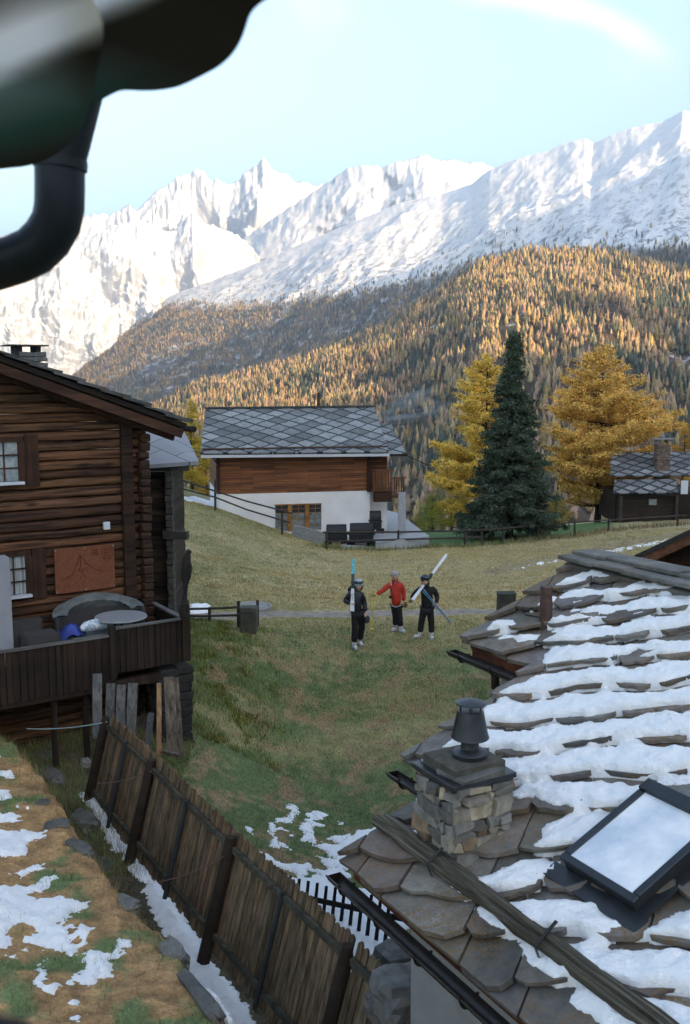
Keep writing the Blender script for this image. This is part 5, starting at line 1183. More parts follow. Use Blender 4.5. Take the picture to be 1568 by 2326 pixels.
conifer(sb, HS, [(0, 2.2, 2.4), (.05, 3.3, 3.5), (.13, 115*mpp, 120*mpp), (.2, 92*mpp, 98*mpp), (.32, 78*mpp, 82*mpp), (.45, 68*mpp, 66*mpp), (.58, 50*mpp, 52*mpp), (.72, 36*mpp, 36*mpp), (.82, 24*mpp, 24*mpp), (.93, 13*mpp, 14*mpp), (1, .1, .1)], 1, 4,
        'tall dark green spruce standing between the two golden larches', 'spruce tree', 'spruce_tree', 230, 120000, (.068, .10, .066), 0)
mp2 = 82/2261*1.02
lb = np.array([atY(1357, 1195, 82)[0], 82, gz(atY(1357, 1195, 82)[0], 82)]); HL = atY(1357, 786, 82)[2]-lb[2]
conifer(lb, HL, [(0, 1, 1), (.08, 70*mp2, 85*mp2), (.2, 115*mp2, 140*mp2), (.4, 135*mp2, 175*mp2), (.55, 135*mp2, 172*mp2), (.68, 110*mp2, 140*mp2), (.8, 82*mp2, 85*mp2), (.9, 42*mp2, 38*mp2), (1, .3, .3)], 0, 9,
        'broad golden larch right of the spruce, behind the hut', 'larch tree', 'larch_tree', 160, 120000, (.95, .52, .15))
lb = np.array([atY(1100, 1195, 84)[0], 84, gz(atY(1100, 1195, 84)[0], 84)]); HL = atY(1106, 808, 84)[2]-lb[2]
conifer(lb, HL, [(0, 1, 1), (.08, 110*mp2, 80*mp2), (.25, 140*mp2, 100*mp2), (.4, 128*mp2, 90*mp2), (.6, 100*mp2, 80*mp2), (.75, 95*mp2, 60*mp2), (.88, 45*mp2, 40*mp2), (1, .3, .3)], 0, 17,
        'golden larch half hidden behind the left side of the spruce', 'larch tree', 'larch_tree', 140, 90000, (.95, .58, .14))
for (x, yt, Y, wl, wr, sd, lab, cc) in ((432, 908, 76, 38, 45, 23, 'slim yellow larch at the left end of the chalet roof', (.36, .24, .04)), (466, 1010, 80, 45, 50, 29, 'lower yellow larch between the barn roof and the chalet', (.40, .22, .03)),
        (1560, 960, 96, 60, 60, 31, 'orange larch behind the hut chimney at the right edge', (.42, .20, .04)), (985, 1120, 90, 45, 60, 37, 'low yellow green larch left of the spruce near the meadow', (.30, .26, .04)), (1030, 1080, 93, 55, 60, 41, 'low golden larch under the left side of the spruce', (.38, .23, .035)),
        (1270, 1120, 92, 40, 40, 43, 'low golden larch right of the spruce foot', (.36, .24, .04))):
    X = ray(x, 900)[0]*Y; z = gz(X, Y); H = atY(x, yt, Y)[2]-z; q = Y/2261*1.02
    conifer((X, Y, z), H, [(0, .5, .5), (.15, wl*q, wr*q), (.4, wl*q, wr*q), (.7, wl*q*.62, wr*q*.62), (.9, wl*q*.3, wr*q*.3), (1, .1, .1)], 0, sd, lab, 'larch tree', 'larch_tree', 60, 30000, tuple(1.6*q_ for q_ in cc))

# ------------------------------------------------------------ rail fences
M_fr = plain('fence_rail_wood', (.055, .042, .035), .9, 0, .4, 3, .4)
def rail_fence(posts, rails, label, rw=.055, pw=.075, y0=20, fixY=None):
    P = []
    for (x, yt, yb) in posts:
        b_ = hit(x, yb, y0, 90) if fixY is None else atY(x, yb, fixY); P.append((b_, atY(x, yt, b_[1])))
    e = empty('rail_fence', tuple(P[0][0]), 0, label, 'fence'); o0 = P[0][0]
    for b_, t_ in P: m = MB(); m.tube([tuple(b_-o0-np.array([0, 0, .3])), tuple((b_+t_)/2-o0), tuple(t_-o0)], [pw, pw*.95, pw*.85], 8, jit=.08); m.build('post', M_fr, e)
    def yat(x): return np.interp(x, [q[0] for q in posts], [p[0][1] for p in P])
    for r in rails: m = MB(); m.tube([tuple(atY(x, y, yat(x)-pw*1.3)-o0) for x, y in r], rw, 7, jit=.08); m.build('rail', M_fr, e)
rail_fence([(404,1085,1128),(489,1090,1148),(641,1155,1206)], [[(380,1085),(404,1088),(489,1116),(560,1139),(665,1167)],[(380,1104),(404,1108),(489,1130),(560,1158),(660,1188)]], 'two railed wooden fence running down the meadow left of the chalet', .05, .07, fixY=56.5)
rail_fence([(742,1208,1248),(905,1205,1247),(1056,1201,1242),(1095,1203,1240),(1143,1197,1237),(1223,1192,1227),(1306,1183,1219),(1383,1178,1207),(1540,1168,1195)],
  [[(735,1210),(905,1209),(1056,1206),(1095,1205),(1143,1201),(1223,1194),(1306,1187),(1383,1182),(1560,1171)],[(740,1231),(905,1226),(1056,1222),(1095,1220)]], 'long wooden rail fence below the chalet and the spruce')
rail_fence([(476,1380,1416),(542,1366,1426)], [[(425,1384),(476,1383),(544,1380)],[(425,1400),(476,1400),(544,1398)]], 'short dark wooden rail fence beside the stone trough', .035, .05)
# stone box and ring by the path
q = hit(566, 1436); tp = atY(566, 1378, q[1]); wd = 40/2261*q[1]; m = MB(); m.box((0, 0, (tp[2]-q[2])/2), (wd, wd*.9, tp[2]-q[2]), jit=.02); m.box((0, 0, (tp[2]-q[2])*.86), (wd*.9, wd*1.0, .10))
tag(m.build('stone_box', plain('mossy_concrete', (.075, .075, .06), .95, 0, .35, 4, .4), None, bevel=.02, loc=tuple(q)), 'square weathered concrete box at the end of the short rail fence', 'box')
q = hit(586, 1424); m = MB(); m.tube([(0, 0, -.2), (0, 0, .75)], .04, 7); tag(m.build('post', M_fr, None, loc=tuple(q)), 'thin wooden post right against the concrete box', 'post')
q = hit(572, 1381); m = MB(); m.lathe([(.62, -.12), (.62, .03), (.50, .045), (.48, .0), (.01, -.01)], (0, 0, 0), 28); tag(m.build('manhole_ring', plain('ring_concrete', (.25, .24, .22), .9), None, smooth=True, loc=tuple(q+np.array([0, 0, .02]))), 'round concrete shaft cover lying in the meadow above the box', 'shaft cover')
q = hit(1150, 1402, 20, 60); m = MB(); m.box((0, 0, .25), (.52, .40, 1.0), jit=.03); m.box((0, 0, .74), (.56, .44, .03), jit=.01); tag(m.build('wooden_box', plain('dark_green_box', (.035, .038, .03), .85, 0, .4, 5, .4), None, bevel=.01, loc=tuple(q)), 'dark mossy wooden box standing beside the slab roof near the path', 'box')

# ------------------------------------------------------------ board fence on the left
FT = [np.array(v) for v in [(-4.24, 16.96, -6.08), (-3.05, 15.0, -6.08), (-1.50, 12.40, -6.1), (.03, 9.93, -6.12), (1.5, 7.5, -6.15)]]
M_fb = NG('fence_boards'); co = M_fb.coord((9, 9, .6)); n = M_fb.noise(co, 1.6, 6, .65); at = M_fb.attr('Col')
c = M_fb.mix(1.0, M_fb.ramp(n, [(.35, (.055, .036, .023)), (.65, (.205, .138, .084))]), at.outputs['Color'], 'MULTIPLY'); c = M_fb.mix(M_fb.ramp(M_fb.noise(M_fb.coord(), 5, 4), [(.55, 0.0), (.75, .4)]), c, (.07, .08, .035))
M_fb.col(c).rough(.9).bump(n, .6, .015); M_fb = M_fb.m
M_fp = plain('fence_post_wood', (.030, .018, .012), .9, 0, .4, 5, .4); M_frl = wood('fence_rail_grey', (.04, .035, .025), (.13, .115, .08), 'X', streak=9, knots=False)
bf = empty('board_fence', tuple(FT[0]), 0, 'long leaning fence of narrow brown boards beside the snowy ditch', 'fence'); o0 = FT[0]
LEAN = np.array([-.235, -.04, -1.0]); fd = unit(FT[3]-FT[0]); fn = np.array([-fd[1], fd[0], 0]); fn = fn if fn[0] > 0 else -fn      # fn: to the right, away from the ditch
rg = random.Random(21)
def relg(p): return tuple(np.asarray(p)-o0)
for A, B in zip(FT[:-1], FT[1:]):
    L = np.linalg.norm(B-A); d_ = (B-A)/L; m = MB(); s = .06; cols = []
    while s < L-.02:
        wd = rg.uniform(.088, .115); p = A+d_*(s+wd/2)+fn*.085; top = p+np.array([.02, 0, .10+rg.uniform(-.03, .04)]); bot = p+LEAN*(1.52+rg.uniform(-.03, .04)); n0 = len(m.v)
        w2 = (wd-.012)/2; t_ = fn*.012; dz = rg.uniform(0, .035); tl = rg.uniform(-.012, .012)
        V = []
        for sd_ in (-1, 1): V += [bot-d_*w2+t_*sd_, bot+d_*w2+t_*sd_, top+d_*(w2+tl)-np.array([0, 0, .035])+t_*sd_, top+d_*w2*.4+t_*sd_+np.array([0, 0, dz*.5]), top-d_*w2*.4+t_*sd_, top-d_*(w2-tl)-np.array([0, 0, .03])+t_*sd_]
        m.add([relg(v_) for v_ in V], [(5, 4, 3, 2, 1, 0), (6, 7, 8, 9, 10, 11)]+[(k, (k+1) % 6, (k+1) % 6+6, k+6) for k in range(6)])
        t = rg.uniform(.6, 1.35); cols += [(t*rg.uniform(.95, 1.2), t, t*rg.uniform(.85, 1.05))]*(len(m.v)-n0); s += wd
    o_ = m.build('board_panel', M_fb, bf); col_attr(o_, lambda c_: np.array(cols))
    for zo in (.10, 1.28):
        m = MB(); a_ = A+LEAN*zo+fn*.03; b_ = B+LEAN*zo+fn*.03; m.bar(relg(a_), relg(b_), .05, .085); m.build('rail', M_frl, bf)
    mid = A+(B-A)*.5; m = MB(); m.tube([relg(mid+LEAN*.02-fn*.01), relg(mid+LEAN*1.5-fn*.01)], .035, 7); m.build('stay', plain('stay_metal', (.03, .035, .035), .6) if 'stay_metal' not in bpy.data.materials else bpy.data.materials['stay_metal'], bf)
for P in FT: m = MB(); m.tube([relg(P-np.array([0, 0, -.06])), relg(P+LEAN*.1), relg(P+LEAN*.8), relg(P+LEAN*1.75)], [.062, .082, .085, .09], 9, jit=.05); m.build('post', M_fp, bf, smooth=True)
# ropes tied between the fence and the bank
def rope(a, b, r, mat, label, sag=.05):
    pts = [a+(b-a)*k/8-np.array([0, 0, sag*4*(k/8)*(1-k/8)]) for k in range(9)]; m = MB(); m.tube([tuple(p-a) for p in pts], r, 6); tag(m.build('rope', mat, None, loc=tuple(a)), label, 'rope')
rope(atY(244,1640,16.9), atY(60,1656,17.0), .010, plain('blue_rope', (.22, .30, .30), .8, 0, .2), 'pale blue rope from the first fence post towards the bank')
rope(atY(348,1751,14.9), atY(221,1781,15.4), .009, plain('pink_rope', (.16, .07, .07), .8, 0, .2), 'dull pink rope tied to the second fence post')
rope(atY(508,1946,12.3), atY(362,2004,12.6), .008, bpy.data.materials['pink_rope'], 'dull pink rope tied to the third fence post')
# dark picket fence behind
pf = empty('picket_fence', tuple(atY(655, 1990, 14.6)), 0, 'dark spaced picket fence standing in snow between board fence and house', 'fence'); o0 = np.array(pf.location)
M_pk = plain('black_pickets', (.014, .012, .011), .85, 0, .3, 6, .3); k = 0
for x in np.arange(660, 905, 20.5):
    f = (x-660)/245; Y = 14.6-1.5*f; yt = 1992+(x-660)*.235+random.uniform(-3, 3); A = atY(x, yt, Y); B = A+np.array([-.10, -.10, -.92]); m = MB(); m.bar(tuple(B-o0), tuple(A-o0), .065, .02, up=(.2, 1, 0), w2=.045); m.build('picket', M_pk, pf)
for (ya, yb) in ((2030, 2088), (2122, 2168)):
    m = MB(); m.bar(tuple(atY(650, ya, 14.5)-o0), tuple(atY(915, yb, 13.0)-o0), .03, .075); m.build('rail', M_pk, pf)
for i in range(7):
    A = atY(905+i*7, 2120+i*6, 13.0-.35*i); m = MB(); B = A+np.array([-.05, 0, -.8]); m.bar(tuple(B-o0), tuple(A-o0), .06, .02, up=(1, .2, 0)); m.build('picket', M_pk, pf)
# ------------------------------------------------------------ rocks
M_rock = slate_mat('bank_rock', (.13, .13, .125), .25, .55)
def rock(c, size, rz, seed, tilt=0, flat=.0):
    bm = bmesh.new(); bmesh.ops.create_icosphere(bm, subdivisions=3, radius=1); rg_ = np.random.RandomState(seed); o_ = rg_.uniform(0, 50, 2)
    for v in bm.verts:
        d = v.co.copy(); m_ = max(abs(d.x), abs(d.y), abs(d.z)); d = d*(1/m_)*.75+d*.25
        n_ = 1+.22*float(fbm(np.float64(d.x*1.1+o_[0]), np.float64(d.y*1.1+d.z*1.7+o_[1]), 3))+.06*float(fbm(np.float64(d.x*4+o_[1]), np.float64(d.y*4-d.z*5), 3)); v.co = Vector((d.x*n_*size[0]/2, d.y*n_*size[1]/2, d.z*n_*size[2]/2))
    me = bpy.data.meshes.new('rock'); bm.to_mesh(me); bm.free(); me.polygons.foreach_set('use_smooth', [False]*len(me.polygons))
    a_ = me.color_attributes.new('Col', 'FLOAT_COLOR', 'POINT'); v_ = rg_.uniform(.6, 1.35); a_.data.foreach_set('color', np.tile([v_, v_, v_*.98, 1], len(me.vertices)).astype(np.float32))
    o = obj('rock', me, M_rock, None, tuple(c)); o.rotation_euler = (tilt, 0, rz); return o
RK = [((45,1665), (.95,.42,.26), -.95, 'long pale grey rock at the top of the bank'), ((100,1716), (.62,.34,.22), -.7, 'dark flat rock below the long pale one on the bank edge'), ((118,1765), (.72,.36,.34), -.9, 'reddish grey rock where the bank edge turns'),
      ((95,1822), (.30,.2,.1), .2, 'small dark flat stone lying inside the bank grass'), ((190,1870), (.80,.40,.40), -.85, 'large grey brown rock hanging over the snow strip'), ((180,1925), (.62,.22,.2), -.75, 'narrow bluish rock splinter in the bank slope'),
      ((225,1965), (.75,.34,.22), -.45, 'flat grey rock half covered by dry grass in mid bank'), ((270,2052), (.60,.30,.2), -.4, 'half buried rock above the widest snow of the ditch'), ((130,1875), (.40,.28,.2), .4, 'rounded grey rock between grass tufts on the bank'),
      ((392,2168), (.48,.30,.34), -.9, 'bluish edge rock low on the bank by the snow strip'), ((455,2265), (1.15,.20,.26), -1.0, 'long kerb like stone at the bottom of the bank edge'), ((20,1620), (.7,.4,.2), .1, 'brown rock at the left picture edge under the terrace')]
for i, (p, sz, rz, lab) in enumerate(RK):
    h = hit(*p, 6, 30); sz = tuple(q_*.85 for q_ in sz); o = rock(h+np.array([0, 0, -.04]), sz, rz, 40+i, .15); tag(o, lab, 'rock', 'rocks along the bank edge')
for i, (p, Y, sz, lab) in enumerate((((905,2200), 10.2, (.5,.45,.5), 'brown boulder standing in the gap below the gutter'), ((930,2262), 9.2, (.7,.5,.55), 'larger tan boulder below the gutter, in front of its neighbour'), ((195,1733), 15.0, (.14,.14,.14), 'small black stone in the grass before the terrace'), ((885,2290), 9.4, (.4,.4,.4), 'dark boulder between the fence boards and the tan one'))):
    A = atY(*p, Y); g_ = gz(A[0], A[1]); o = rock((A[0], A[1], max(A[2], g_)), sz, .5, 70+i); tag(o, lab, 'rock', 'rocks in the gap beside the house' if i != 2 else 'rocks along the bank edge')
m = MB(); 
for z in np.arange(-8.2, -6.6, .22):                 # rough footing wall that carries those boulders
    for k in range(4): m.box((.95+.22*k+random.uniform(-.04, .04), 10.4-.45*k, z), (.5, .5, .23), jit=.04)
tag(m.build('rubble_wall', plain('brown_rubble', (.06, .048, .036), .95, 0, .5, 6, .6), None, bevel=.03), 'dark brown rubble wall in the gap between board fence and gutter', 'wall')

# ------------------------------------------------------------ snow on the ground
c1 = lambda x, y: (x*.348, 1568+y*.348)
c2 = lambda x, y: (477+x*.3913, 1704+y*.3913)
def ground_snow(polys, fx, res, thick, label, nz=.06, frac=None, mat=None, name='snow', box=None):
    W_ = [np.array([hit(*fx(*p), 6, 70)[:2] for p in q]) for q in polys]; A = np.vstack(W_)
    xs = np.arange(A[:, 0].min()-.2, A[:, 0].max()+.2, res); ys = np.arange(A[:, 1].min()-.2, A[:, 1].max()+.2, res*1.25); X, Y = np.meshgrid(xs, ys); sh = X.shape; X = X.ravel(); Y = Y.ravel()
    M = np.full(X.shape, -9.)
    for i, w_ in enumerate(W_):
        mm = sdpoly(X, Y, w_)
        if frac and i in frac: mm = np.minimum(mm*.8, .25)+frac[i]+.42*fbm(X*2.4, Y*2.4, 4)
        M = np.maximum(M, mm)
    M = M+nz*fbm(X*4, Y*4, 4)+nz*.7*fbm(X*13, Y*13, 3); keep = M > 0
    Z = ground_z(X, Y)+np.where(M > 0, thick*smooth(0, .14, M)*(1+.35*fbm(X*3, Y*3, 3))+.020*fbm(X*11, Y*11, 3)+.002, -.03)
    V, F, _ = compact(np.stack([X, Y, Z], 1), grid_faces(sh[1], sh[0], keep.reshape(sh)))
    if len(F): tag(obj(name, mesh_np(name, V, F, True), mat or M_snowc), label, 'snow', kind='stuff')
BP = [[(0,930),(180,920),(290,925),(290,970),(200,1000),(190,1090),(0,1095),(-200,1090),(-200,930)],[(80,1200),(140,1165),(280,1145),(280,1180),(130,1210)],
 [(-250,1320),(0,1310),(150,1290),(260,1240),(400,1240),(320,1290),(180,1340),(230,1360),(420,1370),(560,1385),(560,1430),(450,1500),(380,1540),(440,1560),(480,1650),(560,1670),(500,1700),(480,1750),(380,1720),(240,1690),(60,1765),(40,1740),(200,1680),(140,1660),(220,1600),(150,1530),(60,1600),(40,1690),(0,1700),(-250,1720)],
 [(520,1780),(560,1720),(620,1690),(700,1720),(760,1660),(850,1640),(820,1700),(740,1790),(720,1880),(560,1940),(500,1930),(380,1990),(290,1990),(290,1960),(500,1860),(560,1810)],[(225,1800),(260,1770),(300,1850),(290,1930),(240,1920)],
 [(-100,800),(110,805),(120,850),(70,870),(-100,850)],[(-60,650),(70,660),(75,710),(-60,710)],[(-50,530),(60,530),(90,580),(-50,560)],[(470,1550),(620,1555),(560,1610),(480,1600)],[(440,2150),(520,2130),(530,2170)],[(40,760),(180,760),(190,775),(60,785)],[(470,2030),(530,2030),(520,2055),(480,2055)],[(-50,430),(20,425),(20,440),(-50,460)]]
ground_snow(BP, c1, .028, .055, 'thin melting snow patches on the brown bank at lower left', .10, mat=M_snow)
STRIP = [(515,672),(690,690),(760,790),(830,870),(890,1030),(930,1100),(1050,1250),(1130,1320),(1200,1470),(1300,1620),(1330,1690),(1400,1790),(1490,1910),(1568,2010),(1660,2178),(1700,2300),(1560,2300),(1500,2178),(1400,2060),(1300,1950),(1230,1830),(1160,1720),(1070,1600),(1010,1500),(980,1400),(930,1270),(870,1180),(800,1090),(720,1010),(660,900),(600,790)]
def strip_snow():
    W_ = np.array([hit(*c1(*p), 6, 30)[:2] for p in STRIP if p[1] < 2290]); xs = np.arange(W_[:, 0].min()-.15, W_[:, 0].max()+.15, .026); ys = np.arange(W_[:, 1].min()-.15, W_[:, 1].max()+.15, .034); X, Y = np.meshgrid(xs, ys); sh = X.shape; X = X.ravel(); Y = Y.ravel()
    al = X*fd[0]+Y*fd[1]; M = sdpoly(X, Y, W_)+.05*np.abs(np.sin(al*9.5+1.5*fbm(al*2, al*0, 2)))-.01+.09*fbm(X*4, Y*4, 4)+.03*fbm(X*15, Y*15, 2); keep = M > 0
    Z = ground_z(X, Y)+np.where(keep, .035*smooth(0, .05, M)+.045*smooth(.0, .25, M)*(1+fbm(X*3, Y*3, 3))+.022*fbm(X*9, Y*9, 4)+.010*fbm(X*30, Y*30, 2), -.03)
    V, F, _ = compact(np.stack([X, Y, Z], 1), grid_faces(sh[1], sh[0], keep.reshape(sh))); tag(obj('snow', mesh_np('snow', V, F, True), M_snowc), 'strip of snow in the ditch between the bank and board fence', 'snow', kind='stuff')
strip_snow()
SNP = [[(430,335),(480,318),(525,345),(480,430),(400,425),(375,470),(405,570),(330,570),(350,520),(350,430),(380,400),(450,390),(470,350)],[(200,450),(250,450),(260,500),(220,490)],[(690,500),(820,490),(860,520),(780,530),(800,600),(740,560),(680,520)],[(840,470),(1010,450),(960,510),(850,550)],
 [(600,600),(720,640),(780,620),(770,680),(690,700),(640,640)],[(180,510),(250,560),(480,660),(600,690),(780,620),(880,590),(880,830),(850,860),(700,810),(560,780),(420,740),(300,650)],[(430,700),(850,790),(1180,900),(1160,1250),(800,1250),(420,760)],[(600,520),(1080,390),(1240,280),(1260,330),(1000,500),(860,590),(780,650),(640,620)],[(330,360),(600,300),(900,420),(850,560),(560,640),(300,560)]]
ground_snow(SNP, c2, .035, .04, 'broken melting snow on the green slope behind the picket fence', .07, frac={5: -.10, 6: .06, 7: -.12, 8: -.34})
ground_snow([[(430,1374),(478,1374),(478,1392),(450,1397),(430,1394)]], lambda x, y: (x, y), .05, .05, 'small snow patch beside the short rail fence', .05)
ground_snow([[(1150,1296),(1210,1282),(1330,1256),(1450,1236),(1567,1213),(1567,1226),(1450,1247),(1330,1268),(1210,1292)]], lambda x, y: (x, y), .10, .04, 'thin broken snow along the track crossing the dry meadow', .10, frac={0: -.22})
ground_snow([[(395,1128),(440,1128),(492,1144),(480,1152),(430,1140)],[(495,1146),(530,1158),(515,1166)]], lambda x, y: (x, y), .12, .05, 'narrow snow patch under the rail fence left of the chalet', .05)
# ------------------------------------------------------------ grass
def grass(n, xr, yr, hr, wd, label, dens=None, colf=None, lean=.6, seed=1, zoff=0, cmul=1.0, tuft=None, var=(.45, 1.75)):
    rg = np.random.RandomState(seed); X = rg.uniform(*xr, n); Y = rg.uniform(*yr, n)
    if dens is not None: k = rg.rand(n) < dens(X, Y); X, Y = X[k], Y[k]
    vx, vy = vproj(X, Y, ground_z(X, Y)); k = (vx > -60) & (vx < 1630) & (vy < 2420); X, Y = X[k], Y[k]; n = len(X)
    Z = ground_z(X, Y)-.01+zoff; h = rg.uniform(hr[0], hr[1], n)*(1 if tuft is None else tuft(X, Y)); a = rg.uniform(0, 6.283, n); ln = np.abs(rg.normal(0, lean, n))
    fl = fbm(X*.8, Y*.8, 2)*3+1.2; a = a*.5+fl
    D = np.stack([np.cos(a)*ln, np.sin(a)*ln, np.ones(n)], 1); D = D/np.linalg.norm(D, axis=1)[:, None]*h[:, None]; b = rg.uniform(0, 3.14, n)
    Wv = np.stack([np.cos(b), np.sin(b)*.5, np.zeros(n)], 1)*(wd*.5*rg.uniform(.6, 1.4, (n, 1)))
    C = (colf or gcol)(X, Y)*rg.uniform(var[0], var[1], (n, 1))*np.stack([rg.uniform(.85, 1.2, n), np.ones(n), rg.uniform(.7, 1.2, n)], 1)*cmul
    V, F, C = blades_mesh(np.stack([X, Y, Z], 1), D, Wv, np.clip(C, 0, .9)); C[2::3] *= 1.25
    tag(obj('grass', mesh_np('grass', V, F, False, cols={'Col': C}), M_leaf), label, 'grass', kind='stuff')
def inbank(X, Y): return sdpoly(X, Y, BANKPOLY)
def tuftn(X, Y): return smooth(.0, .4, fbm(X*1.3+9, Y*1.3, 4)+.25*fbm(X*.35, Y*.35, 4))
grass(150000, (-8, 1), (6.5, 17.8), (.015, .045), .007, 'dry brown grass and fallen larch needles covering the bank', lambda X, Y: (inbank(X, Y) > -.05)*.9, lean=1.6, seed=2, colf=lambda X, Y: gcol(X, Y)*1.15)
grass(60000, (-8, 1), (6.5, 17.8), (.06, .13), .008, 'green grass tufts growing between the snow patches on the bank', lambda X, Y: (inbank(X, Y) > 0)*tuftn(X, Y), lean=.5, seed=3, colf=lambda X, Y: np.tile(C_GRN*1.2, (len(X), 1)))
grass(30000, (-7, 1), (7, 18), (.12, .30), .007, 'long straw coloured grass hanging over the bank edge', lambda X, Y: smooth(.45, .05, np.abs(inbank(X, Y)))*.6, lean=.9, seed=4, colf=lambda X, Y: np.tile([.26, .19, .095], (len(X), 1)))
grass(30000, (-7.5, -3), (14.5, 19.2), (.08, .25), .010, 'rough green and straw grass in front of the terrace', lambda X, Y: (inbank(X, Y) < -.1)*(Y < 19.2)*.8, lean=.7, seed=5, colf=lambda X, Y: np.where(np.random.RandomState(1).rand(len(X), 1) < .35, np.array([[.20, .14, .065]]), C_GRN[None]*1.2))
slope = lambda X, Y: ((inbank(X, Y) < -.3)*(X > -3.0-(Y-12)*.25))*1.0
grass(260000, (-4.5, 8), (11, 24), (.025, .07), .013, 'short mixed grass on the slope below the path', slope, lean=1.0, seed=6)
grass(200000, (-6, 10), (22, 34), (.03, .08), .022, 'short grass around the gravel path and the skiers', lambda X, Y: (dline(X, Y, PATHW) > .55)*1.0, lean=1.0, seed=7)
grass(60000, (-5, 0), (19.5, 27), (.06, .17), .020, 'lush green grass and weeds beside the terrace and the box', lambda X, Y: smooth(-1.0, -3.0, X+.18*(Y-23))*smooth(-.2, .25, fbm(X*1.2, Y*1.2, 3)+.1), lean=.5, seed=8, colf=lambda X, Y: np.where((fbm(X*2, Y*2, 2) > .12)[:, None], np.array([[.11, .13, .03]]), C_GRN[None]*1.25))
grass(230000, (-13, 26), (32, 66), (.04, .11), .050, 'dry yellowish grass of the upper meadow', lambda X, Y: np.where(sdpoly(X, Y, LAWN) > 0, .15, 1.0), lean=1.0, seed=9, var=(.7, 1.35))
fl_ = lambda X, Y: smooth(1.3, .2, dline(X, Y, np.array([hit(*q)[:2] for q in [(742,1246),(905,1247),(1056,1242),(1143,1237),(1223,1227),(1306,1219),(1383,1207),(1500,1196),(1568,1190)]])))
grass(50000, (-2, 27), (54, 76), (.12, .42), .045, 'taller rough grass and seed heads along the rail fence', lambda X, Y: fl_(X, Y)*.8, lean=.4, seed=10, colf=lambda X, Y: np.where((np.random.RandomState(4).rand(len(X), 1)+.5*smooth(6, 16, X)[:, None]) < .7, C_GRN[None]*1.1, np.array([[.20, .13, .08]])))

# ------------------------------------------------------------ people
def skin_mesh(nodes, edges, root, sub=1):
    me = bpy.data.meshes.new('sk'); names = list(nodes); idx = {k: i for i, k in enumerate(names)}
    me.from_pydata([nodes[k][0] for k in names], [(idx[a], idx[b]) for a, b in edges], []); o = bpy.data.objects.new('sk', me); COL.objects.link(o)
    md = o.modifiers.new('s', 'SKIN'); md.use_smooth_shade = True; md.branch_smoothing = .6
    if sub: sm = o.modifiers.new('u', 'SUBSURF'); sm.levels = sub; sm.render_levels = sub
    for i, k in enumerate(names):
        sv = me.skin_vertices[0].data[i]; r = nodes[k][1]; sv.radius = (r, r) if isinstance(r, (int, float)) else r; sv.use_root = (k == root)
    dg = bpy.context.evaluated_depsgraph_get(); r_ = bpy.data.meshes.new_from_object(o.evaluated_get(dg)); bpy.data.objects.remove(o); bpy.data.meshes.remove(me)
    return r_
def join(meshes, mats, name, parent):
    bm = bmesh.new()
    for me, mi in meshes:
        n0 = len(bm.faces); bm.from_mesh(me); bm.faces.ensure_lookup_table()
        for f in bm.faces[n0:]:
            if mi is not None: f.material_index = mi
            f.smooth = True
    me = bpy.data.meshes.new(name); bm.to_mesh(me); bm.free(); return obj(name, me, mats, parent)
def mb_mesh(m): me = bpy.data.meshes.new('t'); me.from_pydata([tuple(v) for v in m.v], [], m.f); return me
M_skin = plain('skin', (.62, .34, .25), .6, 0, .08, 6, 0); M_eye = plain('eye', (.03, .02, .02), .4, 0, 0, 6, 0); M_lip = plain('lips', (.30, .10, .08), .5, 0, 0, 6, 0)
def head_mesh(c, r=.105, smile=True):
    """skull, jaw, nose, ears, eyes, mouth; the face looks to -Y"""
    parts = []; bm = bmesh.new(); bmesh.ops.create_uvsphere(bm, u_segments=20, v_segments=14, radius=1)
    for v in bm.verts:
        x, y, z = v.co; w_ = .80 if z > -.1 else .80-.28*min(1, (-.1-z)/.9); d_ = .98; 
        if y < 0 and z < .2: d_ = .90
        v.co = Vector((c[0]+x*r*w_, c[1]+y*r*d_, c[2]+z*r*1.18))
    me = bpy.data.meshes.new('h'); bm.to_mesh(me); bm.free(); parts.append((me, 0))
    m = MB(); m.tube([(c[0], c[1]-r*.80, c[2]+.02), (c[0], c[1]-r*1.08, c[2]-.018), (c[0], c[1]-r*.86, c[2]-.032)], [.009, .017, .011], 8)
    for s in (-1, 1): m.tube([(c[0]+s*r*.78, c[1]+.005, c[2]+.022), (c[0]+s*r*.88, c[1]+.012, c[2]), (c[0]+s*r*.78, c[1]+.005, c[2]-.028)], [.012, .018, .010], 8)
    parts.append((mb_mesh(m), 0)); m = MB()
    for s in (-1, 1): m.tube([(c[0]+s*.036, c[1]-r*.80, c[2]+.012), (c[0]+s*.036, c[1]-r*.92, c[2]+.012)], [.014, .006], 8); m.bar((c[0]+s*.022, c[1]-r*.90, c[2]+.035), (c[0]+s*.052, c[1]-r*.82, c[2]+.032), .006, .006)
    parts.append((mb_mesh(m), 1)); m = MB(); m.tube([(c[0]-.030, c[1]-r*.78, c[2]-.052), (c[0], c[1]-r*.90, c[2]-.060), (c[0]+.030, c[1]-r*.78, c[2]-.052)], [.004, .009, .004], 6); parts.append((mb_mesh(m), 2))
    return parts
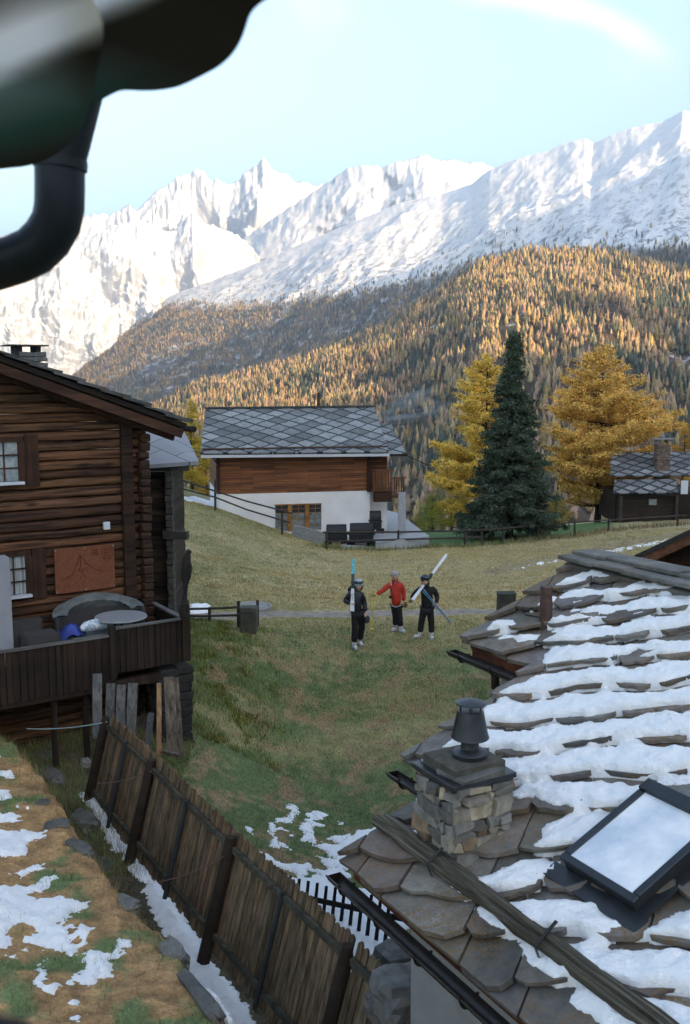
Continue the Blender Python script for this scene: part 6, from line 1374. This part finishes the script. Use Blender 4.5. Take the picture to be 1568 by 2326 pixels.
def hand_mesh(w, d, side, curl=.9, up=(0, 0, 1)):
    """w wrist, d pointing direction of the palm; five bent tapering fingers"""
    w = np.array(w, float); d = unit(d); s_ = unit(np.cross(d, up)); n_ = unit(np.cross(s_, d))*side
    nd = {'w': (tuple(w), (.026, .018)), 'p': (tuple(w+d*.05), (.040, .017)), 'k': (tuple(w+d*.085), (.040, .014))}; e = [('w', 'p'), ('p', 'k')]; out = [(skin_mesh(nd, e, 'w', 1), 0)]
    for i, (off, L) in enumerate(((-.031, .068), (-.011, .078), (.011, .072), (.030, .056))):
        a = w+d*.075+s_*off; p1 = a+d*L*.5; p2 = p1+(d*math.cos(curl)-n_*math.sin(curl))*L*.35; p3 = p2+(d*math.cos(curl*1.9)-n_*math.sin(curl*1.9))*L*.28
        out.append((skin_mesh({'a': (tuple(a), .010), 'b': (tuple(p1), .0095), 'c': (tuple(p2), .0085), 'd': (tuple(p3), .007)}, [('a', 'b'), ('b', 'c'), ('c', 'd')], 'a', 1), 0))
    a = w+d*.025-s_*.026; p1 = a+(d*.6-s_*.8)*.035; p2 = p1+(d*.75-s_*.3-n_*.5)*.032; out.append((skin_mesh({'a': (tuple(a), .013), 'b': (tuple(p1), .011), 'c': (tuple(p2), .008)}, [('a', 'b'), ('b', 'c')], 'a', 1), 0)); return out
def person(loc, J, label, top, legs, boots, glove=None, fat=1.0, jacket_r=1.0, collar=None):
    """J: joints in metres, figure frame: x to the picture's right, y away, z up"""
    e = empty('person', tuple(loc), 0, label, 'person'); V_ = lambda k: tuple(J[k])
    lerp = lambda a, b, t: tuple(np.array(J[a])*(1-t)+np.array(J[b])*t)
    nd = {'pel': (V_('pel'), (.105, .075)), 'wst': (lerp('pel', 'chest', .45), (.095, .07)), 'chest': (V_('chest'), (.115, .08)), 'neck': (V_('neck'), .052), 'hd': (tuple(np.array(J['head'])-np.array([0, 0, .04])), .06)}
    ed = [('pel', 'wst'), ('wst', 'chest'), ('chest', 'neck'), ('neck', 'hd')]
    for s in 'LR':
        nd['sh'+s] = (V_('sh'+s), .058); nd['el'+s] = (V_('el'+s), .041); nd['wr'+s] = (V_('wr'+s), .027); nd['hip'+s] = (V_('hip'+s), .088); nd['kn'+s] = (V_('kn'+s), .057); nd['an'+s] = (V_('an'+s), .038)
        ed += [('chest', 'sh'+s), ('sh'+s, 'el'+s), ('el'+s, 'wr'+s), ('pel', 'hip'+s), ('hip'+s, 'kn'+s), ('kn'+s, 'an'+s)]
    parts = [(skin_mesh(nd, ed, 'pel', 1), 0)]+head_mesh(J['head'])
    for s, sg in (('L', 1), ('R', -1)): parts += hand_mesh(J['wr'+s], J.get('hd'+s, np.array(J['wr'+s])-np.array(J['el'+s])), sg)
    join(parts, [M_skin, M_eye, M_lip], 'body', e)
    nd = {'hem': (tuple(np.array(J['pel'])+np.array([0, 0, -.09])), (.205*fat, .17*fat)), 'wst': (lerp('pel', 'chest', .45), (.195*fat, .165*fat)), 'chest': (V_('chest'), (.225*fat, .175*fat)), 'nk': (tuple(np.array(J['neck'])+np.array([0, 0, .005])), .075)}
    ed = [('hem', 'wst'), ('wst', 'chest'), ('chest', 'nk')]
    for s in 'LR':
        nd['sh'+s] = (V_('sh'+s), .098*fat); nd['el'+s] = (V_('el'+s), .076*fat); nd['wr'+s] = (lerp('el'+s, 'wr'+s, .96), .055); ed += [('chest', 'sh'+s), ('sh'+s, 'el'+s), ('el'+s, 'wr'+s)]
    join([(skin_mesh(nd, ed, 'chest', 2), 0)], [top], 'jacket', e)
    nd = {'pel': (V_('pel'), (.17*fat, .14*fat))}; ed = []
    for s in 'LR': nd['hip'+s] = (V_('hip'+s), .125); nd['kn'+s] = (V_('kn'+s), .095); nd['cf'+s] = (lerp('kn'+s, 'an'+s, .55), .090); nd['an'+s] = (lerp('kn'+s, 'an'+s, .97), .098); ed += [('pel', 'hip'+s), ('hip'+s, 'kn'+s), ('kn'+s, 'cf'+s), ('cf'+s, 'an'+s)]
    join([(skin_mesh(nd, ed, 'pel', 2), 0)], [legs], 'trousers', e)
    for s in 'LR':
        a = np.array(J['an'+s]); t = np.array(J['toe'+s]); f = unit((t-a)*np.array([1, 1, 0])); zz = t[2]
        nd = {'an': (tuple(a+np.array([0, 0, .05])), .068), 'he': (tuple(np.array([a[0], a[1], zz+.062])-f*.03), .062), 'mi': (tuple(np.array([a[0], a[1], zz+.058])+f*.10), .054), 'to': (tuple(np.array([a[0], a[1], zz+.048])+f*.21), .045)}
        me = skin_mesh(nd, [('an', 'he'), ('he', 'mi'), ('mi', 'to')], 'he', 1); b_ = join([(me, 0)], [boots], 'ski_boot', e)
        m = MB(); A = np.array([a[0], a[1], zz+.012]); m.bar(tuple(A-f*.11), tuple(A+f*.26), .10, .028); m.build('boot_sole', M_bsole, b_)
        m = MB()
        for q in (.02, .09): B = np.array([a[0], a[1], zz+.115-.2*q])+f*(q+.02); m.bar(tuple(B-np.cross(f, [0, 0, 1])*.058), tuple(B+np.cross(f, [0, 0, 1])*.058), .02, .016)
        m.build('buckle', M_bsole, b_)
    return e
M_bsole = plain('boot_sole', (.20, .20, .21), .5, 0, .2); M_boot = plain('white_boot', (.62, .61, .60), .45, 0, .12, 9, .1)
M_black = plain('black_cloth', (.012, .012, .014), .75, 0, .4, 12, .5); M_puffy = plain('black_glossy_down', (.016, .018, .022), .32, 0, .4, 10, .5); M_red = plain('red_shell', (.52, .035, .018), .6, 0, .18, 7, .4); M_dk = plain('dark_trousers', (.014, .013, .015), .8, 0, .35, 12, .4)
M_knit = plain('grey_knit', (.36, .33, .33), .9, 0, .2, 60, .5); M_glv = plain('leather_glove', (.26, .12, .04), .7, 0, .2); M_helm = plain('pale_helmet', (.30, .38, .44), .3, 0, .35, 9, 0); M_gog = plain('goggle', (.03, .05, .07), .08, .6, .3)
K1 = .1957/2261*26.5
def J_from(px, cx, gy, k):         # crop pixels + depth -> metres in the figure frame
    return {n: np.array([(x-cx)*k, y_, (gy-y)*k]) for n, (x, y, y_) in px.items()}
def straps(): pass
# 1: left skier
k = .1957*25.9/2261; f1 = atY(812, 1468, 25.75); f1[2] = gz(f1[0], f1[1]); k = .1957*26.2/2261
J = J_from(dict(pel=(328,700,0), chest=(318,520,.0), neck=(328,458,0), head=(340,408,-.03), shL=(375,490,.02), elL=(408,610,.05), wrL=(424,715,-.06), shR=(245,490,.02), elR=(178,592,-.02), wrR=(252,592,-.22), hipL=(350,720,0), knL=(385,880,.08), anL=(358,1040,.32), hipR=(300,720,0), knR=(300,900,-.06), anR=(292,1085,-.02), toeL=(372,1078,.2), toeR=(310,1150,-.2)), 328, 1150, k)
J['toeR'][2] = 0.0; J['toeL'][2] = gz(f1[0]+J['anL'][0], f1[1]+.32)-f1[2]; J['anL'][2] = J['toeL'][2]+.13; J['anR'][2] = .13
p1 = person(f1, J, 'person in a black glossy jacket and pale helmet carrying upright skis', M_puffy, M_dk, M_boot)
def helmet(e, c, mat, gog=True, r=.125):
    m = MB(); m.tube([(c[0], c[1]+.01, c[2]+z) for z in (-.035, .0, .04, .085, .13, .152)], [r*.90, r*.97, r*1.0, r*.9, r*.58, .01], 18); h = m.build('helmet', mat, e, smooth=True)
    m = MB(); m.tube([(c[0]+r*1.02*math.cos(a), c[1]+.01+r*1.02*math.sin(a), c[2]+.062) for a in np.linspace(0, 6.283, 25)], .012, 6, cap=False); m.build('goggle_strap', M_black, h)
    if gog: m = MB(); m.tube([(c[0]+(r+.012)*math.cos(a), c[1]+.005+(r+.012)*math.sin(a), c[2]+.075) for a in np.linspace(math.pi*1.18, math.pi*1.82, 9)], [.02, .034, .038, .036, .03, .036, .038, .034, .02], 8); m.build('goggles', M_gog, h, smooth=True)
hc = J['head']
# open the helmet at the face by keeping it above the brow
helmet(p1, hc+np.array([0, .015, .045]), M_helm)
m = MB()
for s in (-1, 1): m.tube([(hc[0]+s*.088, hc[1], hc[2]+.03), (hc[0]+s*.086, hc[1]-.01, hc[2]-.07), (hc[0]+s*.03, hc[1]-.03, hc[2]-.12)], [.03, .024, .012], 8)
m.build('helmet_ear_pads', M_black, p1)
m = MB(); b_ = J['chest']; m.box((b_[0]-.06, b_[1]+.20, b_[2]-.02), (.34, .18, .46), jit=.01); o_ = m.build('backpack', M_black, None, smooth=True, bevel=.05, seg=2); o_.location = p1.location; tag(o_, 'dark backpack on the back of the person with the pale helmet', 'backpack')
w_ = J['wrL']; m = MB(); m.tube([(w_[0]+.01, w_[1], w_[2]-.06), (w_[0]+.03, w_[1], w_[2]-.13), (w_[0]+.03, w_[1], w_[2]-.24), (w_[0]+.02, w_[1], w_[2]-.29)], [.02, .08, .085, .03], 10); o_ = m.build('bag', plain('dark_blue_bag', (.02, .03, .045), .6), None, smooth=True); o_.location = p1.location; tag(o_, 'small dark bag hanging from the left hand of the helmeted skier', 'bag')
def ski_pair(loc, A, B, label, tipc, midc, tailc, fr=(.28, .55), wd=.085, up=(0, 1, 0), name='pair_of_skis', brk=True):
    """A tail, B tip (metres, relative to loc); two skis held base to base"""
    e = empty(name, tuple(loc), 0, label, 'skis'); A = np.array(A, float); B = np.array(B, float); d = unit(B-A); u = unit(np.array(up)-d*(np.array(up) @ d)); L = np.linalg.norm(B-A)
    for s in (-1, 1):
        pts = []
        for q in np.linspace(0, 1, 15): wq = wd*(1.0-.30*math.sin(math.pi*min(1, q*1.0)))*(1 if q < .95 else .6); cam_ = .012+.02*abs(2*q-1)**2*0+(.045*max(0, q-.88)/.12)**1*(1)*.5; pts.append((A+d*L*q+u*s*(cam_+.004), wq))
        sec = [0]+[i for i in range(1, 15)]
        sk = None
        for nm, (q0, q1), mt in (('tail', (0, fr[0]), tailc), ('middle', (fr[0], fr[1]), midc), ('tip', (fr[1], 1), tipc)):
            i0, i1 = int(round(q0*14)), int(round(q1*14)); m = MB()
            for i in range(i0, i1): m.bar(tuple(pts[i][0]), tuple(pts[i+1][0]), pts[i][1], .014, up=tuple(u), w2=pts[i+1][1], h2=.014)
            if sk is None: sk = m.build('ski', mt, e)
            else: m.build('ski_'+nm, mt, sk)
        if brk:
            c = A+d*L*.44+u*s*.045; 
            for q, nm in ((-.13, 'heel_binding'), (.15, 'toe_binding')): m = MB(); m.bar(tuple(c+d*q-d*.06), tuple(c+d*q+d*.05), .065, .055, up=tuple(u), w2=.05, h2=.035); m.bar(tuple(c+d*q+np.cross(d, u)*.05), tuple(c+d*q-np.cross(d, u)*.05), .03, .03, up=tuple(u)); m.build(nm, M_bind[0 if q < 0 else 1], sk)
    return e
M_bind = [plain('binding_white', (.55, .56, .58), .4), plain('binding_black', (.03, .03, .035), .4)]
M_turq = plain('turquoise_ski', (.03, .42, .48), .35, 0, .1); M_skw = plain('white_ski', (.66, .67, .70), .35, 0, .05); M_skb = plain('dark_ski', (.03, .05, .06), .35)
S = lambda x, y, d: ((x-328)*k, d, (1150-y)*k)
s1 = ski_pair(f1, S(266, 672, -.34), S(280, 125, .36), 'upright pair of skis with turquoise tips held by the left skier', M_turq, M_skb, M_skw, (.42, .72), .115)
m = MB()
for y in (180, 196, 212): p = np.array(S(278, y, .29)); m.box((p[0], p[1]-.035, p[2]), (.07, .006, .018))
m.build('ski_marks', M_skw, s1)
m = MB(); lt = []
for i, y in enumerate(range(462, 560, 15)): p = np.array(S(269, y, -.11)); m.box((p[0]-.008*(i % 2), -.34+(672-y)/547*.70-.035, p[2]), (.045 if i % 3 else .03, .006, .012))
m.build('ski_lettering', M_skb, s1)
# 2: red jacket
f2 = atY(906, 1434, 27.45); f2[2] = gz(f2[0], f2[1]); k = .1957*28.0/2261
J = J_from(dict(pel=(785,625,0), chest=(770,440,.0), neck=(765,348,0), head=(760,292,-.03), shL=(838,385,.0), elL=(866,490,.03), wrL=(866,590,-.08), shR=(706,385,.0), elR=(632,450,-.05), wrR=(548,500,-.14), hipL=(805,650,0), knL=(818,770,-.05), anL=(835,900,-.06), hipR=(760,650,0), knR=(775,770,.02), anR=(775,890,.10), toeL=(865,945,-.2), toeR=(755,940,0)), 812, 945, k)
J['toeL'][2] = gz(f2[0]+J['anL'][0], f2[1])-f2[2]; J['toeR'][2] = gz(f2[0]+J['anR'][0], f2[1]+.1)-f2[2]; J['anL'][2] = J['toeL'][2]+.13; J['anR'][2] = J['toeR'][2]+.13; J['hdR'] = np.array([-1, -.3, .1])
p2 = person(f2, J, 'person in a red jacket and pale beanie leaning on yellow ski poles', M_red, M_dk, M_boot)
c = J['head']; m = MB(); m.tube([(c[0], c[1]+.012, c[2]+z) for z in (.026, .045, .085, .13, .155, .165)], [.098, .108, .104, .08, .045, .01], 16, jit=.02); m.tube([(c[0], c[1]+.012, c[2]+z) for z in (.022, .055)], [.110, .112], 16); m.build('beanie', M_knit, p2, smooth=True)
n_ = J['neck']; m = MB(); m.tube([(n_[0], n_[1], n_[2]-.03), (n_[0], n_[1]-.005, n_[2]+.03), (n_[0], n_[1]-.01, n_[2]+.05)], [.10, .085, .088], 12, cap=False); m.build('collar', M_red, p2, smooth=True)
m = MB(); m.bar((n_[0], n_[1]-.085, n_[2]), (n_[0]+.005, n_[1]-.10, n_[2]-.06), .05, .02); m.build('neck_warmer', plain('grey_neck_warmer', (.12, .12, .13), .8), p2)
m = MB(); h_ = J['pel']; m.tube([(h_[0], h_[1], h_[2]-.10), (h_[0], h_[1], h_[2]-.04)], [.155, .16], 14); m.v = [(h_[0]+(v_[0]-h_[0]), h_[1]+(v_[1]-h_[1])*.8, v_[2]) for v_ in m.v]; m.build('shirt_hem', plain('pale_hem', (.30, .32, .36), .8), p2)
w_ = J['wrL']; m = MB(); m.tube([(w_[0]+.04, w_[1]-.02, w_[2]+.0), (w_[0]+.06, w_[1]-.04, w_[2]-.07), (w_[0]+.05, w_[1]-.04, w_[2]-.15)], [.045, .06, .03], 10); tag(m.build('glove', M_glv, None, smooth=True, loc=tuple(f2)), 'brown leather glove beside the left hand of the red jacketed person', 'glove')
m = MB(); m.box((h_[0]-.17, h_[1]-.06, h_[2]+.22), (.09, .08, .07)); m.tube([(h_[0]-.17, h_[1]-.10, h_[2]+.22), (h_[0]-.17, h_[1]-.15, h_[2]+.22)], .028, 10); m.tube([(h_[0]-.15, h_[1]-.02, h_[2]+.26), (J['chest'][0]-.14, -.17, J['chest'][2]+.05), (n_[0]-.05, -.10, n_[2]-.02)], .008, 5); tag(m.build('camera', M_black, None, bevel=.004, loc=tuple(f2)), 'small black camera on a strap at the red jacket', 'camera')
def poles(loc, A1, B1, A2, B2, mat, label, grip=None):
    e = empty('ski_poles', tuple(loc), 0, label, 'ski poles')
    for A, B in ((A1, B1), (A2, B2)):
        A = np.array(A, float); B = np.array(B, float); d = unit(B-A); m = MB(); m.tube([tuple(A), tuple(B)], .014, 8); p = m.build('pole', mat, e, smooth=True)
        m = MB(); m.tube([tuple(B-d*.02), tuple(B+d*.12)], [.018, .021], 8); m.build('grip', grip or M_black, p, smooth=True); m = MB(); c = A+d*.07; m.tube([tuple(c-d*.006), tuple(c+d*.006)], [.042, .046], 12); m.build('basket', mat, p)
S = lambda x, y, d: ((x-812)*k, d, (945-y)*k)
gb = gz(f2[0]+S(492, 930, 0)[0], f2[1]-.1)-f2[2]; M_yel = plain('yellow_pole', (.70, .52, .13), .4, 0, .06)
a1 = list(S(482, 930, -.1)); a1[2] = gb; a2 = list(S(500, 930, -.06)); a2[2] = gb
poles(f2, a1, S(508, 500, -.16), a2, S(526, 498, -.12), M_yel, 'pair of yellow ski poles planted upright left of the red jacket', plain('yellow_grip', (.55, .36, .08), .5))
m = MB(); c = np.array(S(517, 492, -.15)); m.tube([tuple(c+np.array([.06, 0, -.01])), tuple(c+np.array([.02, 0, 0])), tuple(c+np.array([-.03, 0, .03])), tuple(c+np.array([-.03, 0, .06]))], [.04, .055, .05, .02], 10); tag(m.build('glove', plain('yellow_glove', (.50, .33, .10), .7, 0, .2), None, smooth=True, loc=tuple(f2)), 'yellow glove on top of the upright yellow ski poles', 'glove')
# 3: black suit
f3 = atY(967, 1449, 26.75); f3[2] = gz(f3[0], f3[1]); k = .1957*27.3/2261
J = J_from(dict(pel=(1108,690,0), chest=(1108,500,.0), neck=(1095,425,0), head=(1082,378,-.04), shL=(1175,455,.0), elL=(1228,560,.03), wrL=(1214,632,-.14), shR=(1045,455,-.02), elR=(965,505,-.12), wrR=(912,562,-.28), hipL=(1140,710,0), knL=(1160,860,-.02), anL=(1165,1010,0), hipR=(1075,710,0), knR=(1045,860,-.02), anR=(1030,1005,.02), toeL=(1160,1052,-.2), toeR=(950,1040,-.1)), 1095, 1050, k)
J['toeL'][2] = gz(f3[0]+J['anL'][0], f3[1])-f3[2]; J['toeR'][2] = gz(f3[0]+J['anR'][0], f3[1])-f3[2]; J['anL'][2] = J['toeL'][2]+.13; J['anR'][2] = J['toeR'][2]+.13
p3 = person(f3, J, 'person in an all black ski suit and dark helmet with skis on a shoulder', M_black, M_black, M_boot)
c = J['head']; helmet(p3, c+np.array([0, .015, .05]), plain('dark_helmet', (.035, .045, .05), .35, 0, .4), True)
m = MB(); m.tube([(c[0]+.01, c[1]+.06, c[2]+.03), (c[0]+.02, c[1]+.05, c[2]-.07), (c[0]+.01, c[1]+.0, c[2]-.14)], [.10, .11, .09], 12); m.build('hood', M_black, p3, smooth=True)
S = lambda x, y, d: ((x-1095)*k, d, (1050-y)*k)
ski_pair(f3, S(925, 552, -.50), S(1362, 135, .85), 'pair of white skis carried slanting over the shoulder of the black suit', M_skw, M_skb, M_skw, (.36, .56), .085, up=(.5, .2, .8))
m = MB(); c = np.array(S(898, 580, -.36)); m.tube([tuple(c+np.array([.06, .05, .05])), tuple(c+np.array([.02, 0, .01])), tuple(c+np.array([-.02, -.01, -.03]))], [.035, .055, .035], 10); tag(m.build('glove', M_glv, None, smooth=True, loc=tuple(f3)), 'brown leather glove gripping the low end of the slanting skis', 'glove')
poles(f3, S(1372, 832, -.42), S(1088, 492, -.18), S(1360, 822, -.36), S(1082, 520, -.15), plain('blue_pole', (.07, .20, .32), .4, 0, .1), 'pair of blue ski poles held low by the person in black', plain('blue_grip', (.10, .24, .34), .5))

# ------------------------------------------------------------ stand-in cloth and downpipe close above the camera
def eave():
    e = empty('overhang_stand_in', (-.5, 1.6, .55), 0, 'blurred scalloped stand-in cloth with a painted glare streak and teal fade at the upper left', 'overhang_stand_in'); o0 = np.array(e.location)  # stand-in cloth for an unidentified blurred shape, translucent so its streak shines
    g = NG('overhang_painted_glare'); tc = g.n('ShaderNodeTexCoord'); A = atZ(-20, 112, .54)-o0; B = atZ(330, -25, .54)-o0; d = unit((B-A)*np.array([1, 1, 0])); nrm = np.array([d[1], -d[0], 0])
    s = float(np.sign((atZ(150, 250, .54)-o0-A) @ nrm)); nrm = nrm*s
    def dot(v): q = g.n('ShaderNodeVectorMath', operation='DOT_PRODUCT'); g.l(tc.outputs['Object'], q.inputs[0]); q.inputs[1].default_value = tuple(v); return q.outputs['Value']
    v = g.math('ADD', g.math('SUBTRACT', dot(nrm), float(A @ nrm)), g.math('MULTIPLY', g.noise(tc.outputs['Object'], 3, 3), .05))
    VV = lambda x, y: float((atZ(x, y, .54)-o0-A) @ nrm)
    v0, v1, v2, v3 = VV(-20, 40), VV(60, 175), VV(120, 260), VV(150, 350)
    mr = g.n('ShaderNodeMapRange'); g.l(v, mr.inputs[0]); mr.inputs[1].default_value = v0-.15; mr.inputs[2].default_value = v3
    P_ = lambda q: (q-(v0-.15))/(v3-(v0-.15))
    c = g.ramp(mr.outputs[0], [(P_(v0)-.10, (.10, .09, .08)), (P_(0)-.04, (.95, .93, .90)), (P_(0)+.07, (.90, .90, .88)), (P_(v1), (.26, .36, .34)), (P_(v2), (.08, .19, .17)), (.97, (.085, .075, .068))])  # bright glare streak and its teal-to-dark falloff painted into the cloth colour
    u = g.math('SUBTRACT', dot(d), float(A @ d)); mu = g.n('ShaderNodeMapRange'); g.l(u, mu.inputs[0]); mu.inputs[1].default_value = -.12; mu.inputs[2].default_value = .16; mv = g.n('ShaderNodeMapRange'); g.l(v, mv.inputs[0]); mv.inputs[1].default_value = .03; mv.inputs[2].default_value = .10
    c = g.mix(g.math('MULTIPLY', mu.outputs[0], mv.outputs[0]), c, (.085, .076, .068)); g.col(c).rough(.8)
    tr = g.n('ShaderNodeBsdfTranslucent'); g.l(c, tr.inputs[0]); mx = g.n('ShaderNodeMixShader'); mx.inputs[0].default_value = .6; g.l(g.b.outputs[0], mx.inputs[1]); g.l(tr.outputs[0], mx.inputs[2]); g.l(mx.outputs[0], g.o.inputs[0])
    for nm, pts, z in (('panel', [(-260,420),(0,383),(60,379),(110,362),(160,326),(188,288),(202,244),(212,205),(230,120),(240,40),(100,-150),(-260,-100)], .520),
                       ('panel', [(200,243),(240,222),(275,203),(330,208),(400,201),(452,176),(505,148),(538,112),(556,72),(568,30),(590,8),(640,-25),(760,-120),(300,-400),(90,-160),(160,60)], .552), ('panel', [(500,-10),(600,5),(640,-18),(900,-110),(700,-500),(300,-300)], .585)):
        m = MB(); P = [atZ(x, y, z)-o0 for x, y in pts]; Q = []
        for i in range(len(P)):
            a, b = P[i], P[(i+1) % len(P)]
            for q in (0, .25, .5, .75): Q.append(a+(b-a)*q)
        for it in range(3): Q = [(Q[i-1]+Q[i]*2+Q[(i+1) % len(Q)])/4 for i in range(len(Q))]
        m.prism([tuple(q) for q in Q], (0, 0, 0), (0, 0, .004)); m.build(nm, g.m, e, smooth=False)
    dp = empty('downpipe', tuple(atY(136, 440, 2.8)), 0, 'dark blurred downpipe curving to the left under the eave', 'downpipe'); o1 = np.array(dp.location); M_p = plain('navy_pipe', (.010, .016, .022), .45, .2, .2)
    rr = 54/2261*2.8*1.0; m = MB(); m.tube([tuple(atY(x, y, 2.8)-o1) for x, y in [(136,372),(136,430),(135,470),(128,505),(108,540),(78,570),(40,588),(0,601),(-80,622),(-200,645)]], rr, 20); m.build('elbow', M_p, dp, smooth=True)
    m = MB(); m.tube([tuple(atY(x, y, 2.8)-o1) for x, y in [(200,130),(172,240),(152,320),(137,378)]], [rr*.94]*4, 20); m.build('pipe', M_p, dp, smooth=True); m = MB(); m.tube([tuple(atY(x, y, 2.8)-o1) for x, y in [(138,362),(137,384)]], rr*1.07, 20); m.build('joint', M_p, dp, smooth=True)
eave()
m = MB(); A = atY(-28, 2345, .62); m.tube([tuple(np.array([-.35, .0, -.20])), tuple(np.array([-.08, 0, -.01])), (0, 0, -.02), (.05, 0, -.20)], [.05, .035, .033, .04], 14)
tag(m.build('ledge', plain('dark_ledge', (.008, .006, .006), .8), None, smooth=True, loc=tuple(A)), 'black blurred window ledge corner at the bottom left', 'ledge')

# ------------------------------------------------------------ chimney smoke drifting before the forest
def smoke():
    for i, (x, y, Y, sx, sz, rz, dn) in enumerate(((935, 905, 125, 4.6, 1.7, .12, .8), (905, 945, 122, 4.2, 1.4, .05, .9), (985, 930, 128, 3.0, 1.6, .1, .45))):
        bm = bmesh.new(); bmesh.ops.create_icosphere(bm, subdivisions=3, radius=1)
        me = bpy.data.meshes.new('smoke'); bm.to_mesh(me); bm.free(); m_ = bpy.data.materials.new('smoke'); m_.use_nodes = True; t = m_.node_tree; t.nodes.clear(); o_ = t.nodes.new('ShaderNodeOutputMaterial'); v = t.nodes.new('ShaderNodeVolumePrincipled')
        v.inputs['Color'].default_value = (1, 1, 1, 1); tc = t.nodes.new('ShaderNodeTexCoord'); n = t.nodes.new('ShaderNodeTexNoise'); n.inputs['Scale'].default_value = 1.7; n.inputs['Detail'].default_value = 4; mp_ = t.nodes.new('ShaderNodeMapping'); mp_.inputs['Scale'].default_value = (1, 1, 1.6); mp_.inputs['Location'].default_value = (i*3.1, 0, 0)
        t.links.new(tc.outputs['Object'], mp_.inputs[0]); t.links.new(mp_.outputs[0], n.inputs['Vector']); ln = t.nodes.new('ShaderNodeVectorMath'); ln.operation = 'LENGTH'; t.links.new(tc.outputs['Object'], ln.inputs[0])
        f1_ = t.nodes.new('ShaderNodeMapRange'); f1_.interpolation_type = 'SMOOTHSTEP'; t.links.new(ln.outputs['Value'], f1_.inputs[0]); f1_.inputs[1].default_value = .2; f1_.inputs[2].default_value = .95; f1_.inputs[3].default_value = dn; f1_.inputs[4].default_value = 0
        f2_ = t.nodes.new('ShaderNodeMapRange'); t.links.new(n.outputs['Fac'], f2_.inputs[0]); f2_.inputs[1].default_value = .42; f2_.inputs[2].default_value = .72; mu = t.nodes.new('ShaderNodeMath'); mu.operation = 'MULTIPLY'; t.links.new(f1_.outputs[0], mu.inputs[0]); t.links.new(f2_.outputs[0], mu.inputs[1]); t.links.new(mu.outputs[0], v.inputs['Density']); t.links.new(v.outputs[0], o_.inputs['Volume'])
        o = obj('smoke', me, m_, None, tuple(atY(x, y, Y))); o.scale = (sx, 2.2, sz); o.rotation_euler = (0, -rz*2, 0); tag(o, ['upper wisp of pale chimney smoke drifting right of the chalet', 'lower wisp of pale smoke beside the chalet roof end', 'faint right end of the smoke before the larches'][i], 'smoke', kind='stuff')
smoke()
